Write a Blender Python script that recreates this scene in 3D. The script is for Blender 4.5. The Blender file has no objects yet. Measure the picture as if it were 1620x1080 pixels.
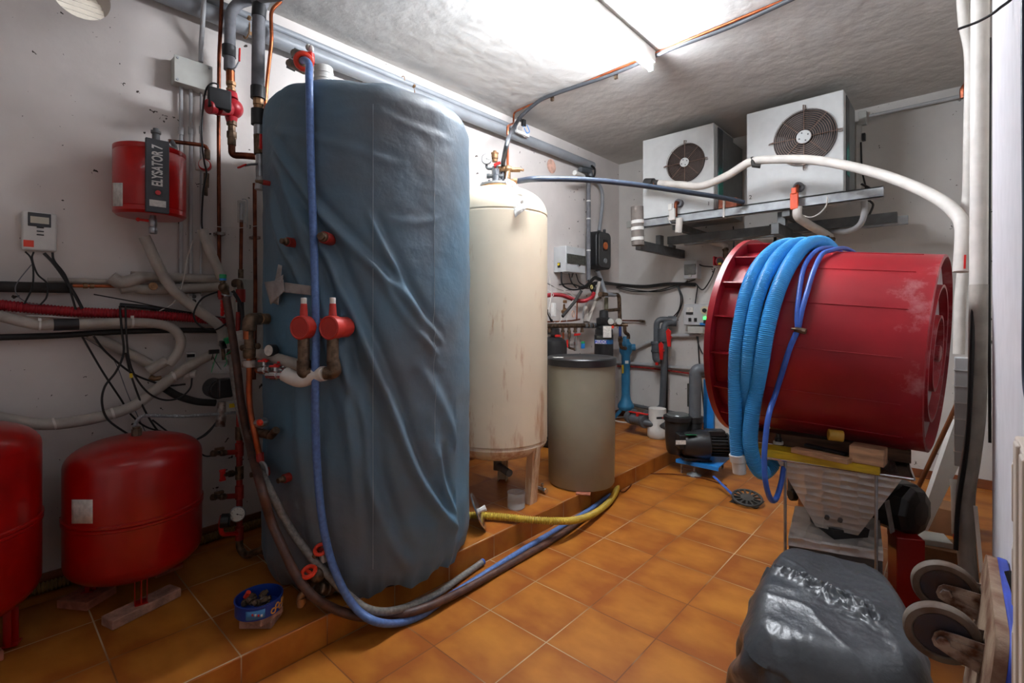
import bpy, bmesh, math, random
from mathutils import Vector, Matrix, noise
random.seed(7)
PI = math.pi
SC = bpy.context.scene
COL = SC.collection
# ------------------------------------------------------------------ camera, world, lamps, exposure
F = 775.0; CX = 810.0; CY = 495.0; YAW = math.radians(42.25); CAMZ = 1.40
cam_d = bpy.data.cameras.new('camera'); cam = bpy.data.objects.new('camera', cam_d); COL.objects.link(cam)
cam_d.sensor_width = 36.0; cam_d.sensor_fit = 'HORIZONTAL'; cam_d.lens = F/1620*36
cam_d.shift_x = 0.0; cam_d.shift_y = -(540-CY)/1620.0
cam_d.clip_start = 0.02
cam.location = (0, 0, CAMZ); cam.rotation_euler = (PI/2, 0, YAW)
SC.camera = cam
SC.view_settings.view_transform = 'Standard'
SC.view_settings.look = 'None'
SC.view_settings.gamma = 1.0
SC.view_settings.use_curve_mapping = False
SC.view_settings.exposure = 1.75
w = bpy.data.worlds.new('world'); SC.world = w; w.use_nodes = True
w.node_tree.nodes['Background'].inputs[0].default_value = (1.0, 0.95, 0.9, 1)
w.node_tree.nodes['Background'].inputs[1].default_value = 0.10
TUBE_E = 122.0

# pixel helpers: where a sight line of the photograph meets a real surface of the room
fx, fy = -math.sin(YAW), math.cos(YAW); rx, ry = math.cos(YAW), math.sin(YAW)
def ray(p):
    a = (p[0]-CX)/F; b = -(p[1]-CY)/F
    return (fx+a*rx, fy+a*ry, b)
def Z(px, py, z):
    d = ray((px, py)); t = (z-CAMZ)/d[2]; return Vector((t*d[0], t*d[1], z))
def X(px, py, x):
    d = ray((px, py)); t = x/d[0]; return Vector((x, t*d[1], CAMZ+t*d[2]))
def Y(px, py, y):
    d = ray((px, py)); t = y/d[1]; return Vector((t*d[0], y, CAMZ+t*d[2]))
def D(px, py, dep):
    d = ray((px, py)); return Vector((dep*d[0], dep*d[1], CAMZ+dep*d[2]))
def CY_(px, py, cx, cy, R):
    d = ray((px, py)); a = d[0]**2+d[1]**2; b = -2*(d[0]*cx+d[1]*cy); c = cx*cx+cy*cy-R*R
    q = b*b-4*a*c
    t = (-b-math.sqrt(max(q, 0)))/(2*a)
    return Vector((t*d[0], t*d[1], CAMZ+t*d[2]))
def K(ox, oy, s):
    return lambda x, y: (ox+x*s, oy+y*s)

# ------------------------------------------------------------------ materials
MATS = {}
def srgb(c):
    return tuple((v/255/12.92 if v/255 <= .04045 else ((v/255+.055)/1.055)**2.4) for v in c)+(1,)
def mat(name, col, rough=.5, metal=0, var=.12, scale=12, bump=0, bscale=60, spec=None, col2=None, trans=0, alpha=1, emit=None, coat=0, obj=True, stretch=None):
    if name in MATS: return MATS[name]
    m = bpy.data.materials.new(name); m.use_nodes = True; N = m.node_tree.nodes; L = m.node_tree.links
    b = N['Principled BSDF']
    b.inputs['Roughness'].default_value = rough; b.inputs['Metallic'].default_value = metal
    if spec is not None: b.inputs['Specular IOR Level'].default_value = spec
    if coat: b.inputs['Coat Weight'].default_value = coat
    tc = N.new('ShaderNodeTexCoord'); vec = tc.outputs['Object']
    if stretch:
        mp = N.new('ShaderNodeMapping'); mp.inputs['Scale'].default_value = stretch; L.new(vec, mp.inputs[0]); vec = mp.outputs[0]
    no = N.new('ShaderNodeTexNoise'); no.inputs['Scale'].default_value = scale; no.inputs['Detail'].default_value = 5
    L.new(vec, no.inputs['Vector'])
    mx = N.new('ShaderNodeMix'); mx.data_type = 'RGBA'
    c1 = srgb(col)
    if col2: c2 = srgb(col2)
    else: c2 = tuple(v*(1-var*1.6) for v in c1[:3])+(1,); c1 = tuple(min(1, v*(1+var*.6)) for v in c1[:3])+(1,)
    rp = N.new('ShaderNodeValToRGB'); rp.color_ramp.elements[0].position = .38; rp.color_ramp.elements[1].position = .64
    L.new(no.outputs[0], rp.inputs[0]); L.new(rp.outputs[0], mx.inputs[0])
    mx.inputs[6].default_value = c1; mx.inputs[7].default_value = c2
    L.new(mx.outputs[2], b.inputs['Base Color'])
    if bump:
        n2 = N.new('ShaderNodeTexNoise'); n2.inputs['Scale'].default_value = bscale; n2.inputs['Detail'].default_value = 6
        L.new(vec, n2.inputs['Vector'])
        bp = N.new('ShaderNodeBump'); bp.inputs['Strength'].default_value = bump; bp.inputs['Distance'].default_value = .01
        L.new(n2.outputs[0], bp.inputs['Height']); L.new(bp.outputs[0], b.inputs['Normal'])
    if trans: b.inputs['Transmission Weight'].default_value = trans; b.inputs['IOR'].default_value = 1.3
    if alpha < 1: b.inputs['Alpha'].default_value = alpha
    if emit:
        b.inputs['Emission Color'].default_value = srgb(emit[0]); b.inputs['Emission Strength'].default_value = emit[1]
    MATS[name] = m
    return m

def wall_mat(name, col, dark, pits=True, bump=.25, strk=None):
    m = mat(name, col, .85, 0, .06, 2.2, bump, 9, spec=.2)
    N = m.node_tree.nodes; L = m.node_tree.links; b = N['Principled BSDF']
    src = b.inputs['Base Color'].links[0].from_socket
    tc = [n for n in N if n.type == 'TEX_COORD'][0]
    if pits:
        v = N.new('ShaderNodeTexVoronoi'); v.inputs['Scale'].default_value = 14; v.feature = 'F1'
        n1 = N.new('ShaderNodeTexNoise'); n1.inputs['Scale'].default_value = 30
        ad = N.new('ShaderNodeMix'); ad.data_type = 'RGBA'; ad.inputs[0].default_value = .08
        L.new(tc.outputs['Object'], n1.inputs['Vector']); L.new(tc.outputs['Object'], ad.inputs[6]); L.new(n1.outputs['Color'], ad.inputs[7])
        L.new(ad.outputs[2], v.inputs['Vector'])
        n3 = N.new('ShaderNodeTexNoise'); n3.inputs['Scale'].default_value = 1.7; n3.inputs['Detail'].default_value = 3; L.new(tc.outputs['Object'], n3.inputs['Vector'])
        thr = N.new('ShaderNodeMapRange'); thr.inputs[1].default_value = .38; thr.inputs[2].default_value = .68; thr.inputs[3].default_value = .045; thr.inputs[4].default_value = .17
        L.new(n3.outputs[0], thr.inputs[0])
        # random cells only
        cr = N.new('ShaderNodeSeparateColor'); L.new(v.outputs['Color'], cr.inputs[0])
        mm = N.new('ShaderNodeMath'); mm.operation = 'MULTIPLY'; L.new(thr.outputs[0], mm.inputs[0]); L.new(cr.outputs[0], mm.inputs[1])
        lt = N.new('ShaderNodeMath'); lt.operation = 'LESS_THAN'; L.new(v.outputs['Distance'], lt.inputs[0]); L.new(mm.outputs[0], lt.inputs[1])
        mx = N.new('ShaderNodeMix'); mx.data_type = 'RGBA'; mx.inputs[7].default_value = srgb(dark)
        # fine specks all over
        v2 = N.new('ShaderNodeTexVoronoi'); v2.inputs['Scale'].default_value = 26; L.new(ad.outputs[2], v2.inputs['Vector'])
        c2_ = N.new('ShaderNodeSeparateColor'); L.new(v2.outputs['Color'], c2_.inputs[0])
        pw = N.new('ShaderNodeMath'); pw.operation = 'POWER'; pw.inputs[1].default_value = 4; L.new(c2_.outputs[1], pw.inputs[0])
        m2 = N.new('ShaderNodeMath'); m2.operation = 'MULTIPLY'; m2.inputs[1].default_value = .10; L.new(pw.outputs[0], m2.inputs[0])
        l2 = N.new('ShaderNodeMath'); l2.operation = 'LESS_THAN'; L.new(v2.outputs['Distance'], l2.inputs[0]); L.new(m2.outputs[0], l2.inputs[1])
        mxx = N.new('ShaderNodeMath'); mxx.operation = 'MAXIMUM'; L.new(lt.outputs[0], mxx.inputs[0]); L.new(l2.outputs[0], mxx.inputs[1])
        L.new(mxx.outputs[0], mx.inputs[0]); L.new(src, mx.inputs[6]); L.new(mx.outputs[2], b.inputs['Base Color'])
    return m

def tile_mat(name, x0, y0, vert=False):
    m = bpy.data.materials.new(name); m.use_nodes = True; N = m.node_tree.nodes; L = m.node_tree.links; b = N['Principled BSDF']
    g = N.new('ShaderNodeNewGeometry'); sp = N.new('ShaderNodeSeparateXYZ'); L.new(g.outputs['Position'], sp.inputs[0])
    T = .335
    def frac(out, off):
        a = N.new('ShaderNodeMath'); a.operation = 'ADD'; a.inputs[1].default_value = -off+T*100; L.new(out, a.inputs[0])
        d = N.new('ShaderNodeMath'); d.operation = 'DIVIDE'; d.inputs[1].default_value = T; L.new(a.outputs[0], d.inputs[0])
        f = N.new('ShaderNodeMath'); f.operation = 'FRACT'; L.new(d.outputs[0], f.inputs[0])
        fl = N.new('ShaderNodeMath'); fl.operation = 'FLOOR'; L.new(d.outputs[0], fl.inputs[0])
        s = N.new('ShaderNodeMath'); s.operation = 'SUBTRACT'; s.inputs[1].default_value = .5; L.new(f.outputs[0], s.inputs[0])
        ab = N.new('ShaderNodeMath'); ab.operation = 'ABSOLUTE'; L.new(s.outputs[0], ab.inputs[0])   # .5 at joints
        return ab.outputs[0], fl.outputs[0]
    ay, fly = frac(sp.outputs[1], y0)
    if vert: e = ay; cell = fly
    ax, flx = frac(sp.outputs[0], x0)
    if not vert:
        mxm = N.new('ShaderNodeMath'); mxm.operation = 'MAXIMUM'; L.new(ax, mxm.inputs[0]); L.new(ay, mxm.inputs[1]); e = mxm.outputs[0]
    cb = N.new('ShaderNodeCombineXYZ'); L.new(fly, cb.inputs[1])
    if not vert: L.new(flx, cb.inputs[0])
    wn = N.new('ShaderNodeTexWhiteNoise'); L.new(cb.outputs[0], wn.inputs['Vector'])
    # mottled glaze
    mp = N.new('ShaderNodeMapping'); mp.inputs['Scale'].default_value = (3.4, 5.5, 5); L.new(g.outputs['Position'], mp.inputs[0])
    ofs = N.new('ShaderNodeVectorMath'); ofs.operation = 'ADD'; sc = N.new('ShaderNodeVectorMath'); sc.operation = 'SCALE'; sc.inputs[3].default_value = 20
    L.new(wn.outputs['Color'], sc.inputs[0]); L.new(mp.outputs[0], ofs.inputs[0]); L.new(sc.outputs[0], ofs.inputs[1])
    no = N.new('ShaderNodeTexNoise'); no.inputs['Scale'].default_value = 1.0; no.inputs['Detail'].default_value = 4; no.inputs['Roughness'].default_value = .55
    L.new(ofs.outputs[0], no.inputs['Vector'])
    # browner towards the tile's own rim (glaze)
    mr = N.new('ShaderNodeMapRange'); mr.inputs[1].default_value = .28; mr.inputs[2].default_value = .5; mr.inputs[3].default_value = 0; mr.inputs[4].default_value = .45
    L.new(e, mr.inputs[0])
    m1 = N.new('ShaderNodeMapRange'); m1.inputs[1].default_value = .30; m1.inputs[2].default_value = .76; L.new(no.outputs[0], m1.inputs[0])
    ad = N.new('ShaderNodeMath'); ad.operation = 'ADD'; ad.use_clamp = True; L.new(mr.outputs[0], ad.inputs[0]); L.new(m1.outputs[0], ad.inputs[1])
    wv = N.new('ShaderNodeMath'); wv.operation = 'MULTIPLY_ADD'; wv.inputs[1].default_value = .35; wv.inputs[2].default_value = -.17; L.new(wn.outputs['Value'], wv.inputs[0])
    a2 = N.new('ShaderNodeMath'); a2.operation = 'ADD'; a2.use_clamp = True; L.new(ad.outputs[0], a2.inputs[0]); L.new(wv.outputs[0], a2.inputs[1])
    mx = N.new('ShaderNodeMix'); mx.data_type = 'RGBA'; mx.inputs[6].default_value = srgb((184, 118, 42)); mx.inputs[7].default_value = srgb((146, 78, 22)); L.new(a2.outputs[0], mx.inputs[0])
    # joints: pale grout, in places stained dark
    gt = N.new('ShaderNodeMath'); gt.operation = 'GREATER_THAN'; gt.inputs[1].default_value = .4925; L.new(e, gt.inputs[0])
    gn = N.new('ShaderNodeTexNoise'); gn.inputs['Scale'].default_value = 1.6; gn.inputs['Detail'].default_value = 2; L.new(g.outputs['Position'], gn.inputs['Vector'])
    gr = N.new('ShaderNodeMapRange'); gr.inputs[1].default_value = .42; gr.inputs[2].default_value = .56; L.new(gn.outputs[0], gr.inputs[0])
    gm = N.new('ShaderNodeMix'); gm.data_type = 'RGBA'; gm.inputs[6].default_value = srgb((190, 170, 140)); gm.inputs[7].default_value = srgb((116, 66, 34)); L.new(gr.outputs[0], gm.inputs[0])
    fm = N.new('ShaderNodeMix'); fm.data_type = 'RGBA'; L.new(gt.outputs[0], fm.inputs[0]); L.new(mx.outputs[2], fm.inputs[6]); L.new(gm.outputs[2], fm.inputs[7])
    L.new(fm.outputs[2], b.inputs['Base Color'])
    rr = N.new('ShaderNodeMapRange'); rr.inputs[3].default_value = .38; rr.inputs[4].default_value = .55; L.new(no.outputs[0], rr.inputs[0]); L.new(rr.outputs[0], b.inputs['Roughness'])
    b.inputs['Specular IOR Level'].default_value = .35
    bp = N.new('ShaderNodeBump'); bp.inputs['Strength'].default_value = .3; bp.inputs['Distance'].default_value = .004; bp.invert = True
    L.new(gt.outputs[0], bp.inputs['Height']); L.new(bp.outputs[0], b.inputs['Normal'])
    return m

M = dict(
 wall=wall_mat('painted_concrete', (212, 204, 198), (70, 62, 56)),
 wallb=wall_mat('painted_concrete_back', (206, 202, 196), (84, 76, 70)),
 ceil=wall_mat('plaster_ceiling', (204, 201, 196), (60, 60, 60), pits=False, bump=.9),
 wallw=mat('white_paint', (206, 203, 206), .7, var=.03),
 skirt=mat('skirting_tile', (120, 66, 34), .5, var=.3, scale=5),
 conduit=mat('grey_conduit', (176, 176, 176), .55, var=.05),
 pvc=mat('grey_pvc', (142, 145, 149), .42, var=.08, scale=6),
 pvcd=mat('dark_grey_pvc', (84, 88, 92), .45, var=.1),
 foam=mat('grey_foam_sleeve', (112, 112, 116), .75, var=.12, scale=20, bump=.1),
 foaml=mat('pale_foam_sleeve', (176, 168, 158), .6, var=.14, scale=9, bump=.25, bscale=25),
 foamw=mat('white_foam_sleeve', (214, 208, 200), .6, var=.06, bump=.15, bscale=25),
 foamb=mat('black_foam_sleeve', (46, 44, 42), .8, var=.2, bump=.2),
 tapeb=mat('black_tape', (40, 40, 42), .5, var=.1),
 copper=mat('copper', (176, 96, 60), .32, .85, var=.25, scale=10),
 copperd=mat('tarnished_copper', (120, 62, 40), .42, .8, var=.35, scale=14),
 brass=mat('brass', (158, 122, 88), .45, .7, var=.25, scale=25),
 brassd=mat('tarnished_brass', (112, 92, 74), .5, .7, var=.35, scale=30),
 steel=mat('zinc_steel', (168, 170, 172), .38, .85, var=.15, scale=20),
 galv=mat('galvanised_steel', (166, 170, 172), .55, .45, var=.12, scale=16),
 galvd=mat('grey_painted_steel', (98, 100, 100), .55, .3, var=.15),
 chrome=mat('chrome', (205, 205, 205), .18, .95, var=.05),
 redp=mat('red_enamel', (186, 12, 8), .28, 0, var=.12, scale=3, coat=.3),
 redt=mat('red_tank_enamel', (158, 4, 2), .3, 0, var=.15, scale=2.5, coat=.3),
 reds=mat('red_sleeve', (150, 34, 24), .6, var=.2, scale=20),
 redh=mat('red_handle', (206, 30, 26), .35, var=.08),
 redo=mat('red_orange_plastic', (232, 62, 34), .4, var=.08),
 redpump=mat('red_pump_paint', (176, 28, 40), .4, var=.12),
 redcor=mat('red_corrugated', (160, 20, 34), .45, var=.1),
 bluecor=mat('blue_corrugated', (64, 162, 222), .42, var=.1, scale=5),
 bluehose=mat('blue_braided_hose', (88, 118, 172), .4, var=.14, scale=60),
 bluedk=mat('blue_hose_dark', (52, 92, 176), .4, var=.1, scale=30),
 bluepl=mat('blue_plastic', (34, 128, 206), .4, var=.08),
 bluept=mat('blue_filter_paint', (46, 122, 162), .42, var=.12, scale=8),
 greyhose=mat('grey_braided_hose', (128, 124, 118), .55, var=.2, scale=70),
 brnhose=mat('dusty_brown_hose', (92, 62, 50), .5, var=.3, scale=24, col2=(66, 46, 40)),
 yelcor=mat('yellow_corrugated', (190, 160, 52), .5, var=.12),
 black=mat('black_plastic', (34, 34, 35), .4, var=.15),
 blackr=mat('black_rubber', (28, 27, 27), .6, var=.15),
 cable=mat('black_cable', (26, 25, 25), .45, var=.1),
 cablew=mat('white_cable', (206, 200, 192), .5, var=.05),
 white=mat('white_plastic', (216, 214, 208), .45, var=.04),
 greyb=mat('light_grey_plastic', (188, 188, 180), .5, var=.04),
 greybox=mat('grey_enclosure', (190, 192, 192), .5, var=.04),
 smoke=mat('smoked_window', (74, 74, 68), .15, var=.2, scale=30),
 cream=None,
 paper=mat('paper_label', (214, 210, 202), .7, var=.12, scale=60),
 brick=mat('hollow_brick', (178, 106, 82), .85, var=.2, scale=25, bump=.4, bscale=80),
 brickp=mat('pale_brick', (176, 132, 112), .9, var=.22, scale=20, bump=.5, bscale=70),
 lid=mat('black_lid', (34, 35, 36), .35, var=.15),
 barrel=mat('beige_grey_barrel', (150, 146, 128), .55, var=.06, scale=4),
 wood=mat('pine_wood', (196, 150, 112), .6, var=.25, scale=6, stretch=(1, 8, 8)),
 woodb=mat('brown_beam', (120, 84, 60), .7, var=.3, scale=5, stretch=(1, 8, 8)),
 woody=mat('yellow_painted_wood', (208, 172, 26), .5, var=.15, scale=10, stretch=(1, 6, 6)),
 stick=mat('broom_wood', (150, 86, 40), .5, var=.15),
 green=mat('green_plastic', (30, 150, 90), .5, var=.1),
 yellow=mat('yellow_plastic', (222, 190, 30), .5, var=.05),
 orange=mat('orange_plastic', (240, 84, 26), .45, var=.05),
 teal=mat('teal_label', (60, 150, 138), .5, var=.12),
 rust=mat('rusty_steel', (176, 168, 162), .5, .45, var=.4, scale=30, col2=(98, 66, 50), bump=.2),
 plyw=mat('worn_plywood', (150, 128, 106), .75, var=.3, scale=14, col2=(104, 68, 46), bump=.3),
 bluet=mat('worn_blue_vinyl', (52, 76, 176), .5, var=.2, scale=10, col2=(36, 52, 132)),
 tyre=mat('worn_wheel_rubber', (104, 94, 84), .7, var=.25, scale=18, col2=(84, 64, 50)),
 hubd=mat('wheel_disc_dark', (44, 48, 62), .6, var=.3, scale=14, col2=(66, 46, 36)),
 card=mat('cardboard', (132, 92, 60), .85, var=.15, scale=5),
 creamp=mat('cream_plastic', (208, 194, 180), .6, var=.06),
 fan=mat('fan_dark', (26, 20, 18), .5, var=.2),
 bronze=mat('bronze_wire', (128, 104, 92), .4, .6, var=.1),
 glass=None,
)
# clear plastic
def clear(name, col, rough=.08, alpha=.35):
    m = mat(name, col, rough, var=.05); m.node_tree.nodes['Principled BSDF'].inputs['Alpha'].default_value = alpha
    return m
M['clear'] = clear('clear_plastic', (200, 204, 204), .12, .32)
M['clearw'] = clear('translucent_film', (232, 230, 226), .3, .55)

# ------------------------------------------------------------------ mesh builder
def basis(ax):
    ax = Vector(ax).normalized()
    h = Vector((0, 0, 1)) if abs(ax.z) < .95 else Vector((1, 0, 0))
    u = ax.cross(h).normalized(); v = u.cross(ax).normalized()
    return u, v, ax
def fillet(pts, r, n=6):
    pts = [Vector(p) for p in pts]; out = [pts[0]]
    for i in range(1, len(pts)-1):
        a, b, c = pts[i-1], pts[i], pts[i+1]
        d1 = (a-b); d2 = (c-b); q = min(r, d1.length*.49, d2.length*.49)
        p0 = b+d1.normalized()*q; p1 = b+d2.normalized()*q
        for k in range(n+1):
            t = k/n; out.append(p0*(1-t)**2+b*2*t*(1-t)+p1*t*t)
    out.append(pts[-1]); return out
def spline(pts, n=8):
    pts = [Vector(p) for p in pts]
    if len(pts) < 3: return pts
    P = [pts[0]*2-pts[1]]+pts+[pts[-1]*2-pts[-2]]; out = []
    for i in range(1, len(P)-2):
        p0, p1, p2, p3 = P[i-1:i+3]
        for k in range(n):
            t = k/n
            # centripetal-ish via standard Catmull-Rom
            out.append(.5*((2*p1)+(-p0+p2)*t+(2*p0-5*p1+4*p2-p3)*t*t+(-p0+3*p1-3*p2+p3)*t**3))
    out.append(pts[-1]); return out
def resample(pts, step):
    out = [pts[0]]; acc = 0
    for a, b in zip(pts, pts[1:]):
        L = (b-a).length
        if L < 1e-9: continue
        t = step-acc
        while t <= L:
            out.append(a.lerp(b, t/L)); t += step
        acc = L-(t-step)
    return out
class MB:
    def __init__(s): s.v = []; s.f = []
    def add(s, vs, fs):
        b = len(s.v); s.v += [Vector(v) for v in vs]; s.f += [tuple(i+b for i in f) for f in fs]; return s
    def box(s, c, d, R=None):
        c = Vector(c); h = Vector(d)/2; vs = []
        for sx in (-1, 1):
            for sy in (-1, 1):
                for sz in (-1, 1):
                    p = Vector((sx*h.x, sy*h.y, sz*h.z))
                    vs.append(c+(R@p if R is not None else p))
        return s.add(vs, [(0, 1, 3, 2), (4, 6, 7, 5), (0, 4, 5, 1), (2, 3, 7, 6), (0, 2, 6, 4), (1, 5, 7, 3)])
    def bb(s, lo, hi):
        lo = Vector(lo); hi = Vector(hi); return s.box((lo+hi)/2, hi-lo)
    def beam(s, a, b, w, h, up=(0, 0, 1)):
        a = Vector(a); b = Vector(b); x = (b-a).normalized(); y = Vector(up).cross(x).normalized(); z = x.cross(y)
        R = Matrix((x, y, z)).transposed(); return s.box((a+b)/2, ((b-a).length, w, h), R)
    def lathe(s, prof, o=(0, 0, 0), ax=(0, 0, 1), n=32, cap=True):
        u, v, a = basis(ax); o = Vector(o); vs = []; fs = []
        for r, h in prof:
            for k in range(n):
                t = 2*PI*k/n; vs.append(o+a*h+(u*math.cos(t)+v*math.sin(t))*r)
        m = len(prof)
        for i in range(m-1):
            for k in range(n):
                fs.append((i*n+k, i*n+(k+1) % n, (i+1)*n+(k+1) % n, (i+1)*n+k))
        if cap:
            if prof[0][0] > 1e-6: fs.append(tuple(reversed(range(n))))
            if prof[-1][0] > 1e-6: fs.append(tuple((m-1)*n+k for k in range(n)))
        return s.add(vs, fs)
    def cyl(s, a, b, r, r2=None, n=20):
        a = Vector(a); b = Vector(b); L = (b-a).length
        return s.lathe([(r, 0), (r if r2 is None else r2, L)], a, b-a, n)
    def ball(s, c, r, n=16, m=10, sc=(1, 1, 1)):
        vs = []; fs = []; c = Vector(c)
        for i in range(m+1):
            ph = PI*i/m
            for k in range(n):
                t = 2*PI*k/n; vs.append(c+Vector((math.sin(ph)*math.cos(t)*r*sc[0], math.sin(ph)*math.sin(t)*r*sc[1], math.cos(ph)*r*sc[2])))
        for i in range(m):
            for k in range(n): fs.append((i*n+k, (i+1)*n+k, (i+1)*n+(k+1) % n, i*n+(k+1) % n))
        return s.add(vs, fs)
    def tube(s, pts, r, n=10, corr=None, flat=1.0):
        """corr=(pitch, depth): corrugated"""
        pts = [Vector(p) for p in pts]
        if corr:
            pts = resample(pts, corr[0]/4)
        P = [pts[0]]
        for p in pts[1:]:
            if (p-P[-1]).length > 1e-5: P.append(p)
        pts = P
        T = [(pts[min(i+1, len(pts)-1)]-pts[max(i-1, 0)]).normalized() for i in range(len(pts))]
        u, v, _ = basis(T[0]); vs = []; fs = []
        for i, p in enumerate(pts):
            if not i: v = T[0].cross(u)
            if i:
                q = T[i-1].rotation_difference(T[i]); u = q@u
                u = (u-T[i]*u.dot(T[i])).normalized(); v = T[i].cross(u)
            rr = r(i/(len(pts)-1)) if callable(r) else r
            if corr: rr += corr[1]*(.5 if i % 4 in (0, 1) else -.5)
            for k in range(n):
                t = 2*PI*k/n; vs.append(p+(u*math.cos(t)+v*math.sin(t)*flat)*rr)
        for i in range(len(pts)-1):
            for k in range(n): fs.append((i*n+k, i*n+(k+1) % n, (i+1)*n+(k+1) % n, (i+1)*n+k))
        fs.append(tuple(reversed(range(n)))); m = len(pts)-1; fs.append(tuple(m*n+k for k in range(n)))
        return s.add(vs, fs)
    def torus(s, c, ax, R, r, n=32, m=8):
        u, v, a = basis(ax); c = Vector(c)
        vs = []; fs = []
        for i in range(n):
            t = 2*PI*i/n; d = u*math.cos(t)+v*math.sin(t)
            for k in range(m):
                q = 2*PI*k/m; vs.append(c+d*(R+r*math.cos(q))+a*r*math.sin(q))
        for i in range(n):
            for k in range(m): fs.append((i*m+k, ((i+1) % n)*m+k, ((i+1) % n)*m+(k+1) % m, i*m+(k+1) % m))
        return s.add(vs, fs)
    def prism(s, poly, o, u, v, th):
        """poly 2D in the (u, v) frame at o, extruded th along u x v"""
        o = Vector(o); u = Vector(u).normalized(); v = Vector(v).normalized(); w_ = u.cross(v).normalized()
        n = len(poly); vs = [o+u*a+v*b for a, b in poly]+[o+u*a+v*b+w_*th for a, b in poly]
        fs = [tuple(reversed(range(n))), tuple(range(n, 2*n))]+[(i, (i+1) % n, n+(i+1) % n, n+i) for i in range(n)]
        return s.add(vs, fs)
ORG = {}
def obj(name, mb, m, parent=None, bev=0, seg=2, ang=38, label=None, solid=0, flat=False):
    me = bpy.data.meshes.new(name)
    if parent is None:
        lo = Vector((min(v.x for v in mb.v), min(v.y for v in mb.v), min(v.z for v in mb.v)))
        hi = Vector((max(v.x for v in mb.v), max(v.y for v in mb.v), max(v.z for v in mb.v)))
        org = Vector(((lo.x+hi.x)/2, (lo.y+hi.y)/2, lo.z))
    else: org = ORG[parent.name]
    me.from_pydata([tuple(v-org) for v in mb.v], [], mb.f)
    me.materials.append(m)
    bm = bmesh.new(); bm.from_mesh(me); bmesh.ops.recalc_face_normals(bm, faces=bm.faces); bm.to_mesh(me); bm.free()
    if not flat:
        me.polygons.foreach_set('use_smooth', [True]*len(me.polygons))
        me.set_sharp_from_angle(angle=math.radians(ang))
    o = bpy.data.objects.new(name, me); COL.objects.link(o)
    if parent is None: o.location = org; ORG[o.name] = org
    else: o.parent = parent; ORG[o.name] = org
    if bev:
        b = o.modifiers.new('bevel', 'BEVEL'); b.width = bev; b.segments = seg; b.limit_method = 'ANGLE'; b.angle_limit = math.radians(40); b.harden_normals = False
    if solid:
        b = o.modifiers.new('solid', 'SOLIDIFY'); b.thickness = solid; b.offset = -1
    if label: o['label'] = label
    return o
def thing(name, label, cat, loc, group=None):
    o = bpy.data.objects.new(name, None); COL.objects.link(o); o.location = loc; o.empty_display_size = .1
    o['label'] = label; o['category'] = cat
    if group: o['group'] = group
    ORG[o.name] = Vector(loc); return o
def tag(o, label, cat, group=None, kind=None):
    o['label'] = label; o['category'] = cat
    if group: o['group'] = group
    if kind: o['kind'] = kind
    return o
def struct(name, mb, m, **k):
    o = obj(name, mb, m, **k); o['kind'] = 'structure'; return o
def text(body, size, o, u, v, m, parent, ext=.0006, name='lettering', sx=1.0, align='CENTER', bold=0):
    cu = bpy.data.curves.new(name, 'FONT'); cu.body = body; cu.size = size; cu.extrude = ext; cu.align_x = align; cu.align_y = 'CENTER'; cu.offset = bold
    t = bpy.data.objects.new(name, cu)
    dg = bpy.context.evaluated_depsgraph_get(); COL.objects.link(t); dg.update()
    me = bpy.data.meshes.new_from_object(t.evaluated_get(dg)); COL.objects.unlink(t); bpy.data.objects.remove(t)
    u = Vector(u).normalized(); v = Vector(v).normalized(); w_ = u.cross(v); o = Vector(o); org = ORG[parent.name]
    for p in me.vertices: p.co = o+u*p.co.x*sx+v*p.co.y+w_*(p.co.z+ext)-org
    me.materials.clear(); me.materials.append(m)
    ob = bpy.data.objects.new(name, me); COL.objects.link(ob); ob.parent = parent; ORG[ob.name] = org
    return ob

# ------------------------------------------------------------------ room shell
WX = -3.12; WY = 5.42; CZ = 3.25; SX = -1.965; SZ = .127
RX = .10      # near face of the right-hand wall
SYE = 4.43    # where the step ends at the pump bay
FY0 = -1.6
struct('floor', MB().bb((WX-.1, FY0, -.1), (1.2, WY+.1, 0)), tile_mat('terracotta_floor', -.9585, .300))
plat = MB().bb((WX-.05, FY0, .0005), (SX-.001, WY+.05, SZ))
struct('floor', plat, tile_mat('terracotta_platform', SX-.005, .300+.035), bev=.003)
struct('trim_1', MB().bb((SX-.012, FY0, .0005), (SX, 4.72, SZ-.003)), tile_mat('terracotta_riser', 0, .300+.035, vert=True), bev=.002)
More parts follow.
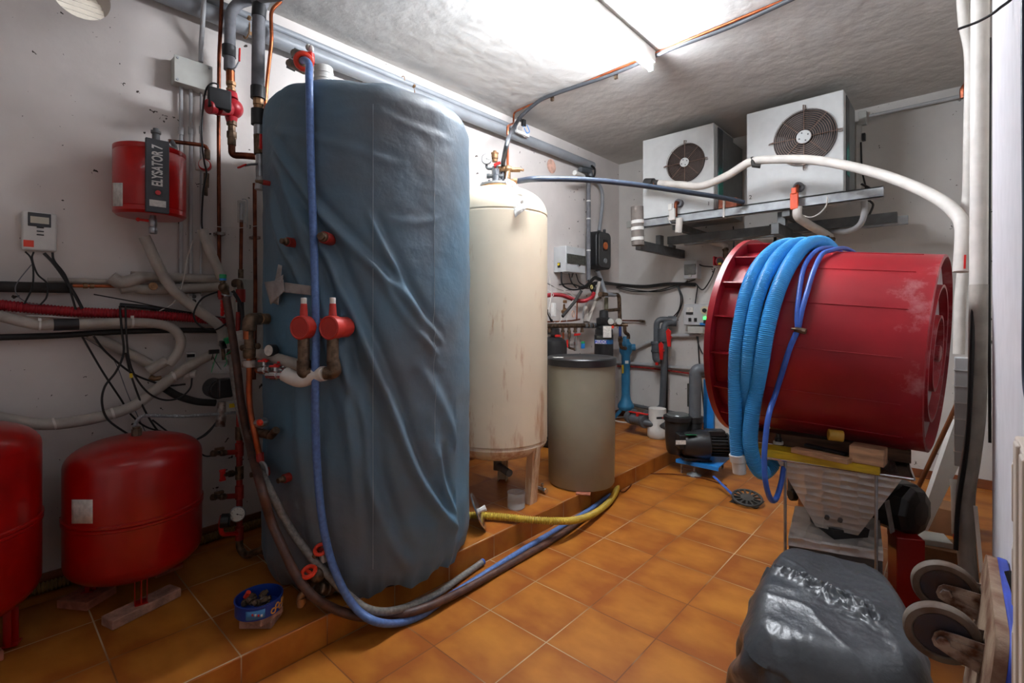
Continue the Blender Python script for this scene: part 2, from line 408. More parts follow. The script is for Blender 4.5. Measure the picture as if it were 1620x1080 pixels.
# left wall with a round opening near the ceiling
hole = X(128, -8, WX); HR = .112
def wall_with_hole():
    mb = MB(); n = 40; y0, y1, z0, z1 = FY0, WY+.1, 0, CZ+.1
    ring = [(hole.y+HR*math.cos(2*PI*k/n), hole.z+HR*math.sin(2*PI*k/n)) for k in range(n)]
    def edge(a):
        c, s_ = math.cos(a), math.sin(a); t = 1e9
        if c > 1e-9: t = min(t, (y1-hole.y)/c)
        if c < -1e-9: t = min(t, (y0-hole.y)/c)
        if s_ > 1e-9: t = min(t, (z1-hole.z)/s_)
        if s_ < -1e-9: t = min(t, (z0-hole.z)/s_)
        return (hole.y+t*c, hole.z+t*s_)
    angs = sorted(set([2*PI*k/n for k in range(n)]+[math.atan2(z-hole.z, y-hole.y) % (2*PI) for y in (y0, y1) for z in (z0, z1)]))
    vs = []; m_ = len(angs)
    for a in angs: vs.append((WX, hole.y+HR*math.cos(a), hole.z+HR*math.sin(a)))
    for a in angs: e = edge(a); vs.append((WX, e[0], e[1]))
    for a in angs: vs.append((WX-.22, hole.y+HR*math.cos(a), hole.z+HR*math.sin(a)))
    for a in angs: e = edge(a); vs.append((WX-.22, e[0], e[1]))
    fs = []
    for i in range(m_):
        j = (i+1) % m_
        fs += [(i, j, m_+j, m_+i), (2*m_+i, 3*m_+i, 3*m_+j, 2*m_+j), (i, 2*m_+i, 2*m_+j, j), (m_+i, m_+j, 3*m_+j, 3*m_+i)]
    mb.add(vs, fs); return mb
struct('wall_left', wall_with_hole(), M['wall'], ang=30)
struct('wall_back', MB().bb((WX-.22, WY, 0), (1.2, WY+.2, CZ+.1)), M['wallb'])
struct('ceiling', MB().bb((WX-.22, FY0, CZ), (1.2, WY+.2, CZ+.15)), M['ceil'])
struct('wall_right', MB().bb((RX, .02, 0), (.62, 2.62, CZ)), M['wallw'])
struct('wall_right', MB().bb((.40, 2.62, 0), (.62, WY+.1, CZ)), M['wallb'])
struct('wall_front', MB().bb((WX-.22, FY0-.2, 0), (-1.2, FY0, CZ)).bb((-1.21, FY0-.2, 2.2), (1.2, FY0, CZ)), M['wallw'])
struct('wall_right', MB().bb((.62, FY0, 0), (1.0, .3, CZ)), M['wallw'])
# skirting tiles
struct('baseboard_left', MB().bb((WX, FY0, SZ), (WX+.012, WY, SZ+.075)), M['skirt'], bev=.002)
struct('baseboard_back', MB().bb((WX, WY-.012, SZ), (SX, WY, SZ+.075)).bb((SX, WY-.012, 0), (.40, WY, .075)), M['skirt'], bev=.002)
# fluted plate in the opening
lou = MB()
for k in range(9):
    z = hole.z-HR+.012+k*.026; lou.box((WX-.17, hole.y, z), (.012, 2*HR*.98, .021), Matrix.Rotation(.5, 3, 'Y'))
lm = mat('frosted_louvre', (226, 222, 216), .6, var=.05)
lm.node_tree.nodes['Principled BSDF'].inputs['Transmission Weight'].default_value = .6; lm.node_tree.nodes['Principled BSDF'].inputs['Roughness'].default_value = .9
lo_ = struct('window_1', lou, lm)
dl = bpy.data.lights.new('daylight', 'AREA'); dl.size = .6; dl.energy = 1.3; dl.color = (1, .97, .94); dlo = bpy.data.objects.new('daylight', dl); COL.objects.link(dlo)
dlo.location = (WX-.75, hole.y, hole.z+.15); dlo.rotation_euler = (0, -PI/2-.15, 0)
# round mortar patch
pp = X(872, 263, WX)
mb = MB().lathe([(.0001, 0), (.070, .0005), (.074, .003), (.0001, .0045)][::-1], (WX+.001, pp.y, pp.z), (1, 0, 0), 30)
patch = obj('mortar_patch', mb, mat('pink_mortar', (216, 172, 152), .9, var=.2, scale=18, bump=.5)); patch['kind'] = 'structure'

# fluorescent tube, plus an added fill tube behind the camera
def batten(y0, y1, x, label, E_=None, nm='lamp_glow'):
    t = thing('fluorescent_lamp', label, 'lamp', (x, (y0+y1)/2, CZ), 'ceiling tube lamps')
    obj('housing', MB().bb((x-.028, y0, CZ-.085), (x+.028, y1, CZ-.001)), M['white'], t, bev=.004)
    e = mat(nm, (255, 255, 255), .5, emit=((240, 246, 255), E_ or TUBE_E))
    obj('tube', MB().cyl((x, y0+.02, CZ-.125), (x, y1-.02, CZ-.125), .016), e, t)
    for yy in (y0+.012, y1-.012): obj('end_holder', MB().bb((x-.016, yy-.012, CZ-.145), (x+.016, yy+.012, CZ-.085)), M['white'], t, bev=.002)
    return t
batten(1.72, 3.24, -1.60, 'white batten lamp with a bare bright tube, on the ceiling over the tile floor')
batten(-1.2, .3, -1.0, 'added unseen fill light shaped as a batten tube, on the ceiling behind the camera', 3.2, 'fill_glow_dim')  # added fill light, out of view; brightens the faces turned to the camera
# ================================================================== tall insulated tank in its blue cover
TX, TY, TR = -2.362, 1.463, .53
TZ0, TZ1 = .137, 2.345
def TK(px, py, off=0.0): return CY_(px, py, TX, TY, TR+off)
folds = [ # (polyline in the photograph, depth, width) : creases of the cloth
 ([(425, 215), (455, 262), (500, 330), (560, 392), (640, 470), (690, 560)], .026, .022),
 ([(430, 250), (480, 345), (525, 420), (560, 500), (610, 620), (650, 730), (690, 800), (738, 850)], .040, .026),
 ([(445, 300), (500, 420), (520, 520), (570, 640), (590, 760), (622, 860), (650, 905)], .034, .028),
 ([(580, 330), (612, 400), (650, 470), (700, 545)], .020, .018),
 ([(590, 420), (640, 500), (690, 560)], .016, .018),
 ([(425, 300), (445, 380), (470, 430), (500, 500), (530, 600)], .020, .020),
 ([(530, 590), (560, 700), (590, 800), (610, 900)], .018, .03),
 ([(690, 700), (705, 780), (738, 840)], .022, .022),
 ([(520, 380), (535, 470), (548, 560), (556, 700), (570, 850)], .016, .022),
 ([(425, 205), (520, 225), (640, 262)], .008, .02),
 ([(440, 160), (520, 180), (600, 170)], .004, .02),
 ([(590, 170), (640, 195), (720, 225)], .004, .02),
 ([(600, 340), (650, 352), (700, 346)], .003, .018),
 ([(470, 600), (480, 740), (500, 880)], .014, .03),
 ([(650, 560), (700, 640), (730, 720)], .012, .03),
]
FL = []
for pl, dpt, wd in folds:
    q = [TK(*p) for p in spline([Vector((a, b, 0)) for a, b in pl], 6) for p in [(p.x, p.y)]]
    FL.append(([(math.atan2(p.y-TY, p.x-TX)*TR, p.z) for p in q], dpt, wd))
def fold_disp(s_, z):
    d = 0
    for pl, dp, wd in FL:
        best = 1e9; side = 1; tt = 0; n = len(pl)
        if z > pl[0][1]+.12 or z < pl[-1][1]-.12: continue
        for i in range(0, n-1):
            ax_, az = pl[i]; bx, bz = pl[i+1]; vx, vz = bx-ax_, bz-az; L2 = vx*vx+vz*vz+1e-9
            t = max(0, min(1, ((s_-ax_)*vx+(z-az)*vz)/L2)); dx, dz = s_-(ax_+t*vx), z-(az+t*vz); q = dx*dx+dz*dz
            if q < best: best = q; side = 1 if vx*dz-vz*dx > 0 else -1; tt = (i+t)/(n-1)
        r = math.sqrt(best)
        if r > wd*4: continue
        env = min(1, tt/.15+.1)*min(1, (1-tt)/.15+.1)
        x = r/wd*side
        d += dp*env*(math.exp(-x*x*.9)-.55*math.exp(-(x-1.7)**2*.8))
    return d
def cover():
    mb = MB(); NT, NZ = 420, 230; vs = []; fs = []
    prof = []
    for j in range(NZ+1):
        t = j/NZ
        if t < .86: z = TZ0+(TZ1-TZ0)*t/.86; rr = TR
        else:
            a = (t-.86)/.14*PI/2; z = TZ1+.145*math.sin(a); rr = (TR*math.cos(a) if a < PI/2-.001 else .0, a)
        prof.append((rr, z))
    for j, (rr_, z) in enumerate(prof):
        for i in range(NT):
            th = 2*PI*i/NT; c, s_ = math.cos(th), math.sin(th); rr = rr_
            if isinstance(rr_, tuple):
                g_ = max(0, -c*.74-s_*.67); rr = TR*(max(0, rr_[0]/TR))**(.38-.26*g_) if rr_[0] > 0 else 0
            if rr > TR*.93:
                p3 = Vector((c*1.2, s_*1.2, z*1.1))
                d = .006*noise.noise(p3*3.1)+.003*noise.noise(Vector((c*4, s_*4, z*9)))
                lower = max(0, min(1, (1.25-z)/1.1)); d += lower*.008*math.sin(th*23+2*math.sin(z*2+th*3))*(.4+noise.noise(Vector((c*2, s_*2, z*.4))))
                d += .0015*noise.noise(Vector((c*9, s_*9, z*22)))
                if -1.9 < th-2*PI*(th > PI) < .3 : d += fold_disp((th-2*PI*(th > PI))*TR, z)
                if z < TZ0+.12: k = (TZ0+.12-z)/.12; d -= .03*k*k+.014*k*abs(math.sin(th*19+noise.noise(p3*2)*3))
            else:
                d = .014*noise.noise(Vector((c*rr*7, s_*rr*7, z*4)))
            zz = z+(.012*noise.noise(Vector((c*4, s_*4, 1))) if j > NZ*.86 else 0)
            if j < 6: zz += (6-j)/6*(.018*math.sin(th*13)+.012*noise.noise(Vector((c*6, s_*6, 3))))
            vs.append((TX+c*(rr+d), TY+s_*(rr+d), zz))
    for j in range(NZ):
        for i in range(NT): fs.append((j*NT+i, j*NT+(i+1) % NT, (j+1)*NT+(i+1) % NT, (j+1)*NT+i))
    return mb.add(vs, fs)
bt = thing('insulated_tank', 'tall buffer tank wrapped in a creased slate blue cover on the tiled step', 'tank', (TX, TY, SZ))
clothm = mat('blue_cover_cloth', (82, 118, 140), .5, var=.10, scale=1.1, bump=.2, bscale=38, spec=.4, col2=(98, 102, 106))
obj('cover', cover(), clothm, bt, ang=80)
base = MB().lathe([(TR-.09, 0), (TR-.09, .10)], (TX, TY, SZ), n=40)
obj('base', base, M['black'], bt)
# stitched seams
seamm = mat('cover_thread', (150, 160, 164), .7, var=.05)
for k, (x0_, y0_, y1_) in enumerate([(590, 165, 900), (687, 235, 700)]):
    pts = []
    for j in range(60):
        y = y0_+(y1_-y0_)*j/59; p = TK(x0_+(6 if k == 0 else -2)*math.sin(j*.05)*0, y, 0)
        th = math.atan2(p.y-TY, p.x-TX); dd = fold_disp(th*TR, p.z)
        p3 = Vector((math.cos(th)*1.2, math.sin(th)*1.2, p.z*1.1)); dd += .006*noise.noise(p3*3.1)
        pts.append(Vector((TX+math.cos(th)*(TR+dd+.0025), TY+math.sin(th)*(TR+dd+.0025), p.z)))
    obj('seam', MB().tube(pts, .0012, 5), seamm, bt)
# filler neck on the tank
nk = X(512, 118, -2.45)
obj('filler_neck', MB().lathe([(.047, 0), (.047, .03), (.050, .032), (.050, .038), (.047, .04), (.047, .06), (.050, .062), (.050, .068), (.047, .07), (.047, .095), (.044, .10)], (nk.x, nk.y, X(512, 131, -2.45).z-.02), n=28), M['white'], bt)
# red capped ports on the face
def port(px, py, r, L, cap, lab):
    p = TK(px, py, 0); d = Vector((p.x-TX, p.y-TY, 0)).normalized()
    o = obj('port', MB().cyl(p-d*.03, p+d*L, r, n=20), M['reds'], bt, bev=.002, label=lab)
    obj('port_cap', MB().lathe([(r*.8, 0), (r*.8, .012), (r*.6, .016), (r*.6, .03), (r*.3, .031)], p+d*L, d, 8 if cap == 'hex' else 20), M['brassd'], bt, bev=.001)
port(464, 384, .021, .035, 'hex', 'small red port left of the blue hose')
port(520, 378, .026, .05, 'round', 'larger red port right of the blue hose')
port(458, 754, .020, .03, 'hex', 'low red port near the grey hose')
port(508, 870, .017, .03, 'hex', 'lowest red port')
port(425, 745, .02, .05, 'hex', 'red port beside the round disc')
port(426, 290, .012, .03, 'hex', 'small red port under the upper valve')
# outlet stub at upper left
p = TK(440, 240, .0); d = Vector((p.x-TX, p.y-TY, 0)).normalized()
# dark gathered patch with grey tape
def patch_on(name, corners, m, par, off=.02, n=10, lab=None):
    """a ribbon of tape laid on the tank, given by its outline in the photograph"""
    mb = MB(); a, b, c, e = [Vector((x, y, 0)) for x, y in corners]; vs = []; fs = []
    for i in range(n+1):
        for j in range(n+1):
            q = (a.lerp(b, i/n)).lerp(e.lerp(c, i/n), j/n); p = TK(q.x, q.y, off+.004*noise.noise(Vector((q.x*.05, q.y*.05, 0)))); vs.append(p)
    for i in range(n):
        for j in range(n): fs.append((i*(n+1)+j, (i+1)*(n+1)+j, (i+1)*(n+1)+j+1, i*(n+1)+j+1))
    mb.add(vs, fs); return obj(name, mb, m, par, solid=.0012, ang=60, label=lab)
tapem = mat('silver_tape', (150, 144, 142), .55, var=.15, scale=25)
patch_on('tape', [(440, 418), (446, 420), (440, 482), (428, 478)], tapem, bt, .030)
patch_on('tape', [(436, 442), (448, 434), (446, 455), (430, 480)], tapem, bt, .033)
patch_on('tape', [(446, 446), (492, 452), (492, 467), (446, 462)], tapem, bt, .028)
patch_on('tape', [(418, 446), (448, 442), (450, 460), (428, 482)], tapem, bt, .036)

# ---- the long blue hose from the valve above the tank
vt = thing('drain_valve_cluster', 'brass valve cluster with a red ring above the blue covered tank', 'valve', TK(485, 100, -.18), 'none'); del vt['group']
q = lambda x, y, o=-.14: TK(x, y, o)
K5 = K(380, 0, .1389)
def kk(x, y, o=-.16): return TK(*K5(x, y), o)
obj('body', MB().cyl(kk(620, 610), kk(800, 650), .022).cyl(kk(560, 720), kk(730, 800), .02).cyl(kk(700, 640), kk(720, 800), .02), M['brassd'], vt, bev=.002)
obj('stub', MB().cyl(kk(600, 600), kk(650, 625), .027, n=16), M['galvd'], vt, bev=.002)
obj('stub', MB().cyl(kk(540, 715), kk(640, 765), .025, n=16), M['galvd'], vt, bev=.002)
obj('red_tee', MB().cyl(kk(795, 610), kk(800, 720), .02, n=16), M['redh'], vt, bev=.002)
obj('red_ring', MB().torus(kk(722, 700, -.13), kk(722, 700, 0)-kk(722, 700, -.3), .034, .012, 24, 8), M['redo'], vt)
obj('wing_handle', MB().cyl(kk(795, 610), kk(798, 570), .007).ball(kk(776, 540), .013, 10, 8, (1, 1, 1.3)).ball(kk(808, 552), .013, 10, 8, (1, 1, 1.3)), M['white'], vt)
hp = [kk(715, 690, -.13), kk(745, 690, -.09), kk(785, 740, -.05), TK(489, 120, 0.0), TK(490, 160, .035), TK(492, 260, .035), TK(497, 400, .04), TK(500, 520, .07), TK(499, 600, .10), TK(500, 700, .06), TK(506, 790, .05), TK(517, 860, .05), TK(535, 915, .07), TK(560, 958, .08), Z(592, 982, .10), Z(630, 985, .03), Z(668, 972, .018), Z(700, 950, .018), Z(760, 912, .018), Z(820, 874, .018), Z(880, 838, .018), Z(930, 808, .018), Z(965, 783, .025)]
bh = obj('blue_hose', MB().tube(spline(hp, 8), .0165, 12), M['bluehose']); tag(bh, 'long blue braided hose hanging down the tank cover and lying along the step', 'hose')
# brown and grey hoses
hp = [X(358, 470, -2.72), X(366, 520, -2.70), X(375, 580, -2.68), X(382, 640, -2.66), X(394, 700, -2.62), TK(412, 765, .16), TK(428, 821, .12), TK(449, 870, .12), TK(470, 912, .12), TK(498, 945, .11), Z(530, 963, .14), Z(565, 974, .10), Z(600, 975, .055), Z(660, 965, .052), Z(724, 938, .030), Z(800, 896, .018), Z(880, 850, .018), Z(925, 818, .018)]
o = obj('brown_hose', MB().tube(spline(hp, 8), .019, 12), M['brnhose']); tag(o, 'dusty brown hose running from the wall pipework down and along the step', 'hose')
hp = [X(366, 560, -2.80), X(370, 600, -2.78), X(378, 646, -2.74), X(393, 704, -2.66), TK(421, 763, .10), TK(455, 829, .06), TK(490, 878, .05), TK(518, 908, .05), TK(550, 940, .045), Z(585, 964, .135), Z(630, 964, .08), Z(687, 941, .035), Z(730, 912, .02), Z(763, 889, .02)]
o = obj('grey_hose', MB().tube(spline(hp, 8), .0165, 12), M['greyhose']); obj('blue_tip', MB().cyl(hp[-1]-(hp[-1]-hp[-2]).normalized()*.004, hp[-1]+(hp[-1]-hp[-2]).normalized()*.008, .0172), M['bluedk'], o); tag(o, 'grey braided hose in front of the tank foot with its cut end on the floor', 'hose')

# ---- two red valve heads with brass legs and the white wrapped bend
K5b = K(300, 300, .2778)
def TB(x, y, o=.05): return TK(*K5b(x, y), o)
pumpg = 'red valve heads on the tank front'
for i, (hx, lab) in enumerate([(650, 'red round valve head left of the blue hose on the tank front'), (815, 'red round valve head right of the blue hose on the tank front')]):
    c = TB(hx, 785, .10); t = thing('zone_valve', lab, 'valve', c, pumpg)
    dirn = (Vector((-c.x, -c.y, 0)).normalized()*.80-Vector((rx, ry, 0))*.55).normalized()
    obj('body', MB().lathe([(.001, -.09), (.040, -.09), (.044, -.082), (.044, -.02), (.050, -.016), (.050, .024), (.045, .028), (.041, .024), (.001, .024)], c, dirn, 36), mat('valve_red', (186, 48, 36), .45, var=.1), t)
    obj('stem', MB().cyl(c+Vector((0, 0, .04)), c+Vector((0, 0, .10)), .017, .013), MATS['valve_red'], t)
    obj('cap', MB().cyl(c+Vector((0, 0, .098)), c+Vector((0, 0, .125)), .012, n=12), M['white'], t, bev=.002)
    e = TB(hx+(20 if i == 0 else 15), 985, .10)
    obj('riser', MB().cyl(c-Vector((0, 0, .03)), Vector((c.x, c.y, e.z)), .024), M['brassd'], t)
    if i == 0: obj('elbow', MB().tube(fillet([Vector((c.x, c.y, e.z+.01)), Vector((c.x, c.y, e.z-.05)), TB(700, 1040, .09)], .05), .028, 14), M['brassd'], t)
    else: obj('elbow', MB().tube(fillet([Vector((c.x, c.y, e.z+.01)), TB(832, 1045, .10), TB(770, 1045, .10)], .06), .027, 14), M['brassd'], t)
o = obj('wrapped_pipe', MB().tube(spline([TB(545, 1050, .10), TB(580, 1068, .10), TB(620, 1082, .10), TB(660, 1078, .09), TB(700, 1058, .09), TB(740, 1050, .09), TB(770, 1046, .10)], 6), .031, 14), M['foamw']); tag(o, 'short white wrapped pipe bend under the red valve heads', 'pipe')
o = obj('pale_pipe', MB().tube([X(395, 553, -2.80), TB(450, 950, .03), TB(560, 980, .03), TB(640, 1005, .03)], .026, 12), M['foaml']); tag(o, 'pale insulated pipe behind the small red wheel valves', 'pipe')
# small wheel valves
for i, (x, y) in enumerate([(425, 1000), (490, 1030), (535, 1008)]):
    c = TB(x, y, .08 if i != 2 else .04); lab = ['small chrome valve with red wheel nearest the copper riser', 'small chrome valve with red wheel next to the white wrapped bend', 'small red wheel valve above the white wrapped bend'][i]
    t = thing('wheel_valve', lab, 'valve', c, 'small red wheel valves')
    ax = (TB(x+60, y, .08)-TB(x-60, y, .08)).normalized()
    obj('body', MB().cyl(c-ax*.05-Vector((0, 0, .02)), c+ax*.05-Vector((0, 0, .02)), .017, n=8).cyl(c-ax*.02-Vector((0, 0, .02)), c+ax*.02-Vector((0, 0, .02)), .021, n=14).cyl(c-Vector((0, 0, .02)), c+Vector((0, 0, .018)), .009), M['chrome'], t, bev=.001)
    w_ = MB()
    for k in range(3):
        a = k*2*PI/3; w_.box(c+Vector((math.cos(a)*.013, math.sin(a)*.013, .02)), (.026, .011, .009), Matrix.Rotation(a, 3, 'Z'))
    obj('wheel', w_.cyl(c+Vector((0, 0, .012)), c+Vector((0, 0, .03)), .009), M['redh'], t, bev=.002)
# pressure gauge in shadow
t = thing('pressure_gauge', 'small round gauge on the dark tank side above the wheel valves', 'gauge', TB(450, 915, .06))
c = TB(450, 915, .06); dv = (Vector((0, 0, CAMZ))-c).normalized()*.6+Vector((-.5, -.6, 0)).normalized()*.5
obj('case', MB().cyl(c-dv*.05, c, .027), M['black'], t, bev=.001)
obj('dial', MB().cyl(c, c+dv*.003, .024), M['paper'], t)
# brass outlet elbow at left of tank and the copper column
o = thing('copper_riser', 'copper riser with a brass elbow entering the tank beside the taped hole', 'pipe', TB(345, 1050, .1))
pts = [TB(485, 735, -.02), TB(345, 735, .10), TB(342, 800, .10)]
obj('elbow', MB().tube(fillet([TB(400, 735, .05), TB(340, 735, .11), TB(338, 800, .11)], .05), .028, 14), M['brassd'], o)
obj('outlet', MB().cyl(TB(490, 735, -.05), TB(395, 735, .06), .025), M['brass'], o)
obj('coupling', MB().cyl(TB(338, 800, .11), TB(338, 850, .11), .024), M['copper'], o)
obj('tee', MB().lathe([(.022, 0), (.026, .01), (.026, .04), (.021, .045), (.021, .12), (.026, .125), (.026, .16), (.02, .165)], TB(340, 960, .11), (0, 0, 1), 16).cyl(TB(300, 900, .11), TB(390, 890, .08), .014), M['brassd'], o)
obj('copper_tube', MB().tube(spline([TB(338, 850, .11), TB(340, 1000, .11), TK(395, 640, .10), TK(404, 690, .08), TK(411, 722, .06)], 6), .013, 10), M['copper'], o)
obj('nut', MB().cyl(TK(411, 716, .06), TK(412, 734, .06), .017, n=8), M['reds'], o)
obj('flange', MB().lathe([(.030, 0), (.030, .03)], TB(338, 1010, .11), (0, 0, 1), 16), M['rust'], o, bev=.002)
# foil gauge and stub, disc
t = thing('stop_valve', 'foil wrapped red stop valve with a brass stub on the dark side of the tank', 'valve', TK(412, 668, .05))
obj('body', MB().cyl(TK(400, 682, .06), TK(428, 688, .03), .02).cyl(TK(428, 690, .04), TK(437, 680, .04), .017), M['brassd'], t)
obj('foil', MB().ball(TK(413, 668, .06), .033, 12, 8, (1, 1, .7)), M['steel'], t, ang=5)
obj('knob', MB().ball(TK(411, 668, .09), .021, 10, 6, (1.1, .6, .7)), M['redo'], t, ang=20)
t = thing('round_disc', 'pale round flange disc on the tank side beside the brown hose', 'disc', TK(417, 745, .06))
c = TK(417, 745, .06); dv = Vector((c.x-TX, c.y-TY, 0)).normalized()
obj('plate', MB().cyl(c, c+dv*.01, .045, n=28), M['galv'], t, bev=.002)
# ================================================================== pipework on the left wall
K1 = K(0, 0, .3704); K2 = K(0, 380, .2963); K3 = K(0, 660, .3887); K4 = K(300, 0, .2778); K6 = K(300, 580, .3886); K7 = K(330, 400, .2222); K8 = K(330, 620, .2593)
def W(k, x, y, o=.03): p = k(x, y); return X(p[0], p[1], WX+o)
# round vessel with lettering
EX, EY, ER = -2.955, .592, .148
t = thing('water_treatment_vessel', 'red drum shaped water treatment vessel with black name plate on the left wall', 'vessel', (EX, EY, 1.87))
zt, zb = 2.20, 1.885
obj('drum', MB().lathe([(ER-.012, zb-.012), (ER, zb), (ER, zb+.02), (ER-.003, zb+.022), (ER, zb+.026), (ER, zt-.026), (ER-.003, zt-.022), (ER, zt-.018), (ER, zt), (ER-.012, zt+.006), (.02, zt+.008)], (EX, EY, 0), n=56), M['redp'], t)
obj('bottom', MB().lathe([(ER-.012, zb-.012), (.085, zb-.004), (.08, zb+.006), (.0, zb+.006)], (EX, EY, 0), n=40, cap=False), M['redt'], t)
vd = Vector((0-EX, 0-EY, 0)).normalized(); vr = Vector((-vd.y, vd.x, 0))
a0 = (CY_(248, 300, EX, EY, ER)-Vector((EX, EY, 0))); a0.z = 0; nd = a0.normalized(); nr = Vector((-nd.y, nd.x, 0))
pc = Vector((EX, EY, 0))+nd*(ER+.012)
obj('name_plate', MB().box(pc+Vector((0, 0, 2.045)), (.02, .092, .345), Matrix((nd, nr, Vector((0, 0, 1)))).transposed()), mat('plate_grey', (58, 60, 64), .5, var=.08), t, bev=.003)
pf = pc+nd*.0112
text('ELYSATOR 7', .058, pf+Vector((0, 0, 2.092)), (0, 0, 1), -nr, M['white'], t, sx=.60, bold=.0014)
obj('button_frame', MB().box(pf+Vector((0, 0, 1.965)), (.004, .036, .030), Matrix((nd, nr, Vector((0, 0, 1)))).transposed()), M['black'], t)
obj('button', MB().cyl(pf+Vector((0, 0, 1.965)), pf+nd*.008+Vector((0, 0, 1.965)), .011), M['redh'], t)
obj('plate_label', MB().box(pf+Vector((0, 0, 1.915)), (.003, .064, .030), Matrix((nd, nr, Vector((0, 0, 1)))).transposed()), M['paper'], t)
obj('top_fitting', MB().lathe([(.016, 0), (.016, .05), (.021, .055), (.021, .066), (.012, .068), (.012, .078), (.006, .08)], (pc.x-nd.x*.03, pc.y-nd.y*.03, zt), n=14), M['galvd'], t)
bo = Vector((EX, EY, 0))+nd*.06
obj('bottom_fitting', MB().lathe([(.014, -.10), (.018, -.095), (.018, -.07), (.014, -.065), (.017, -.06), (.017, -.03), (.013, -.02), (.013, .0)], (bo.x, bo.y, zb), n=12), M['steel'], t, bev=.001)
obj('drain_tap', MB().cyl((bo.x, bo.y, zb-.04), (bo.x-.02, bo.y-.055, zb-.035), .006).ball((bo.x-.02, bo.y-.055, zb-.035), .01, 8, 6), M['redh'], t)
# side paper label on drum
mb = MB(); vs = []; fs = []
for i in range(9):
    for j in (0, 1):
        px = 178+i*2; p = CY_(px, 289 if j == 0 else 326, EX, EY, ER+.001); vs.append(p)
for i in range(8): fs.append((2*i, 2*i+2, 2*i+3, 2*i+1))
obj('data_label', mb.add(vs, fs), M['paper'], t, solid=.0004)
rag = MB(); vs = []; fs = []
for i in range(13):
    for j in range(7):
        vs.append((EX-.10+j*.022, EY-.09+i*.013, zt+.012+.02*abs(noise.noise(Vector((i*.6, j*.7, 2))))))
for i in range(12):
    for j in range(6): fs.append((i*7+j, (i+1)*7+j, (i+1)*7+j+1, i*7+j+1))
o = obj('rag', rag.add(vs, fs), M['paper'], solid=.003); tag(o, 'crumpled grey rag lying on top of the red drum vessel', 'rag')
# arc pipe from the vessel to the meter
t = thing('copper_feed_pipe', 'copper pipe with a water meter leading off the top of the red drum vessel', 'pipe', W(K1, 870, 700, .1))
top = Vector((pc.x-nd.x*.03, pc.y-nd.y*.03, zt+.03))
obj('bend', MB().tube(spline([Vector((EX, EY-.02, zt+.006)), Vector((EX+.02, EY+.03, zt+.04)), Vector((EX, EY+.1, zt+.035)), W(K1, 735, 605, .11)], 6), .012, 10), M['galvd'], t)
obj('copper_tube', MB().tube(fillet([W(K1, 720, 602, .11), W(K1, 885, 622, .11), W(K1, 885, 670, .11)], .03), .0105, 12), M['copperd'], t)
obj('elbow', MB().cyl(W(K1, 885, 640, .11), W(K1, 885, 680, .11), .014).cyl(W(K1, 882, 740, .11), W(K1, 880, 800, .11), .014, n=8).cyl(W(K1, 880, 800, .11), W(K1, 880, 835, .11), .009), M['brassd'], t, bev=.001)
mc = W(K1, 882, 706, .12); obj('meter_ring', MB().cyl(mc-Vector((.02, 0, 0)), mc+Vector((.012, -.012, 0)), .030, n=28), M['redh'], t, bev=.002)
obj('meter_dial', MB().cyl(mc+Vector((.010, -.010, 0)), mc+Vector((.022, -.020, 0)), .024, n=28), M['white'], t)
obj('meter_body', MB().box(mc+Vector((-.04, -.01, 0)), (.03, .06, .05)), M['white'], t, bev=.006)
# heat controller
t = thing('heating_controller', 'white wall controller with small screen and red sticker at the far left', 'controller', W(K1, 165, 990, 0))
def wallbox(k, x0, x1, ytop, ybot, th, m, t, name='case', o=0, bev=.004):
    a = W(k, x0, ytop, o+th); b = W(k, x1, ytop, o+th); c = W(k, (x0+x1)/2, ybot, o+th); z1 = (a.z+b.z)/2
    return obj(name, MB().bb((WX+o, a.y, c.z), (WX+o+th, b.y, z1)), m, t, bev=bev), (a.y, b.y, c.z, z1)
_, bx = wallbox(K1, 92, 243, 905, 1070, .035, M['white'], t, bev=.008)
y0, y1, z0, z1 = bx; xf = WX+.035
def fr(u_, v_): return (y0+(y1-y0)*u_, z0+(z1-z0)*v_)
def plate(name, u0, v0, u1, v1, m, par, th=.002, off=0, bev=0):
    a = fr(u0, v0); b = fr(u1, v1); return obj(name, MB().bb((xf+off, a[0], a[1]), (xf+off+th, b[0], b[1])), m, par, bev=bev)
scr = plate('display_frame', .17, .62, .83, .97, mat('slate_plastic', (60, 62, 66), .5, var=.05), t, .003, bev=.002)
plate('display', .24, .70, .77, .87, mat('screen_cream', (196, 190, 170), .3, var=.03), t, .002, .0025)
plate('sticker', .05, .08, .34, .25, M['redo'], t, .001)
for (u_, v_) in ((.52, .60), (.52, .50), (.52, .41)):
    a = fr(u_, v_); obj('button', MB().box((xf+.002, a[0], a[1]), (.003, .024, .0055)), M['black'], t, bev=.001)
# junction box
t = thing('junction_box', 'long grey junction box with corner screws above the red vessel', 'junction box', W(K1, 820, 300, 0))
_, bx = wallbox(K1, 745, 905, 262, 370, .075, M['greyb'], t, bev=.004)
obj('case_lid', MB().bb((WX+.075, bx[0]-.002, bx[2]-.002), (WX+.082, bx[1]+.002, bx[3]+.002)), M['greyb'], t, bev=.002)
for yy in (bx[0]+.012, bx[1]-.012):
    for zz in (bx[2]+.012, bx[3]-.012): obj('screw', MB().cyl((WX+.082, yy, zz), (WX+.086, yy, zz), .006, n=10), M['steel'], t)
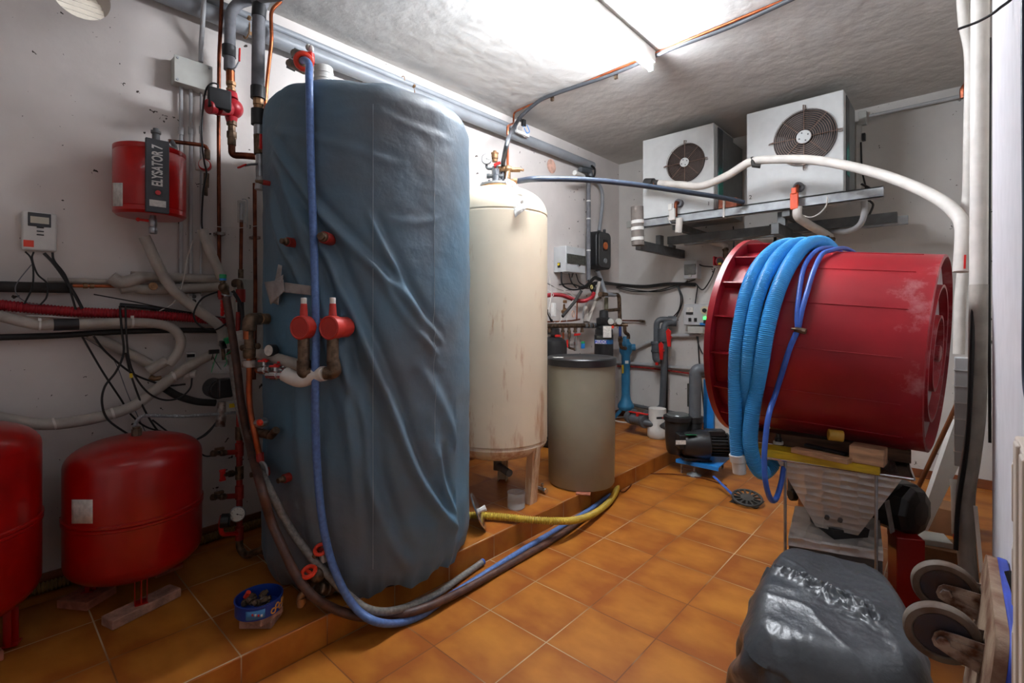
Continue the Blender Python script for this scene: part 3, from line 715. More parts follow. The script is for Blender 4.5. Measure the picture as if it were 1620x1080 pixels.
# thin grey conduits
cg = 'thin grey conduits on the left wall'
def conduit(p0, p1, r, lab, m='conduit', g=cg, clips=()):
    t = thing('conduit', lab, 'conduit', p1, g)
    obj('tube', MB().tube([p0, p1], r, 12), M[m], t)
    return t
t = thing('conduit', 'grey conduit rising from the junction box to the ceiling in front of the drain pipe', 'conduit', W(K1, 861, 262, .04), cg); obj('tube', MB().tube(fillet([W(K1, 872, -40, .135), W(K1, 868, 60, .135), W(K1, 858, 210, .04), W(K1, 858, 265, .04)], .08), .012, 12), M['conduit'], t)
for x, lab in ((773, 'grey conduit below the junction box, nearest the red vessel'), (815, 'grey conduit below the junction box, second from the red vessel'), (858, 'grey conduit below the junction box, behind the black cable')):
    a = W(K1, x, 370, .025); b = X(x*.3704, 468, WX+.025); t = conduit(a, b, .0095 if x != 858 else .006, lab)
    obj('coupler', MB().cyl((a.x, a.y, a.z-.22), (a.x, a.y, a.z-.26), .0125 if x != 858 else .009), M['conduit'], t)
# straight copper pipes
def cpipe(pts, r, lab, m='copperd'):
    o = obj('copper_pipe', MB().tube(fillet(pts, .04), r, 12), M[m]); return tag(o, lab, 'pipe', 'copper pipes on the left wall')
cpipe([W(K4, 183, -20, .135), W(K4, 178, 120, .135), W(K4, 168, 330, .06), W(K4, 165, 700, .05), X(347, 470, WX+.05)], .010, 'copper pipe descending behind the black pump box beside the junction box')
cpipe([W(K4, 560, -30, .14), W(K4, 462, 60, .14), W(K4, 468, 230, .14), W(K4, 440, 470, .08), W(K4, 430, 640, .07)], .0105, 'copper pipe bending down from the ceiling to the tank top', 'copper')
cpipe([X(403, 290, WX+.06), X(404, 470, WX+.06), X(402, 600, WX+.06)], .011, 'dark copper pipe down the wall next to the tank cover')
t = thing('air_vent', 'clear capped air vent on a short copper pipe between the wall pipes', 'vent', X(381, 435, WX+.07))
obj('pipe', MB().cyl(X(382, 345, WX+.07), X(381, 428, WX+.07), .0095), M['copperd'], t)
obj('nut', MB().cyl(X(381, 426, WX+.07), X(381, 440, WX+.07), .015, n=8), M['brassd'], t)
obj('cap', MB().cyl(X(382, 318, WX+.07), X(382, 352, WX+.07), .021, .021, 18), M['clear'], t)
obj('inner', MB().cyl(X(382, 322, WX+.07), X(382, 348, WX+.07), .010), M['steel'], t)
obj('small_tube', MB().tube(fillet([X(383, 315, WX+.08), X(391, 315, WX+.10), X(391, 360, WX+.10)], .02), .004, 8), M['conduit'], t)
for i, (x, y) in enumerate([(347, 370), (403, 376)]):
    o = obj('pipe_clip', MB().box(X(x, y, WX+.03), (.06, .045, .018)).cyl(X(x-7, y, WX+.062), X(x-7, y, WX+.07), .008), M['rust'], bev=.002); tag(o, ['rusty clip on the copper pipe left of the air vent', 'rusty clip on the dark copper pipe beside the tank'][i], 'clip', 'rusty pipe clips')
o = obj('white_wire', MB().tube([X(340, 358, WX+.09), X(375, 361, WX+.095), X(409, 357, WX+.1)], .002, 6), M['cablew']); tag(o, 'thin white wire stretched across the wall pipes at the air vent', 'wire')

# thick sleeved pipes with pump and valves
t = thing('pump_line', 'grey sleeved pipe with red circulation pump and brass valves left of the tank', 'pipe', W(K4, 240, 800, .2))
o2 = .16
pl = [W(K4, 420, -30, o2), W(K4, 330, -8, o2), W(K4, 232, 40, o2), W(K4, 232, 100, o2), W(K4, 226, 280, o2)]
obj('foam_sleeve', MB().tube(fillet([D(*K4(500, -40), 1.9), W(K4, 370, -8, o2), W(K4, 270, 20, o2), W(K4, 232, 75, o2), W(K4, 226, 400, o2)], .10, 8), .028, 18), M['foam'], t)
obj('tape_band', MB().cyl(W(K4, 224, 262, o2), W(K4, 224, 325, o2), .034, n=20), M['tapeb'], t)
vx = lambda x, y, o=o2: W(K4, x, y, o)
obj('copper_joint', MB().cyl(vx(232, 408), vx(233, 470), .022, n=16), M['copper'], t)
obj('ball_valve', MB().lathe([(.024, 0), (.026, .012), (.020, .014), (.020, .03), (.026, .032), (.026, .05), (.018, .055)], vx(236, 520), (0, 0, 1), 8).cyl(vx(232, 395), vx(232, 408), .019), M['brass'], t, bev=.001)
obj('handle_arm', MB().tube([vx(240, 395, .18), vx(262, 385, .21), vx(280, 350, .22)], .004, 6), M['steel'], t)
obj('red_handle', MB().beam(vx(285, 275, .22), vx(283, 350, .22), .008, .014, (1, 0, 0)), M['redh'], t, bev=.002)
pc2 = vx(235, 620)
obj('pump_body', MB().lathe([(.025, -.13), (.03, -.125), (.052, -.10), (.056, -.02), (.052, .01), (.03, .03)], pc2, vd*.55+Vector((0, -.9, 0)), 28).cyl(vx(240, 540), vx(240, 700), .030, .028, 20) if False else
    MB().cyl(vx(243, 525), vx(238, 560), .024, .034).cyl(vx(238, 668), vx(238, 700), .032, .024).ball(vx(245, 618), .056, 20, 14, (1, .95, .95)).cyl(vx(245, 618), vx(150, 612, .22), .040, .040, 28), M['redpump'], t, bev=.002)
ctrl = vx(170, 568, .24)
obj('terminal_box', MB().box(ctrl, (.05, .105, .105), Matrix.Rotation(-.15, 3, 'Z')), mat('matt_black', (30, 30, 32), .65, var=.05), t, bev=.006)
obj('pump_motor', MB().cyl(vx(140, 610, .22), vx(105, 606, .23), .037, n=28), M['redpump'], t, bev=.003)
obj('lower_union', MB().lathe([(.018, -.0), (.022, .004), (.022, .04), (.026, .045), (.026, .075), (.020, .08), (.020, .11), (.027, .112), (.027, .135), (.02, .14)], vx(240, 830), (0, 0, 1), 8), M['brassd'], t, bev=.001)
obj('lower_elbow', MB().tube(fillet([vx(240, 830), vx(240, 885), vx(300, 885, .19), vx(375, 892, .22)], .05), .018, 14), M['copperd'], t)
# black lead of the pump, clipped white ring
o = obj('pump_cable', MB().tube(spline([vx(165, 500, .24), vx(155, 478, .24), vx(120, 478, .24), vx(88, 530, .22), vx(70, 700, .2), vx(72, 830, .2), vx(85, 930, .18), W(K1, 882, 740, .16), W(K1, 868, 820, .15), W(K1, 862, 960, .14), W(K1, 880, 1000, .12), W(K1, 900, 998, .11)], 8), .0045, 8), M['cable']); tag(o, 'black cable looping down from the red pump box', 'cable')
t = thing('tank_inlet_line', 'second grey sleeved pipe with brass ball valves meeting the tank cover top left', 'pipe', vx(410, 950, .3))
o3 = .52
v3 = lambda x, y, o=o3: W(K4, x, y, o)
obj('foam_sleeve', MB().tube(fillet([D(*K4(620, -140), 1.85), v3(430, -20), v3(398, 60), v3(393, 120), v3(388, 560)], .10, 8), .030, 18), M['foam'], t)
obj('tape_band', MB().cyl(v3(398, 30), v3(394, 100), .0335, n=20), M['tapeb'], t)
obj('tape_band', MB().cyl(v3(390, 495), v3(390, 562), .0345, n=20), M['tapeb'], t)
obj('union', MB().cyl(v3(392, 562), v3(392, 600), .026, n=8).cyl(v3(392, 600), v3(392, 628), .022), M['brass'], t, bev=.002)
obj('tape_band', MB().cyl(v3(393, 625), v3(393, 712), .0345, n=20), M['tapeb'], t)
obj('ball_valve', MB().cyl(v3(398, 770), v3(400, 880), .029, n=8), M['brassd'], t, bev=.002); obj('union', MB().cyl(v3(396, 712), v3(396, 770), .025, n=16).cyl(v3(403, 880), v3(404, 1010), .022, n=12), M['steel'], t, bev=.002)
obj('red_handle', MB().beam(v3(414, 765, .60), v3(412, 850, .60), .012, .026, (0, 1, 0)), M['redh'], t, bev=.003)
obj('outlet_stub', MB().cyl(v3(400, 845), TK(448, 238, -.06), .020, n=16), M['brass'], t)
obj('lever', MB().tube([v3(405, 935), v3(350, 935, .54), v3(315, 942, .55)], .006, 8), M['steel'], t)
obj('lever_grip', MB().beam(v3(318, 936, .55), v3(278, 955, .56), .022, .008), M['redh'], t, bev=.003)
obj('white_spout', MB().tube(spline([v3(405, 1000), v3(400, 1040), v3(395, 1080)], 6), .021, 12), M['conduit'], t)

# ---- big drain pipes under the ceiling
t = thing('drain_pipe', 'thick grey drain pipe running the length of the left wall under the ceiling', 'pipe', X(700, 190, WX+.07), 'grey drain pipes along the ceiling')
e0 = X(250, -30, WX+.07); e1 = X(937, 266, WX+.07)
zz = X(433, 62, WX+.07).z-.02; zz2 = X(754, 189, WX+.07).z
A_ = Vector((WX+.07, -.5, X(300, 14, WX+.07).z)); 
obj('tube', MB().tube([Vector((WX+.07, FY0, zz+.02)), Vector((WX+.07, e1.y, zz2))], .046, 24), M['pvc'], t)
for i, (x, y) in enumerate([(390, 42), (650, 150)]):
    c = X(x, y, WX+.07); c = Vector((WX+.07, c.y, zz+(zz2-zz)*(c.y+1.6)/(e1.y+1.6))); obj('clip', MB().torus(c, (0, 1, 0), .048, .004, 24, 6).cyl((WX+.13, c.y, c.z-.045), (WX+.14, c.y, c.z-.05), .010, n=8).cyl((WX+.10, c.y, c.z+.045), (WX+.12, c.y, c.z+.055), .010, n=8), M['brass'], t)
t = thing('drain_pipe', 'thinner grey pipe above the thick drain pipe under the ceiling', 'pipe', X(600, 105, WX+.05), 'grey drain pipes along the ceiling')
f0 = X(433, 43, WX+.045); f1 = X(815, 199, WX+.045)
obj('tube', MB().tube([Vector((WX+.045, FY0, f0.z)), f0, Vector((f1.x, f1.y, f0.z))], .023, 20), M['pvc'], t)
o = X(637, 126, WX+.045); obj('clip', MB().torus(o, (0, 1, 0), .025, .003, 20, 6), M['brass'], t)
# ================================================================== sleeved hoses, cables and fittings low on the left wall
def wt(name, k, pts, r, m, lab, cat='pipe', o=.05, group=None, corr=None, n=6, sides=12):
    P = [W(k, p[0], p[1], p[2] if len(p) > 2 else o) for p in pts]
    ob = obj(name, MB().tube(spline(P, n) if len(P) > 2 else P, r, sides, corr), M[m]); return tag(ob, lab, cat, group)
slg = 'pale sleeved pipes on the left wall'
# steep sleeved pipe from vessel to the valve group
wt('sleeved_pipe', K2, [(770, -20), (790, 20), (850, 150), (930, 270), (1050, 370), (1150, 440), (1185, 490), (1190, 560)], .026, 'foaml', 'pale sleeved pipe slanting down from the red drum vessel to the valve cluster', o=.12, group=slg)
wt('sleeved_pipe', K2, [(1080, -60), (1100, 0), (1140, 100), (1185, 200)], .025, 'foaml', 'pale sleeved pipe dropping from the water meter to the green tapped valve', o=.14, group=slg)
wt('sleeved_pipe', K2, [(700, 190), (900, 198), (1170, 208)], .024, 'foaml', 'upper pale sleeved pipe running level toward the valve cluster', o=.045, group=slg)
wt('sleeved_pipe', K2, [(640, 258), (720, 250), (800, 265), (1100, 252), (1170, 245)], .026, 'foaml', 'pale sleeved pipe with a small brass plug just below the upper level one', o=.05, group=slg)
wt('pipe_elbow_sleeve', K2, [(592, 195), (640, 225), (700, 215), (760, 195)], .03, 'foaml', 'bulky taped sleeve end left of the two level sleeved pipes', o=.07)
o = obj('brass_plug', MB().cyl(W(K2, 818, 245, .07), W(K2, 818, 245, .09), .020, n=20).cyl(W(K2, 818, 245, .09), W(K2, 818, 245, .095), .009, n=10), M['brass'], bev=.002); tag(o, 'round brass plug on the pale sleeved pipe', 'plug')
wt('cut_sleeve', K2, [(255, 212), (620, 222)], .012, 'foaml', 'thin grey sleeve above the copper joint, fixed flat to the wall', o=.02)
t = thing('copper_joint', 'copper pipe coming out of a black sleeve with two brass rings at the far left', 'pipe', W(K2, 400, 250, .05))
obj('black_sleeve', MB().tube([W(K2, -700, 231, .06), W(K2, 385, 256, .05)], .024, 14), M['foamb'], t)
obj('copper_tube', MB().tube([W(K2, 380, 243, .05), W(K2, 640, 246, .05)], .008, 10), M['copper'], t)
for x in (455, 490): obj('ring', MB().cyl(W(K2, x-12, 243, .05), W(K2, x+12, 243, .05), .013, n=10), M['brass'], t, bev=.001)
wt('corrugated_pipe', K2, [(-700, 319), (-160, 325), (0, 345), (200, 365), (400, 382), (640, 392), (900, 405), (1060, 418), (1230, 440)], .023, 'redcor', 'dark red corrugated pipe crossing the left wall', o=.07, corr=(.012, .0035), n=10)
t = thing('sleeved_pipe', 'pale sleeved pipe with black tape and zip ties curling back at its right end', 'pipe', W(K2, 600, 440, .1), slg)
P = [W(K2, x, y, .11) for x, y in [(-700, 379), (-160, 380), (0, 405), (120, 435), (210, 452), (300, 450), (430, 446), (700, 438), (830, 445), (920, 470), (965, 530), (950, 600), (900, 665)]]
obj('sleeve', MB().tube(spline(P, 6), .0235, 14), M['foaml'], t)
obj('black_tape', MB().tube([W(K2, 285, 451, .11), W(K2, 420, 447, .11)], .0275, 14), M['tapeb'], t)
for x, y in ((212, 450), (706, 438)): obj('zip_tie', MB().cyl(W(K2, x-6, y, .11), W(K2, x+6, y, .11), .027, n=16).box(W(K2, x, y-28, .135), (.012, .012, .014)), M['white'], t)
wt('black_pipe', K2, [(-700, 534), (-160, 520), (0, 518), (300, 508), (650, 488), (1000, 480), (1200, 484)], .014, 'blackr', 'long black plastic pipe crossing the left wall under the dark red one', o=.06)
wt('black_pipe', K2, [(640, 345), (800, 360), (1000, 390), (1200, 425)], .011, 'tapeb', 'short dark pipe piece behind the dark red corrugated pipe', o=.03)
t = thing('sleeved_pipe', 'pale sleeved pipe slanting behind the cables with a right angled end joint', 'pipe', W(K2, 700, 620, .05), slg)
obj('sleeve', MB().tube([W(K2, 480, 500, .045), W(K2, 800, 660, .045)], .024, 12), M['foaml'], t)
obj('sleeve_end', MB().tube([W(K2, 790, 700, .09), W(K2, 890, 640, .10)], .026, 12), M['foaml'], t)
obj('tip', MB().cyl(W(K2, 820, 740, .09), W(K2, 860, 735, .09), .012).cyl(W(K2, 800, 730, .09), W(K2, 830, 742, .09), .014), M['brass'], t)
t = thing('sleeved_pipe', 'long pale sleeved hose sagging along the wall above the red expansion tanks', 'pipe', W(K2, 400, 900, .1), slg)
P = [W(K2, x, y, .13) for x, y in [(-700, 975), (-160, 920), (0, 950), (150, 975), (290, 980), (450, 960), (600, 925), (720, 880), (830, 800), (930, 725), (1030, 660), (1130, 610)]]
obj('sleeve', MB().tube(spline(P, 6), .026, 14), M['foaml'], t)
for x, y in ((290, 980), (600, 925), (925, 728)): obj('joint_tape', MB().cyl(W(K2, x-7, y+1, .13), W(K2, x+7, y-3, .13), .0275, n=16), M['foamw'], t)
wt('black_sleeve', K2, [(880, 790), (950, 830), (1050, 860), (1150, 868)], .019, 'foamb', 'thick black sleeved pipe running to the black pump', o=.08)
wt('steel_hose', K2, [(715, 1040, .2), (720, 990, .2), (745, 950, .2), (790, 935, .2), (1000, 938, .2), (1270, 918, .22)], .0085, 'galv', 'ribbed steel hose rising from the red tank and running to the manifold', o=.2, cat='hose', corr=(.007, .0015), n=10)
# cables
cb = 'black cables hanging on the left wall'
def cab(pts, lab, k=K2, r=.004, o=.10, m='cable', g=cb): return wt('cable', k, pts, r, m, lab, 'cable', o=o, group=g, sides=7)
cab([(135, 60), (165, 95), (178, 160), (172, 250), (130, 340)], 'black cable leaving the controller to the lower left', r=.0035)
cab([(180, 62), (172, 100), (200, 180), (250, 230), (250, 300), (215, 345)], 'second black cable under the controller bending right', r=.0035)
cab([(168, 130), (90, 230), (90, 290), (150, 335), (220, 342)], 'thin grey loop of cable under the controller', r=.002, m='foam')
cab([(235, 68), (285, 120), (340, 195), (400, 290), (440, 365)], 'thick black cable bundle slanting right from the controller', r=.007)
cab([(280, 65), (290, 110), (350, 190), (385, 300), (405, 370)], 'black cable slanting down beside the thick bundle', r=.0045)
cab([(440, 515), (500, 620), (560, 720), (640, 840), (700, 930), (790, 1000), (950, 1040), (1040, 1100)], 'black cable running diagonally from the black pipe to the red tank', r=.0045)
cab([(500, 510), (560, 590), (690, 700), (800, 750), (900, 775), (990, 768)], 'black cable slanting along the sleeved pipe', r=.005)
cab([(640, 350), (650, 480), (660, 600), (620, 700), (560, 780), (545, 870), (580, 960), (700, 1045)], 'black cable looping in a wide S in front of the wall', r=.0048, o=.16)
cab([(670, 350), (675, 500), (690, 640), (730, 740), (800, 820), (880, 852), (960, 840), (1015, 790), (1025, 735)], 'black cable ending at the white plug', r=.0045, o=.16)
cab([(670, 600), (700, 720), (760, 880), (830, 1000), (900, 1070)], 'black cable with a yellow tag hanging straight down', r=.0045, o=.15)
cab([(500, 288), (700, 325), (900, 365), (1230, 420)], 'thin black cable running right above the dark red pipe', r=.003)
cab([(1170, 272), (1080, 310), (1035, 390), (1060, 450), (1140, 480), (1230, 430)], 'black cable loop around the steep sleeved pipe', r=.0045, o=.16)
cab([(1165, 900), (1160, 960), (1100, 1030), (1020, 1080)], 'black cable between the pump and the red tank top', r=.0045, o=.14)
cab([(1030, 0, .1), (1000, 100), (975, 230), (930, 330), (850, 378)], 'white cable hanging from the water meter', r=.0028, m='cablew', o=.08, g='thin white cables')
cab([(450, 520), (560, 590), (620, 660), (690, 840), (790, 1050)], 'thin grey cable running down behind the black ones', r=.002, m='foam', o=.06, g='thin white cables')
cab([(140, 404), (240, 405), (420, 418)], 'thin white wire on the dark red pipe', r=.003, m='cablew', o=.1, g='thin white cables')
for k_, (a, b, lab) in enumerate([((60, 330), (130, 345), 'thin black cable ending low beside the red tank manifold'), ]):
    wt('cable', K3, [(620, 10), (700, 70), (770, 105), (830, 155), (870, 155)], .004, 'cable', 'black cable crossing in front of the wall to the brass valve', 'cable', o=.2, group=cb)
wt('cable', K3, [(780, 100), (840, 70), (880, 20), (885, -20)], .004, 'cable', 'short black cable above the right end of the red tank', 'cable', o=.2, group=cb)
o = obj('cable_tag', MB().box(W(K2, 700, 722, .155), (.004, .012, .022)), M['yellow']); tag(o, 'small yellow tag on a black cable', 'tag')
# socket, room thermostat, plug
t = thing('wall_socket', 'double white wall socket behind the sleeved pipes', 'socket', W(K2, 1035, 310, 0))
obj('frame', MB().bb(W(K2, 992, 345, 0), W(K2, 1075, 285, .03)), M['white'], t, bev=.003)
for y in (300, 325): obj('outlet', MB().cyl(W(K2, 1035, y, .03), W(K2, 1035, y, .032), .012, n=16), M['smoke'], t)
t = thing('timer_socket', 'white digital timer plugged in low on the wall', 'timer', W(K2, 1018, 620, 0))
obj('case', MB().bb(W(K2, 990, 650, 0), W(K2, 1048, 598, .05)), M['white'], t, bev=.005)
a_ = W(K2, 998, 625, .05); b_ = W(K2, 1040, 606, .052); obj('display', MB().bb(a_, b_), M['black'], t)
o = obj('plug', MB().cyl(W(K2, 1005, 712, .1), W(K2, 1048, 712, .12), .020, n=18).cyl(W(K2, 975, 715, .1), W(K2, 1005, 712, .1), .028, n=18), M['white'], bev=.004); tag(o, 'white round plug in front of the low sleeved hose', 'plug')
o = obj('panel_plate', MB().bb(W(K7, 175, 480, .0), W(K7, 328, 190, .05)), M['greyb'], bev=.006); tag(o, 'white flat panel box behind the valves beside the tank', 'box')
# valve cluster around (360, 470..700)
cl = .30
c7 = lambda x, y, o=cl: W(K7, x, y, o)
t = thing('hose_valve', 'brass valve with green cap and red handle at the top of the brown hose', 'valve', c7(110, 300))
obj('cap', MB().cyl(c7(102, 152), c7(102, 182), .017, n=16), M['green'], t, bev=.002)
obj('cap_ring', MB().cyl(c7(102, 182), c7(102, 196), .017, n=16), M['bluepl'], t)
obj('body', MB().cyl(c7(102, 196), c7(105, 235), .012).ball(c7(108, 245), .026, 14, 10).cyl(c7(110, 255), c7(130, 300), .022, .016, 10), M['brassd'], t)
obj('collar', MB().cyl(c7(95, 265), c7(165, 300), .011).torus(c7(128, 300), (.3, .2, 1), .02, .005, 20, 6), M['steel'], t)
obj('red_body', MB().cyl(c7(85, 265, .27), c7(90, 330, .27), .013), M['reds'], t)
w_ = MB()
for k in range(4): w_.box(c7(98, 345+k*28, .31), (.014, .018, .016))
obj('handle', w_.beam(c7(98, 340, .31), c7(96, 450, .31), .010, .014), M['redh'], t, bev=.003)
t = thing('pipe_union', 'brass elbow with a worn red sleeve in front of the white panel box', 'pipe', c7(220, 280))
obj('elbow', MB().tube(fillet([c7(185, 225, .10), c7(185, 205, .14), c7(222, 205, .2), c7(228, 260, .2)], .03), .017, 12), M['brassd'], t)
obj('sleeve', MB().cyl(c7(228, 258, .2), c7(228, 350, .2), .024, n=16), M['reds'], t, bev=.002)
obj('sleeve', MB().cyl(c7(215, 420, .2), c7(210, 570, .2), .014, n=14), M['reds'], t)
obj('collar', MB().cyl(c7(228, 350, .2), c7(230, 440, .2), .017, n=10), M['blackr'], t)
o = obj('black_pipe', MB().tube(spline([c7(170, 270, .24), c7(210, 330, .25), c7(238, 400, .25), c7(240, 480, .25), c7(235, 560, .25)], 6), .010, 10), M['blackr']); tag(o, 'short black hose beside the brown hose', 'hose')
o = obj('paper_tag', MB().box(c7(238, 590, .34), (.002, .05, .06), Matrix.Rotation(.2, 3, 'X')), M['paper']); tag(o, 'pale torn paper tag hanging on the copper riser', 'tag')
t = thing('green_wired_fitting', 'clear fitting with green wires and black clips above the black pump', 'fitting', c7(90, 720))
obj('clear_body', MB().cyl(c7(25, 820, .2), c7(200, 815, .24), .032, n=20), M['clear'], t)
obj('cap', MB().beam(c7(115, 630, .3), c7(160, 612, .3), .03, .03), M['green'], t, bev=.004)
obj('clip', MB().beam(c7(0, 705, .28), c7(75, 700, .28), .016, .022).beam(c7(85, 660, .28), c7(120, 650, .28), .03, .04).box(c7(100, 645, .27), (.05, .02, .03)), M['black'], t, bev=.003)
obj('body', MB().cyl(c7(100, 660, .22), c7(110, 760, .22), .010).cyl(c7(135, 705, .22), c7(200, 705, .22), .016).cyl(c7(140, 775, .2), c7(200, 775, .2), .018), M['brassd'], t)
for pts in ([(70, 690), (45, 760), (20, 850)], [(120, 740), (130, 780), (110, 810)], [(150, 660), (160, 690), (120, 730)]):
    obj('green_wire', MB().tube(spline([c7(x, y, .27) for x, y in pts], 5), .0025, 6), M['green'], t)
for pts in ([(30, 740), (60, 790), (90, 830)], [(40, 690), (20, 760)], ):
    obj('black_wire', MB().tube(spline([c7(x, y, .28) for x, y in pts], 5), .002, 6), M['cable'], t)
# black pump
t = thing('circulation_pump', 'black circulation pump with a yellow sticker left of the brown hose', 'pump', c7(90, 1000, .2))
pa = c7(75, 970, .26)
obj('motor', MB().cyl(pa-Vector((.10, 0, 0)), pa, .052, n=28).cyl(pa, pa+Vector((.012, 0, 0)), .044, n=28), M['black'], t, bev=.004)
obj('terminal_box', MB().box(c7(110, 960, .26), (.06, .07, .10)), M['black'], t, bev=.008)
obj('flange', MB().cyl(c7(100, 1060, .2), K8 and W(K8, 70, 210, .2), .024), M['rust'], t)
a_ = W(K8, 140, 85, .24); obj('sticker_plate', MB().box(a_, (.02, .05, .05)), M['greyb'], t); obj('sticker', MB().box(a_+Vector((.011, 0, .004)), (.003, .03, .022)), M['yellow'], t)
# manifold column
MX = -2.76
def m8(x, y, dx=0): p = K8(x, y); return X(p[0], p[1], MX+dx)
t = thing('fill_manifold', 'red painted vertical manifold with brass taps and two gauges beside the red tank', 'manifold', m8(190, 940))
top_, bot_ = m8(188, 130), m8(188, 885)
obj('column', MB().cyl(Vector((MX, top_.y, bot_.z)), Vector((MX, top_.y, top_.z)), .0145), M['reds'], t)
yy = top_.y
for y, m_ in ((250, 'brassd'), (350, 'reds'), (490, 'brassd'), (610, 'reds'), (860, 'reds')):
    z_ = m8(188, y).z; obj('tee', MB().lathe([(.017, -.035), (.020, -.033), (.020, .033), (.017, .035)], (MX, yy, z_), n=14), M[m_], t)
def tap(y0_, x1_, kind):
    z_ = m8(188, y0_).z; e = m8(x1_, y0_+10, .03)
    if kind == 'tap':
        obj('branch', MB().cyl((MX, yy, z_), Vector((MX, yy, z_)).lerp(e, .5), .013), M['reds'], t)
        obj('tap', MB().lathe([(.012, 0), (.016, .01), (.016, .03), (.011, .035), (.011, .05), (.016, .055), (.016, .075), (.009, .08)], Vector((MX, yy, z_)).lerp(e, .45), e-Vector((MX, yy, z_)), 10).box(Vector((MX, yy, z_)).lerp(e, .7)+Vector((0, 0, .022)), (.02, .04, .012)), M['brassd'], t, bev=.001)
tap(365, 12, 'tap'); tap(632, 8, 'tap')
z_ = m8(188, 490).z; h0 = m8(85, 505, .03)
obj('branch', MB().cyl((MX, yy, z_), h0, .011).cyl(Vector((MX, yy, z_)).lerp(h0, .4), Vector((MX, yy, z_)).lerp(h0, .6), .017, n=8), M['brassd'], t)
obj('wheel_handle', MB().beam(h0+Vector((0, 0, .035)), h0-Vector((0, 0, .045)), .012, .02).box(h0, (.016, .024, .05)).box(h0+Vector((0, 0, .022)), (.014, .03, .012)).box(h0-Vector((0, 0, .025)), (.014, .03, .012)), M['redh'], t, bev=.004)
def gauge(c, R, d, par, name='gauge', rim='steel', th=.03, needle=True):
    d = Vector(d).normalized(); u, v, _ = basis(d)
    g_ = obj(name, MB().lathe([(R*.8, -th), (R, -th+.006), (R, .004), (R*.9, .006), (R*.88, .002), (0.0001, .002)], c, d, 28), M[rim], par)
    obj('dial', MB().cyl(c+d*.002, c+d*.004, R*.88, n=28), mat('dial_white', (226, 222, 212), .4, var=.02), g_)
    nb = MB()
    for k in range(9):
        a = math.radians(-130+k*32.5+90); q_ = c+d*.0045+(u*math.cos(a)+v*math.sin(a))*R*.7
        nb.box(q_, (.0022, .0022, .0022))
    a = math.radians(200); nb.tube([c+d*.006-(u*math.cos(a)+v*math.sin(a))*R*.2, c+d*.006+(u*math.cos(a)+v*math.sin(a))*R*.65], .0012, 5).cyl(c+d*.004, c+d*.008, R*.09, n=10)
    obj('needle', nb, M['black'], g_); return g_
gc = m8(176, 745, .06); gauge(gc, .037, Vector((0, 0, CAMZ))-gc+Vector((0, 0, -.3)), t)
gc2 = m8(82, 785, .06); gauge(gc2, .034, (-.45, -.95, .1), t, rim='black', th=.035)
obj('red_face', MB().cyl(gc2+Vector((-.45, -.95, .1)).normalized()*.007, gc2+Vector((-.45, -.95, .1)).normalized()*.011, .028), M['reds'], t)
z_ = m8(188, 860).z; e = m8(75, 870, .06); obj('gauge_branch', MB().tube(fillet([Vector((MX, yy, z_)), e, Vector((e.x, e.y, gc2.z))], .03), .011, 10), M['redh'], t)
obj('foot_elbow', MB().tube(fillet([Vector((MX, yy, bot_.z+.01)), Vector((MX, yy, bot_.z-.06)), m8(230, 1000, .05), m8(340, 955, .16)], .06), .018, 12), M['brassd'], t)
obj('union_nut', MB().cyl(m8(335, 960, .15), m8(378, 935, .20), .028, n=6), M['brassd'], t, bev=.002)
# ---- expansion tanks
def etank(x, y, R, z0, z1, lab, legs, leggap=.05):
    t = thing('expansion_tank', lab, 'expansion tank', (x, y, SZ), 'red expansion tanks'); H_ = z1-z0; a = .32*R*1.1
    pf_ = []
    for i in range(13): q_ = PI/2*i/12; pf_.append((R*math.sin(q_)**.75 if i else .001, z0+a*1.15*(1-math.cos(q_))))
    zm = z0+H_*.47
    pf_ += [(R, zm-.016), (R+.005, zm-.012), (R+.005, zm-.004), (R, zm), (R+.006, zm+.004), (R+.006, zm+.013), (R, zm+.017)]
    for i in range(13): q_ = PI/2*(1-i/12); pf_.append((R*math.sin(q_)**.75 if i < 12 else .001, z1-a*1.15*(1-math.cos(q_))))
    obj('body', MB().lathe(pf_, (x, y, 0), n=64, cap=False), M['redt'], t)
    for g_, top in legs:
        p_ = Vector((x+math.cos(g_)*R*.72, y+math.sin(g_)*R*.72, 0)); di = Vector((math.cos(g_), math.sin(g_), 0)); ti = Vector((-di.y, di.x, 0))
        m_ = MB().beam((p_.x, p_.y, top), (p_.x, p_.y, z0+.07), .004, .045, di).beam(p_+Vector((0, 0, top+.003))-di*.02, p_+Vector((0, 0, top+.003))+di*.025, .045, .005)
        m_.beam(p_+ti*.021+Vector((0, 0, top)), p_+ti*.021+Vector((0, 0, z0+.05)), .016, .003, ti).beam(p_-ti*.021+Vector((0, 0, top)), p_-ti*.021+Vector((0, 0, z0+.05)), .016, .003, ti)
        obj('leg', m_, M['redt'], t)
    return t
def az(x, y, x2, y2): return math.atan2(y2-y, x2-x)
lg = Z(222, 950, .165)
gt = az(-2.755, .50, lg.x, lg.y)
t = etank(-2.755, .50, .252, .235, .845, 'squat red expansion tank with a paper label beside the manifold', [(gt, .166), (gt+2.1, .166), (gt-2.1, .163)])
obj('top_nipple', MB().cyl((-2.755, .5, .835), (-2.755, .5, .875), .020, n=8).cyl((-2.755, .5, .86), (-2.755, .5, .885), .015, n=8), M['brassd'], t)
mb = MB(); vs = []; fs = []
for i in range(9):
    for j in (0, 1): vs.append(CY_(113+i*4.2, 790 if j == 0 else 828, -2.755, .50, .2525))
for i in range(8): fs.append((2*i, 2*i+2, 2*i+3, 2*i+1))
lab_ = obj('data_label', mb.add(vs, fs), M['paper'], t, solid=.0005)
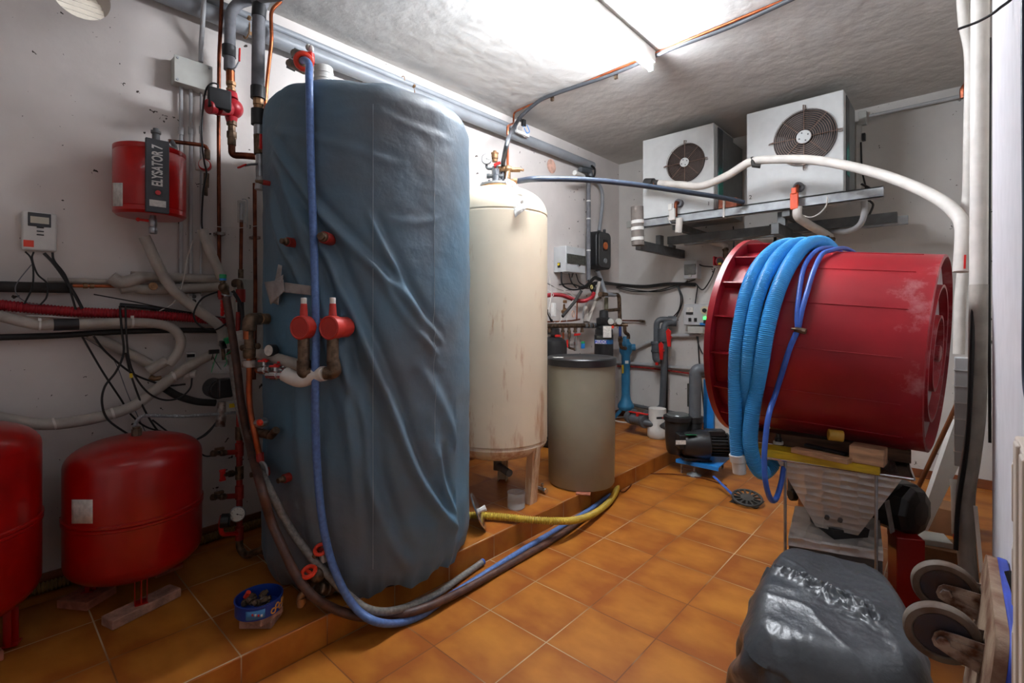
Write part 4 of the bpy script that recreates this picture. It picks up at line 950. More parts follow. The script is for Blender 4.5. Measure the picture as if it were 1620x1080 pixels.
lg2 = Z(6, 1015, .15); t2 = etank(-2.75, -.085, .275, .25, .99, 'larger red expansion tank cut by the left edge of the picture', [(az(-2.75, -.085, lg2.x, lg2.y), .135), (2.45, .15), (-1.75, .15)])
# bricks below
def brick(c, L_, w_, h_, rot, m, lab, g='bricks under the red tanks and the tin', holes=False):
    R_ = Matrix.Rotation(rot, 3, 'Z'); o = obj('brick', MB().box(Vector(c)+Vector((0, 0, h_/2)), (L_, w_, h_), R_), M[m], bev=.004); return tag(o, lab, 'brick', g)
b1 = Z(178, 998, SZ); b2 = Z(287, 943, SZ); dd = (b2-b1); 
def brick2(a, b, wd, h_, m, lab, off=(0, 0), g='bricks under the red tanks and the tin'):
    a = Vector(a); b = Vector(b); dd = (b-a); n_ = Vector((-dd.y, dd.x, 0)).normalized()
    if n_.x > 0: n_ = -n_
    c = (a+b)/2+n_*wd/2; return brick((c.x, c.y, a.z), dd.length, wd, h_, math.atan2(dd.y, dd.x), m, lab, g)
brick2(Z(178, 998, SZ+.001), Z(287, 943, SZ+.001), .085, .038, 'brickp', 'pale worn brick strip under the front leg of the squat red tank')
brick2(Z(137, 967, SZ+.001), Z(185, 938, SZ+.001), .15, .036, 'brick', 'dark orange brick under the left of the squat red tank')
brick((-2.90, .64, SZ+.001), .10, .12, .034, .2, 'brick', 'orange brick at the wall behind the squat red tank')
brick((-2.62, .02, SZ+.001), .09, .10, .036, .2, 'brick', 'orange brick at the foot of the larger red tank')
# tin with fittings on two bricks
tc_ = Z(411, 948, SZ+.11); tc_ = Vector((-2.12, .79, 0))
tx, ty = tc_.x, tc_.y
brick((tx-.005, ty+.01, SZ+.001), .13, .10, .032, .75, 'brickp', 'lower pale brick under the blue tin', g='stacked bricks under the tin')
brick((tx, ty, SZ+.034), .15, .11, .026, .35, 'brickp', 'upper pale brick directly under the blue tin', g='stacked bricks under the tin')
tz = SZ+.061
t = thing('biscuit_tin', 'blue oval biscuit tin holding old fittings, standing on two bricks', 'tin', (tx, ty, tz))
def oval(h0, h1, r, wall=.003, sc=(1.0, .82), bottom=True):
    mb = MB().lathe([(r, h0), (r, h1), (r-wall, h1), (r-wall, h0+.004)] , (0, 0, 0), n=48, cap=False)
    if bottom: mb.lathe([(r, h0), (.0001, h0)], n=48, cap=False).lathe([(r-wall, h0+.004), (.0001, h0+.004)], n=48, cap=False)
    return mb
R1 = .088
mb = MB().lathe([(.0001, 0), (R1, 0), (R1, .048), (R1+.003, .050), (R1+.003, .054), (R1-.002, .054), (R1-.003, .048), (R1-.003, .004), (.0001, .004)], (tx, ty, tz), n=48, cap=False)
obj('body', mb, mat('tin_blue', (28, 62, 148), .3, .2, var=.08), t)
def on_tin(a0_, a1_, z0_, z1_, m_, name, pat=None):
    vs = []; fs = []; n_ = 10
    for i in range(n_+1):
        a = a0_+(a1_-a0_)*i/n_
        for z_ in (z0_, z1_): vs.append((tx+math.cos(a)*(R1+.0008), ty+math.sin(a)*(R1+.0008), tz+z_))
    for i in range(n_): fs.append((2*i, 2*i+2, 2*i+3, 2*i+1))
    return obj(name, MB().add(vs, fs), m_, t, solid=.0005)
ca = math.atan2(-ty, -tx)
on_tin(ca-.55, ca+.25, .006, .040, mat('tin_light_blue', (70, 140, 200), .35), 'front_panel')
for k in range(4): on_tin(ca-.30+k*.12, ca-.22+k*.12, .012+.003*(3-k), .022+.003*(3-k), M['redh'] if k % 2 == 0 else M['white'], 'flag_motif')
for k, (da, zz_) in enumerate([(.62, .016), (.84, .028), (1.05, .016), (1.25, .030)]):
    a = ca+da; c = Vector((tx+math.cos(a)*(R1+.0005), ty+math.sin(a)*(R1+.0005), tz+zz_)); d = Vector((math.cos(a), math.sin(a), 0))
    obj('biscuit_motif', MB().torus(c, d, .0095, .003, 18, 6), mat('biscuit_tan', (206, 140, 62), .6), t)
for i in range(9):
    a = i*2.4; r_ = .02+.035*((i*37) % 10)/10; c = Vector((tx+math.cos(a)*r_, ty+math.sin(a)*r_, tz+.022+.012*(i % 3)))
    d = Vector((math.cos(i*1.7), math.sin(i*1.7), .4*math.sin(i))).normalized()
    o = obj('pipe_fitting', MB().cyl(c-d*.018, c+d*.018, .010, n=6).cyl(c-d*.008, c+d*.008, .014, n=8), M['brassd' if i % 3 else 'rust'], bev=.001)
    tag(o, 'old metal pipe fitting lying in the blue tin', 'fitting', 'old fittings in the tin')
o = obj('plastic_scrap', MB().cyl((tx-.062, ty-.03, tz+.035), (tx-.05, ty-.022, tz+.058), .010, n=8), M['redo']); tag(o, 'small red plastic piece at the rim of the blue tin', 'cap')
# brass valves at the tank foot
KT = K(430, 820, .1574)
def kt(x, y, o=.06): return TK(*KT(x, y), o)
t = thing('foot_valve', 'brass valve group with a red wheel lying at the foot of the blue covered tank', 'valve', Z(505, 945, SZ))
obj('body', MB().ball(kt(450, 560), .036, 16, 12).cyl(kt(380, 640), kt(470, 560), .024), M['brassd'], t)
obj('union', MB().lathe([(.022, 0), (.028, .006), (.028, .03), (.023, .032), (.023, .042), (.030, .046), (.030, .075), (.02, .08)], kt(470, 700, .07), kt(600, 700, .0)-kt(470, 700, .07), 10), M['brassd'], t, bev=.001)
obj('brass_elbow', MB().tube(fillet([kt(370, 720, .10), kt(290, 770, .11), kt(290, 880, .11)], .03), .016, 12).cyl(kt(300, 790, .11), kt(296, 850, .11), .020, n=10), M['brass'], t)
w_ = MB().torus(kt(370, 535, .09), (.2, -.4, 1), .027, .009, 20, 8).cyl(kt(370, 535, .085), kt(420, 580, .07), .006)
obj('red_wheel', w_.box(kt(370, 535, .09), (.05, .012, .008)), M['redo'], t)
t = thing('hose_tap', 'small tap with a red ring handle half behind the blue hose at the tank foot', 'tap', kt(500, 430, .03))
obj('body', MB().cyl(kt(510, 340, .03), kt(520, 430, .03), .014, .018, 12), M['steel'], t)
obj('red_wheel', MB().torus(kt(490, 310, .04), (.5, -.5, 1), .023, .008, 20, 8), M['redo'], t)
# yellow corrugated conduit lying at the wall foot behind the tanks
P = [Vector((WX+.045, y, SZ+.026)) for y in (-1.2, -.4, .3, 1.0, 1.3)]
o = obj('corrugated_conduit', MB().tube(P, .022, 14, (.014, .005)), mat('yellowish_corrugated', (128, 98, 46), .5)); tag(o, 'yellowish corrugated conduit on the step along the foot of the left wall', 'conduit')
# ================================================================== cream pressure tank
CX_, CYY, CR = -2.394, 2.484, .350
def CT(px, py, off=0.0): return CY_(px, py, CX_, CYY, CR+off)
ct = thing('pressure_tank', 'tall cream pressure tank with rust streaks on the step, right of the blue cover', 'tank', (CX_, CYY, SZ))
cm = mat('cream_tank_paint', (222, 206, 180), .38, var=.04, scale=3)
# rust freckles and streaks low on the shell
N = cm.node_tree.nodes; L = cm.node_tree.links; b_ = N['Principled BSDF']; src = b_.inputs['Base Color'].links[0].from_socket
tcn = [n for n in N if n.type == 'TEX_COORD'][0]; mp = N.new('ShaderNodeMapping'); mp.inputs['Scale'].default_value = (7, 7, 1.3); L.new(tcn.outputs['Object'], mp.inputs[0])
n1 = N.new('ShaderNodeTexNoise'); n1.inputs['Scale'].default_value = 1.5; n1.inputs['Detail'].default_value = 8; n1.inputs['Roughness'].default_value = .65; L.new(mp.outputs[0], n1.inputs['Vector'])
sz = N.new('ShaderNodeSeparateXYZ'); L.new(tcn.outputs['Object'], sz.inputs[0])
gz = N.new('ShaderNodeMapRange'); gz.inputs[1].default_value = 0.3; gz.inputs[2].default_value = 1.9; gz.inputs[3].default_value = .10; gz.inputs[4].default_value = -.08; L.new(sz.outputs[2], gz.inputs[0])
ad_ = N.new('ShaderNodeMath'); L.new(n1.outputs[0], ad_.inputs[0]); L.new(gz.outputs[0], ad_.inputs[1])
rr_ = N.new('ShaderNodeMapRange'); rr_.inputs[1].default_value = .59; rr_.inputs[2].default_value = .70; rr_.inputs[4].default_value = .75; L.new(ad_.outputs[0], rr_.inputs[0])
mx_ = N.new('ShaderNodeMix'); mx_.data_type = 'RGBA'; mx_.inputs[7].default_value = srgb((176, 122, 78)); L.new(rr_.outputs[0], mx_.inputs[0]); L.new(src, mx_.inputs[6]); L.new(mx_.outputs[2], b_.inputs['Base Color'])
z0c, z1c = .40, 2.275
pf_ = [(.001, z0c)]
for i in range(1, 12): q_ = PI/2*i/12; pf_.append((CR*math.sin(q_)**.85, z0c+.135*(1-math.cos(q_))))
pf_ += [(CR-.006, z0c+.13), (CR-.006, z0c+.138), (CR, z0c+.142), (CR, 2.06), (CR-.004, 2.064), (CR-.004, 2.072), (CR, 2.076)]
for i in range(1, 12): q_ = PI/2*(1-i/12); pf_.append((CR*math.sin(q_)**.8, 2.076+.20*math.cos(q_)))
pf_ += [(.001, 2.276)]
obj('shell', MB().lathe(pf_, (CX_, CYY, 0), n=96, cap=False), cm, ct)
lf = Z(838, 795, SZ); ga = az(CX_, CYY, lf.x, lf.y)
for g_ in (ga, ga+2*PI/3, ga-2*PI/3):
    di = Vector((math.cos(g_), math.sin(g_), 0)); ti = Vector((-di.y, di.x, 0)); pb = Vector((CX_, CYY, 0))+di*.275; pt = Vector((CX_, CYY, 0))+di*.315
    m_ = MB()
    for s_ in (-1, 1): m_.beam(pb+ti*s_*.030+Vector((0, 0, SZ)), pt+ti*s_*.046+Vector((0, 0, .60)), .05, .006, ti)
    m_.beam(pb+di*.025+Vector((0, 0, SZ)), pt+di*.025+Vector((0, 0, .60)), .085, .006, di).beam(pb+di*.029+Vector((0, 0, SZ+.05)), pt+di*.029+Vector((0, 0, .52)), .045, .008, di)
    obj('leg', m_, cm, ct, bev=.003)
obj('flange', MB().lathe([(.115, 2.262), (.115, 2.285), (.122, 2.287), (.122, 2.300), (.10, 2.304), (.001, 2.304)], (CX_, CYY, 0), n=40), M['galv'], ct, bev=.001)
obj('flange_ring', MB().lathe([(.108, 2.255), (.118, 2.262), (.118, 2.284), (.108, 2.286)], (CX_, CYY, 0), n=40), mat('tan_gasket', (190, 146, 100), .6), ct)
for k in range(8): obj('bolt', MB().cyl((CX_+.105*math.cos(k*PI/4+.2), CYY+.105*math.sin(k*PI/4+.2), 2.30), (CX_+.105*math.cos(k*PI/4+.2), CYY+.105*math.sin(k*PI/4+.2), 2.312), .009, n=6), M['steel'], ct)
obj('bottom_outlet', MB().cyl((CX_, CYY, .40), (CX_, CYY, .30), .03).cyl((CX_, CYY, .33), (CX_+.16, CYY-.05, .32), .025), M['galvd'], ct)
# top fittings, depth of the axis
K9 = K(740, 220, .2406)
dax = -CX_*-fx*1.0; dax = CX_*fx+CYY*fy
def tp(x, y, o=0): p = K9(x, y); return D(p[0], p[1], dax-o)
ft = thing('tank_top_fittings', 'brass valve tree with a gauge on top of the cream tank', 'valve', tp(190, 260))
obj('steel_stem', MB().cyl(tp(185, 285), tp(185, 180), .026, n=14).cyl(tp(185, 240), tp(185, 200), .031, n=8), M['steel'], ft, bev=.001)
obj('side_plugs', MB().cyl(tp(125, 243), tp(235, 243), .014, n=10).cyl(tp(125, 243), tp(145, 243), .018, n=8), M['galvd'], ft)
obj('air_vent', MB().lathe([(.02, 0), (.02, .02), (.024, .022), (.024, .055), (.027, .057), (.027, .064), (.012, .066), (.012, .078), (.006, .08)], tp(178, 150), (0, 0, 1), 18), M['brass'], ft, bev=.001)
obj('brass_tee', MB().cyl(tp(200, 197), tp(290, 197), .020, n=12).cyl(tp(262, 262), tp(262, 180), .022, n=12).ball(tp(262, 197), .028, 14, 10).cyl(tp(285, 202), tp(345, 202), .017, n=12).cyl(tp(345, 202), tp(365, 203), .008).cyl(tp(362, 197), tp(362, 210), .009), M['brass'], ft, bev=.001)
obj('red_handle', MB().beam(tp(172, 172, .04), tp(215, 153, .04), .012, .02).cyl(tp(180, 175, .04), tp(182, 200), .007), M['redh'], ft, bev=.003)
gcx = tp(124, 130, .02); gauge(gcx, .036, (-gcx.x, -gcx.y, -.2), ft)
obj('gauge_elbow', MB().tube(fillet([tp(124, 160), tp(124, 195), tp(170, 195)], .02), .009, 10), M['galvd'], ft)
obj('hose_union', MB().cyl(tp(262, 262), tp(270, 275), .012).cyl(tp(270, 276, .03), tp(330, 276, .03), .016, n=12).cyl(tp(300, 276, .03), tp(325, 276, .03), .023, n=8), M['brass'], ft, bev=.001)
# plastic bag tied on top
def sheet(pts, m, nu=14, nv=14, amp=.01, name='plastic_bag', off=.012):
    a, b, c, e = pts; vs = []; fs = []
    for i in range(nu+1):
        for j in range(nv+1):
            p = (a.lerp(b, i/nu)).lerp(e.lerp(c, i/nu), j/nv); d = Vector((-p.x, -p.y, 0)).normalized()
            p = p+d*(off+amp*noise.noise(Vector((p.x*40, p.y*40, p.z*30)))*2+amp*math.sin(j/nv*PI)); vs.append(p)
    for i in range(nu):
        for j in range(nv): fs.append((i*(nv+1)+j, (i+1)*(nv+1)+j, (i+1)*(nv+1)+j+1, i*(nv+1)+j+1))
    return MB().add(vs, fs)
a, b, c, e = CT(*K9(258, 300), .01), CT(*K9(335, 325), .01), CT(*K9(385, 455), .012), CT(*K9(318, 508), .012)
o = obj('plastic_bag', sheet([D(801, 281, dax-.13), D(816, 290, dax-.20), D(838, 326, dax-.345), D(815, 344, dax-.365)], M['clearw'], amp=.012, off=.006).tube([tp(262, 215, .06), tp(250, 280, .11), tp(275, 330, .13)], .006, 6), M['clearw'], solid=.001, ang=20); tag(o, 'small crumpled clear plastic bag hanging over the shoulder of the cream tank', 'bag')
# items at the tank feet
Kc = K(740, 480, .3518)
c0 = Z(764, 838, SZ)
t = thing('pan_lid', 'round metal lid with a white knob leaning against the blue cover', 'lid', c0)
cc = Z(764, 838, SZ)+Vector((-.03, -.005, .105)); nd_ = Vector((.74, -.55, .35)).normalized()
nd_ = Vector((.62, .70, .40)).normalized()
obj('disc', MB().lathe([(.108, -.008), (.110, -.004), (.110, .002), (.09, .006), (.001, .008)], cc, nd_, 40).lathe([(.108, -.008), (.001, -.006)], cc, nd_, 40), M['chrome'], t)
obj('knob', MB().cyl(cc+nd_*.008, cc+nd_*.045, .014, .018, 6), M['white'], t, bev=.002)
bc = Z(817, 806, SZ)
o = obj('cut_bottle', MB().lathe([(.001, .002), (.05, 0), (.058, .01), (.058, .04), (.055, .045), (.058, .05), (.058, .105), (.056, .105), (.056, .01), (.001, .006)], (bc.x-.02, bc.y+.02, SZ), n=32, cap=False), M['clear']); tag(o, 'clear cut off plastic bottle standing on the step under the cream tank', 'bottle')
t = thing('chrome_tap', 'small chrome tap lying on the step between the cream tank and the barrel', 'tap', Z(858, 778, SZ))
p = Z(858, 778, SZ); obj('body', MB().cyl(p+Vector((-.05, .0, .02)), p+Vector((.03, -.01, .02)), .016, n=12).cyl(p+Vector((.03, -.01, .02)), p+Vector((.045, -.012, .02)), .020, n=8).cyl(p+Vector((-.0, .0, .03)), p+Vector((-.0, .0, .06)), .010), M['chrome'], t, bev=.001)
P = [Z(735, 815, SZ+.028), Z(760, 815, SZ+.028), Z(800, 818, SZ+.03), Z(840, 822, SZ+.028), Z(880, 824, .14), Z(912, 822, .09), Z(940, 812, .045), Z(962, 795, .03), Z(974, 778, .030), Z(977, 766, .034)]
o = obj('yellow_hose', MB().tube(spline(P, 10), .0205, 14, (.014, .004)), M['yelcor']); tag(o, 'yellow corrugated hose coming over the step and ending by the barrel', 'hose')
P = [Z(982, 752, .010), Z(1000, 745, .008), Z(1030, 742, .008), Z(1080, 748, .008), Z(1130, 752, .008), Z(1145, 757, .008)]
o = obj('thin_brown_wire', MB().tube(spline([Z(978, 768, .008), Z(984, 778, .008), Z(996, 770, .008), Z(1003, 756, .008), Z(1015, 750, .008), Z(1035, 749, .008), Z(1070, 750, .008), Z(1110, 756, .008), Z(1150, 768, .008)], 8), .004, 7), M['copperd']); tag(o, 'thin brown cable lying on the floor beside the yellow hose end', 'cable')
# ================================================================== brine barrel
bx_, by_ = -2.107, 3.10
t = thing('brine_barrel', 'beige cylindrical barrel with a black lid standing at the edge of the step', 'barrel', (bx_, by_, SZ))
obj('body', MB().lathe([(.20, SZ+.001), (.238, SZ+.004), (.247, SZ+.02), (.252, SZ+.55), (.253, SZ+.89), (.001, SZ+.89)], (bx_, by_, 0), n=72), M['barrel'], t)
obj('lid', MB().lathe([(.252, SZ+.885), (.261, SZ+.887), (.261, SZ+.935), (.254, SZ+.943), (.225, SZ+.943), (.215, SZ+.936), (.001, SZ+.932)], (bx_, by_, 0), n=72), M['lid'], t)
o = obj('lid_label', MB().box((bx_-.12, by_-.14, SZ+.939), (.09, .05, .002), Matrix.Rotation(.6, 3, 'Z')), M['paper']); o.parent = t; o.location = Vector(o.location)-Vector((bx_, by_, SZ)) ; del_ = 0
o = obj('barrel_shim', MB().box((-1.97, 2.93, SZ+.0005), (.10, .14, .006), Matrix.Rotation(.5, 3, 'Z')), M['brick']); o.location.z = SZ; tag(o, 'thin pink tile piece poking out under the barrel', 'tile')
# ================================================================== far end of the left wall
Kd = K(850, 340, .2408); Ke = K(860, 420, .1296); Kf = K(865, 380, .0926); Kg = K(950, 460, .2222)
t = thing('fuse_box', 'grey fuse enclosure with a smoked window on the left wall near the corner', 'enclosure', W(Kf, 410, 500, 0))
fw = .16
a = W(Kf, 330, 90, fw); b = W(Kf, 660, 570, fw)
obj('case', MB().bb((WX, a.y, b.z), (WX+fw, b.y, a.z)), M['greybox'], t, bev=.006)
wz0, wz1 = a.z-(a.z-b.z)*.66, a.z-(a.z-b.z)*.30
obj('window', MB().bb((WX+fw, a.y+.01, wz0), (WX+fw+.012, b.y-.01, wz1)), M['smoke'], t, bev=.003)
obj('latch', MB().cyl((WX+fw, (a.y*.4+b.y*.6), wz0-.012), (WX+fw+.02, (a.y*.4+b.y*.6), wz0-.012), .014, n=14), M['chrome'], t)
for k in range(0): obj('breaker', MB().box((WX+fw+.013, a.y+.04+k*(b.y-a.y-.08)/4, (wz0+wz1)/2), (.006, .018, .03)), M['greyb'], t)
sd = K and D
pp_ = W(Kf, 190, 400, fw*.5); obj('key_switch', MB().cyl((WX+fw*.45, a.y, wz0-.01), (WX+fw*.45, a.y-.012, wz0-.01), .014, n=16), M['yellow'], t)
obj('key_switch_base', MB().box((WX+fw*.45, a.y-.003, wz0-.018), (.035, .006, .05)), M['black'], t)
# grey vertical conduit and elbow from the drain pipe end
ex = X(937, 266, WX+.07)
t = thing('grey_riser', 'grey pvc riser dropping from the end of the thick drain pipe', 'pipe', X(930, 444, WX+.09))
obj('tube', MB().tube([X(931, 280, WX+.09), X(931, 444, WX+.09)], .024, 16), M['foam'], t)
for y in (318, 346, 396): obj('band', MB().cyl(X(931, y-1, WX+.09), X(931, y+1, WX+.09), .0255, n=16), M['white'], t)
obj('elbow', MB().tube(fillet([X(918, 268, WX+.07), X(934, 271, WX+.07), X(934, 284, WX+.07)], .05), .03, 16), M['pvcd'], t)
o = obj('black_cable_bend', MB().tube(spline([X(936, 262, WX+.13), X(941, 268, WX+.13), X(940, 278, WX+.13), X(934, 284, WX+.13)], 6), .012, 8), M['cable']); tag(o, 'thick black cable curling round the end of the drain pipe', 'cable')
o = obj('grey_flex_pipe', MB().tube(spline([X(925, 280, WX+.06), X(938, 284, WX+.06), X(950, 296, WX+.06), X(953, 320, WX+.06), X(948, 365, WX+.07)], 8), .020, 12), M['pvc']); tag(o, 'grey pipe curving down into the black pump station', 'pipe')
t = thing('cut_pipe_end', 'short white and black pipe end sticking out beside the drain pipe corner', 'pipe', X(916, 276, WX+.2))
obj('white_part', MB().cyl(X(909, 273, WX+.25), X(923, 279, WX+.2), .024, n=16), M['white'], t, bev=.003)
obj('black_part', MB().cyl(X(922, 278, WX+.2), X(935, 282, WX+.12), .022, n=16), M['tapeb'], t)
# black pump station
t = thing('pump_station', 'black rounded pump station with an orange dial left of the room corner', 'pump station', X(950, 395, WX))
def rrect(w_, h_, r, n=6):
    out = []
    for cx_, cy_, s_ in ((w_/2-r, h_/2-r, 0), (-w_/2+r, h_/2-r, 1), (-w_/2+r, -h_/2+r, 2), (w_/2-r, -h_/2+r, 3)):
        for k in range(n+1): a = PI/2*(s_+k/n); out.append((cx_+r*math.cos(a), cy_+r*math.sin(a)))
    return out
sa = X(944, 364, WX+.16); sb = X(967, 427, WX+.16)
sc_ = Vector((WX+.05, (sa.y+sb.y)/2, (sa.z+sb.z)/2)); sw, sh = abs(sb.y-sa.y), abs(sa.z-sb.z)
sc_ = Vector((WX+.0, sc_.y, sc_.z))
obj('shell', MB().prism(rrect(sw, sh, .06), (WX+.02, sc_.y, sc_.z), (0, 1, 0), (0, 0, 1), .14), M['black'], t, bev=.015, seg=3)
obj('front_panel', MB().prism(rrect(sw*.78, sh*.92, .05), (WX+.16, sc_.y, sc_.z), (0, 1, 0), (0, 0, 1), .012), M['galvd'] if False else mat('charcoal_panel', (66, 66, 66), .45, var=.08), t, bev=.004)
obj('dial', MB().cyl((WX+.17, sc_.y+.0, sc_.z+sh*.12), (WX+.186, sc_.y+.0, sc_.z+sh*.12), .042, n=28), mat('dial_orange', (206, 110, 62), .5), t, bev=.002)
obj('dial_frame', MB().box((WX+.172, sc_.y, sc_.z+sh*.13), (.008, .11, .13)), M['black'], t, bev=.004)
obj('lower_knob', MB().cyl((WX+.17, sc_.y+.0, sc_.z-sh*.28), (WX+.184, sc_.y+.0, sc_.z-sh*.28), .028, n=20), M['galv'], t)
obj('top_plug', MB().cyl((WX+.12, sc_.y+.07, sc_.z+sh/2-.01), (WX+.12, sc_.y+.07, sc_.z+sh/2+.04), .016, n=10), M['black'], t)
P = [X(945, 428, WX+.10), X(950, 440, WX+.10), X(955, 455, WX+.12), X(961, 470, WX+.16)]
o = obj('grey_flex_pipe', MB().tube(spline(P, 8), .024, 12), M['pvc']); tag(o, 'grey pipe leaving the bottom of the black pump station', 'pipe')
# water manifold, vessels and fittings in the corner (stand off from the wall)
def B(k, x, y, o=.2): p = k(x, y); return X(p[0], p[1], WX+o)
o = obj('red_corrugated_hose', MB().tube(spline([B(Ke, x, y, .30) for x, y in [(-20, 372), (60, 362), (150, 355), (230, 362), (320, 395), (420, 430), (520, 425), (590, 385), (615, 330)]], 8), .019, 12, (.012, .003)), M['redcor']); tag(o, 'bright red corrugated hose looping under the fuse box', 'hose')
t = thing('water_manifold', 'brass distribution manifold with red lever valves behind the barrel', 'manifold', B(Ke, 250, 730, .26))
obj('header', MB().tube([B(Ke, -30, 735, .26), B(Ke, 560, 730, .26), B(Ke, 660, 735, .26)], .024, 14), M['brassd'], t)
for x in (70, 150, 235, 310, 385, 470): obj('branch', MB().cyl(B(Ke, x, 735, .26), B(Ke, x, 800, .26), .015, n=12).cyl(B(Ke, x, 790, .26), B(Ke, x, 815, .26), .020, n=8), M['brassd'], t)
for x in (505, 560, 610): obj('collar', MB().cyl(B(Ke, x-14, 732, .26), B(Ke, x+14, 732, .26), .030, n=10), M['steel'], t, bev=.001)
obj('chrome_drop', MB().cyl(B(Ke, 385, 815, .26), B(Ke, 385, 1040, .26), .014, n=12).cyl(B(Ke, 385, 930, .26), B(Ke, 385, 965, .26), .020, n=8).cyl(B(Ke, 385, 1000, .26), B(Ke, 385, 1040, .26), .018, n=8), M['chrome'], t)
obj('copper_drop', MB().cyl(B(Ke, 240, 815, .26), B(Ke, 240, 1060, .26), .010), M['copper'], t)
obj('brass_drop', MB().cyl(B(Ke, 315, 815, .26), B(Ke, 312, 880, .26), .016, n=10).tube(fillet([B(Ke, 312, 880, .26), B(Ke, 300, 1000, .26), B(Ke, 380, 1020, .26)], .03), .012, 10), M['brassd'], t)
for (x0_, y0_, x1_, y1_) in ((140, 858, 205, 858), (375, 845, 445, 838), (288, 905, 290, 1000)):
    obj('red_lever', MB().beam(B(Ke, x0_, y0_, .30), B(Ke, x1_, y1_, .30), .010, .022), M['redh'], t, bev=.003)
obj('copper_tube', MB().tube([B(Ke, -30, 688, .2), B(Ke, 150, 684, .2), B(Ke, 350, 672, .2), B(Ke, 440, 655, .2)], .008, 8), M['copper'], t)
obj('copper_riser', MB().tube([B(Ke, 405, 660, .18), B(Ke, 410, 440, .18)], .007, 8), M['copper'], t)
obj('brass_valve', MB().cyl(B(Ke, 250, 610, .22), B(Ke, 250, 470, .22), .018, .010, 10).cyl(B(Ke, 240, 570, .22), B(Ke, 270, 540, .22), .026, n=8).beam(B(Ke, 240, 440, .22), B(Ke, 280, 440, .22), .01, .03), M['brass'], t, bev=.001)
obj('green_blue_cap', MB().cyl(B(Ke, 480, 950, .3), B(Ke, 480, 1010, .3), .020, n=14), M['bluepl'], t)
obj('green_cap', MB().cyl(B(Ke, 480, 925, .3), B(Ke, 480, 950, .3), .020, n=14), M['green'], t)
o = obj('white_cone_pipe', MB().tube(spline([B(Ke, 680, 200, .24), B(Ke, 660, 300, .24), B(Ke, 640, 420, .24), B(Ke, 590, 550, .24), B(Ke, 545, 690, .24)], 6), .020, 12), M['foaml']); tag(o, 'pale sleeved pipe curving down onto the brass manifold', 'pipe')
t = thing('white_funnel', 'white cone shaped sleeve standing on the brass manifold', 'sleeve', B(Ke, 520, 690, .22)); obj('cone', MB().cyl(B(Ke, 525, 690, .22), B(Ke, 520, 500, .18), .036, .018, 16), M['foaml'], t)
pcg = 'pale pipe drops around the manifold'
for k, (pts, r, m_, lab) in enumerate([([(60, 40), (80, 200), (95, 360), (60, 560), (100, 650)], .004, 'cablew', 'thin white cable beside the cream tank edge'), ([(40, 190), (150, 270), (300, 320), (370, 380)], .004, 'cablew', 'white cable under the fuse box'), ([(45, 420), (120, 360), (60, 300)], .0035, 'cablew', 'short white cable crossing the red hose'), ([(30, 210), (110, 250), (220, 300), (330, 300)], .003, 'cable', 'thin black cable under the fuse box'), ([(150, 520), (200, 560), (215, 650), (180, 700), (130, 690)], .0035, 'cablew', 'white cable loop from the white plug strip'), ([(480, 650), (490, 520), (560, 430), (640, 420)], .006, 'steel', 'thin braided steel connector arching over the manifold'), ([(360, 420), (300, 560), (280, 680)], .0035, 'cablew', 'white cable with a clip end above the manifold')]):
    ob = obj('cable', MB().tube(spline([B(Ke, x, y, .34) for x, y in pts], 6), r, 7), M[m_]); tag(ob, lab, 'cable', 'cables near the manifold')
o = obj('sensor_loop', MB().torus(B(Ke, 360, 590, .34), (1, .3, 0), .032, .003, 20, 6), mat('peach_cable', (214, 160, 120), .5)); tag(o, 'small orange and white cable loop hanging over the manifold', 'cable')
o = obj('plug_strip', MB().box(B(Ke, 120, 540, .3), (.03, .05, .13)), M['white'], bev=.004); tag(o, 'white elongated plug box hanging by a cable beside the cream tank', 'plug')
o = obj('black_sleeve_pipe', MB().tube([B(Ke, 460, 310, .36), B(Ke, 380, 440, .36), B(Ke, 230, 620, .34)], .016, 10), M['foamb']); tag(o, 'black sleeved pipe slanting down to the brass valve', 'pipe')
o = obj('black_pipe', MB().tube([B(Ke, 40, 540, .3), B(Ke, 100, 680, .3)], .012, 8), M['blackr']); tag(o, 'short black pipe beside the cream tank edge', 'pipe')
# black dome vessel behind the barrel
dv_ = B(Ke, 120, 960, .24)
t = thing('filter_vessel', 'dark glossy domed vessel between the cream tank and the barrel', 'vessel', (dv_.x, dv_.y, SZ))
zt_ = B(Ke, 120, 865, .24).z
obj('body', MB().lathe([(.11, SZ), (.13, SZ+.02), (.13, zt_-.09), (.12, zt_-.04), (.08, zt_-.01), (.03, zt_), (.03, zt_+.02), (.06, zt_+.02), (.06, zt_+.07), (.05, zt_+.08)], (dv_.x, dv_.y, 0), n=36), M['black'], t)
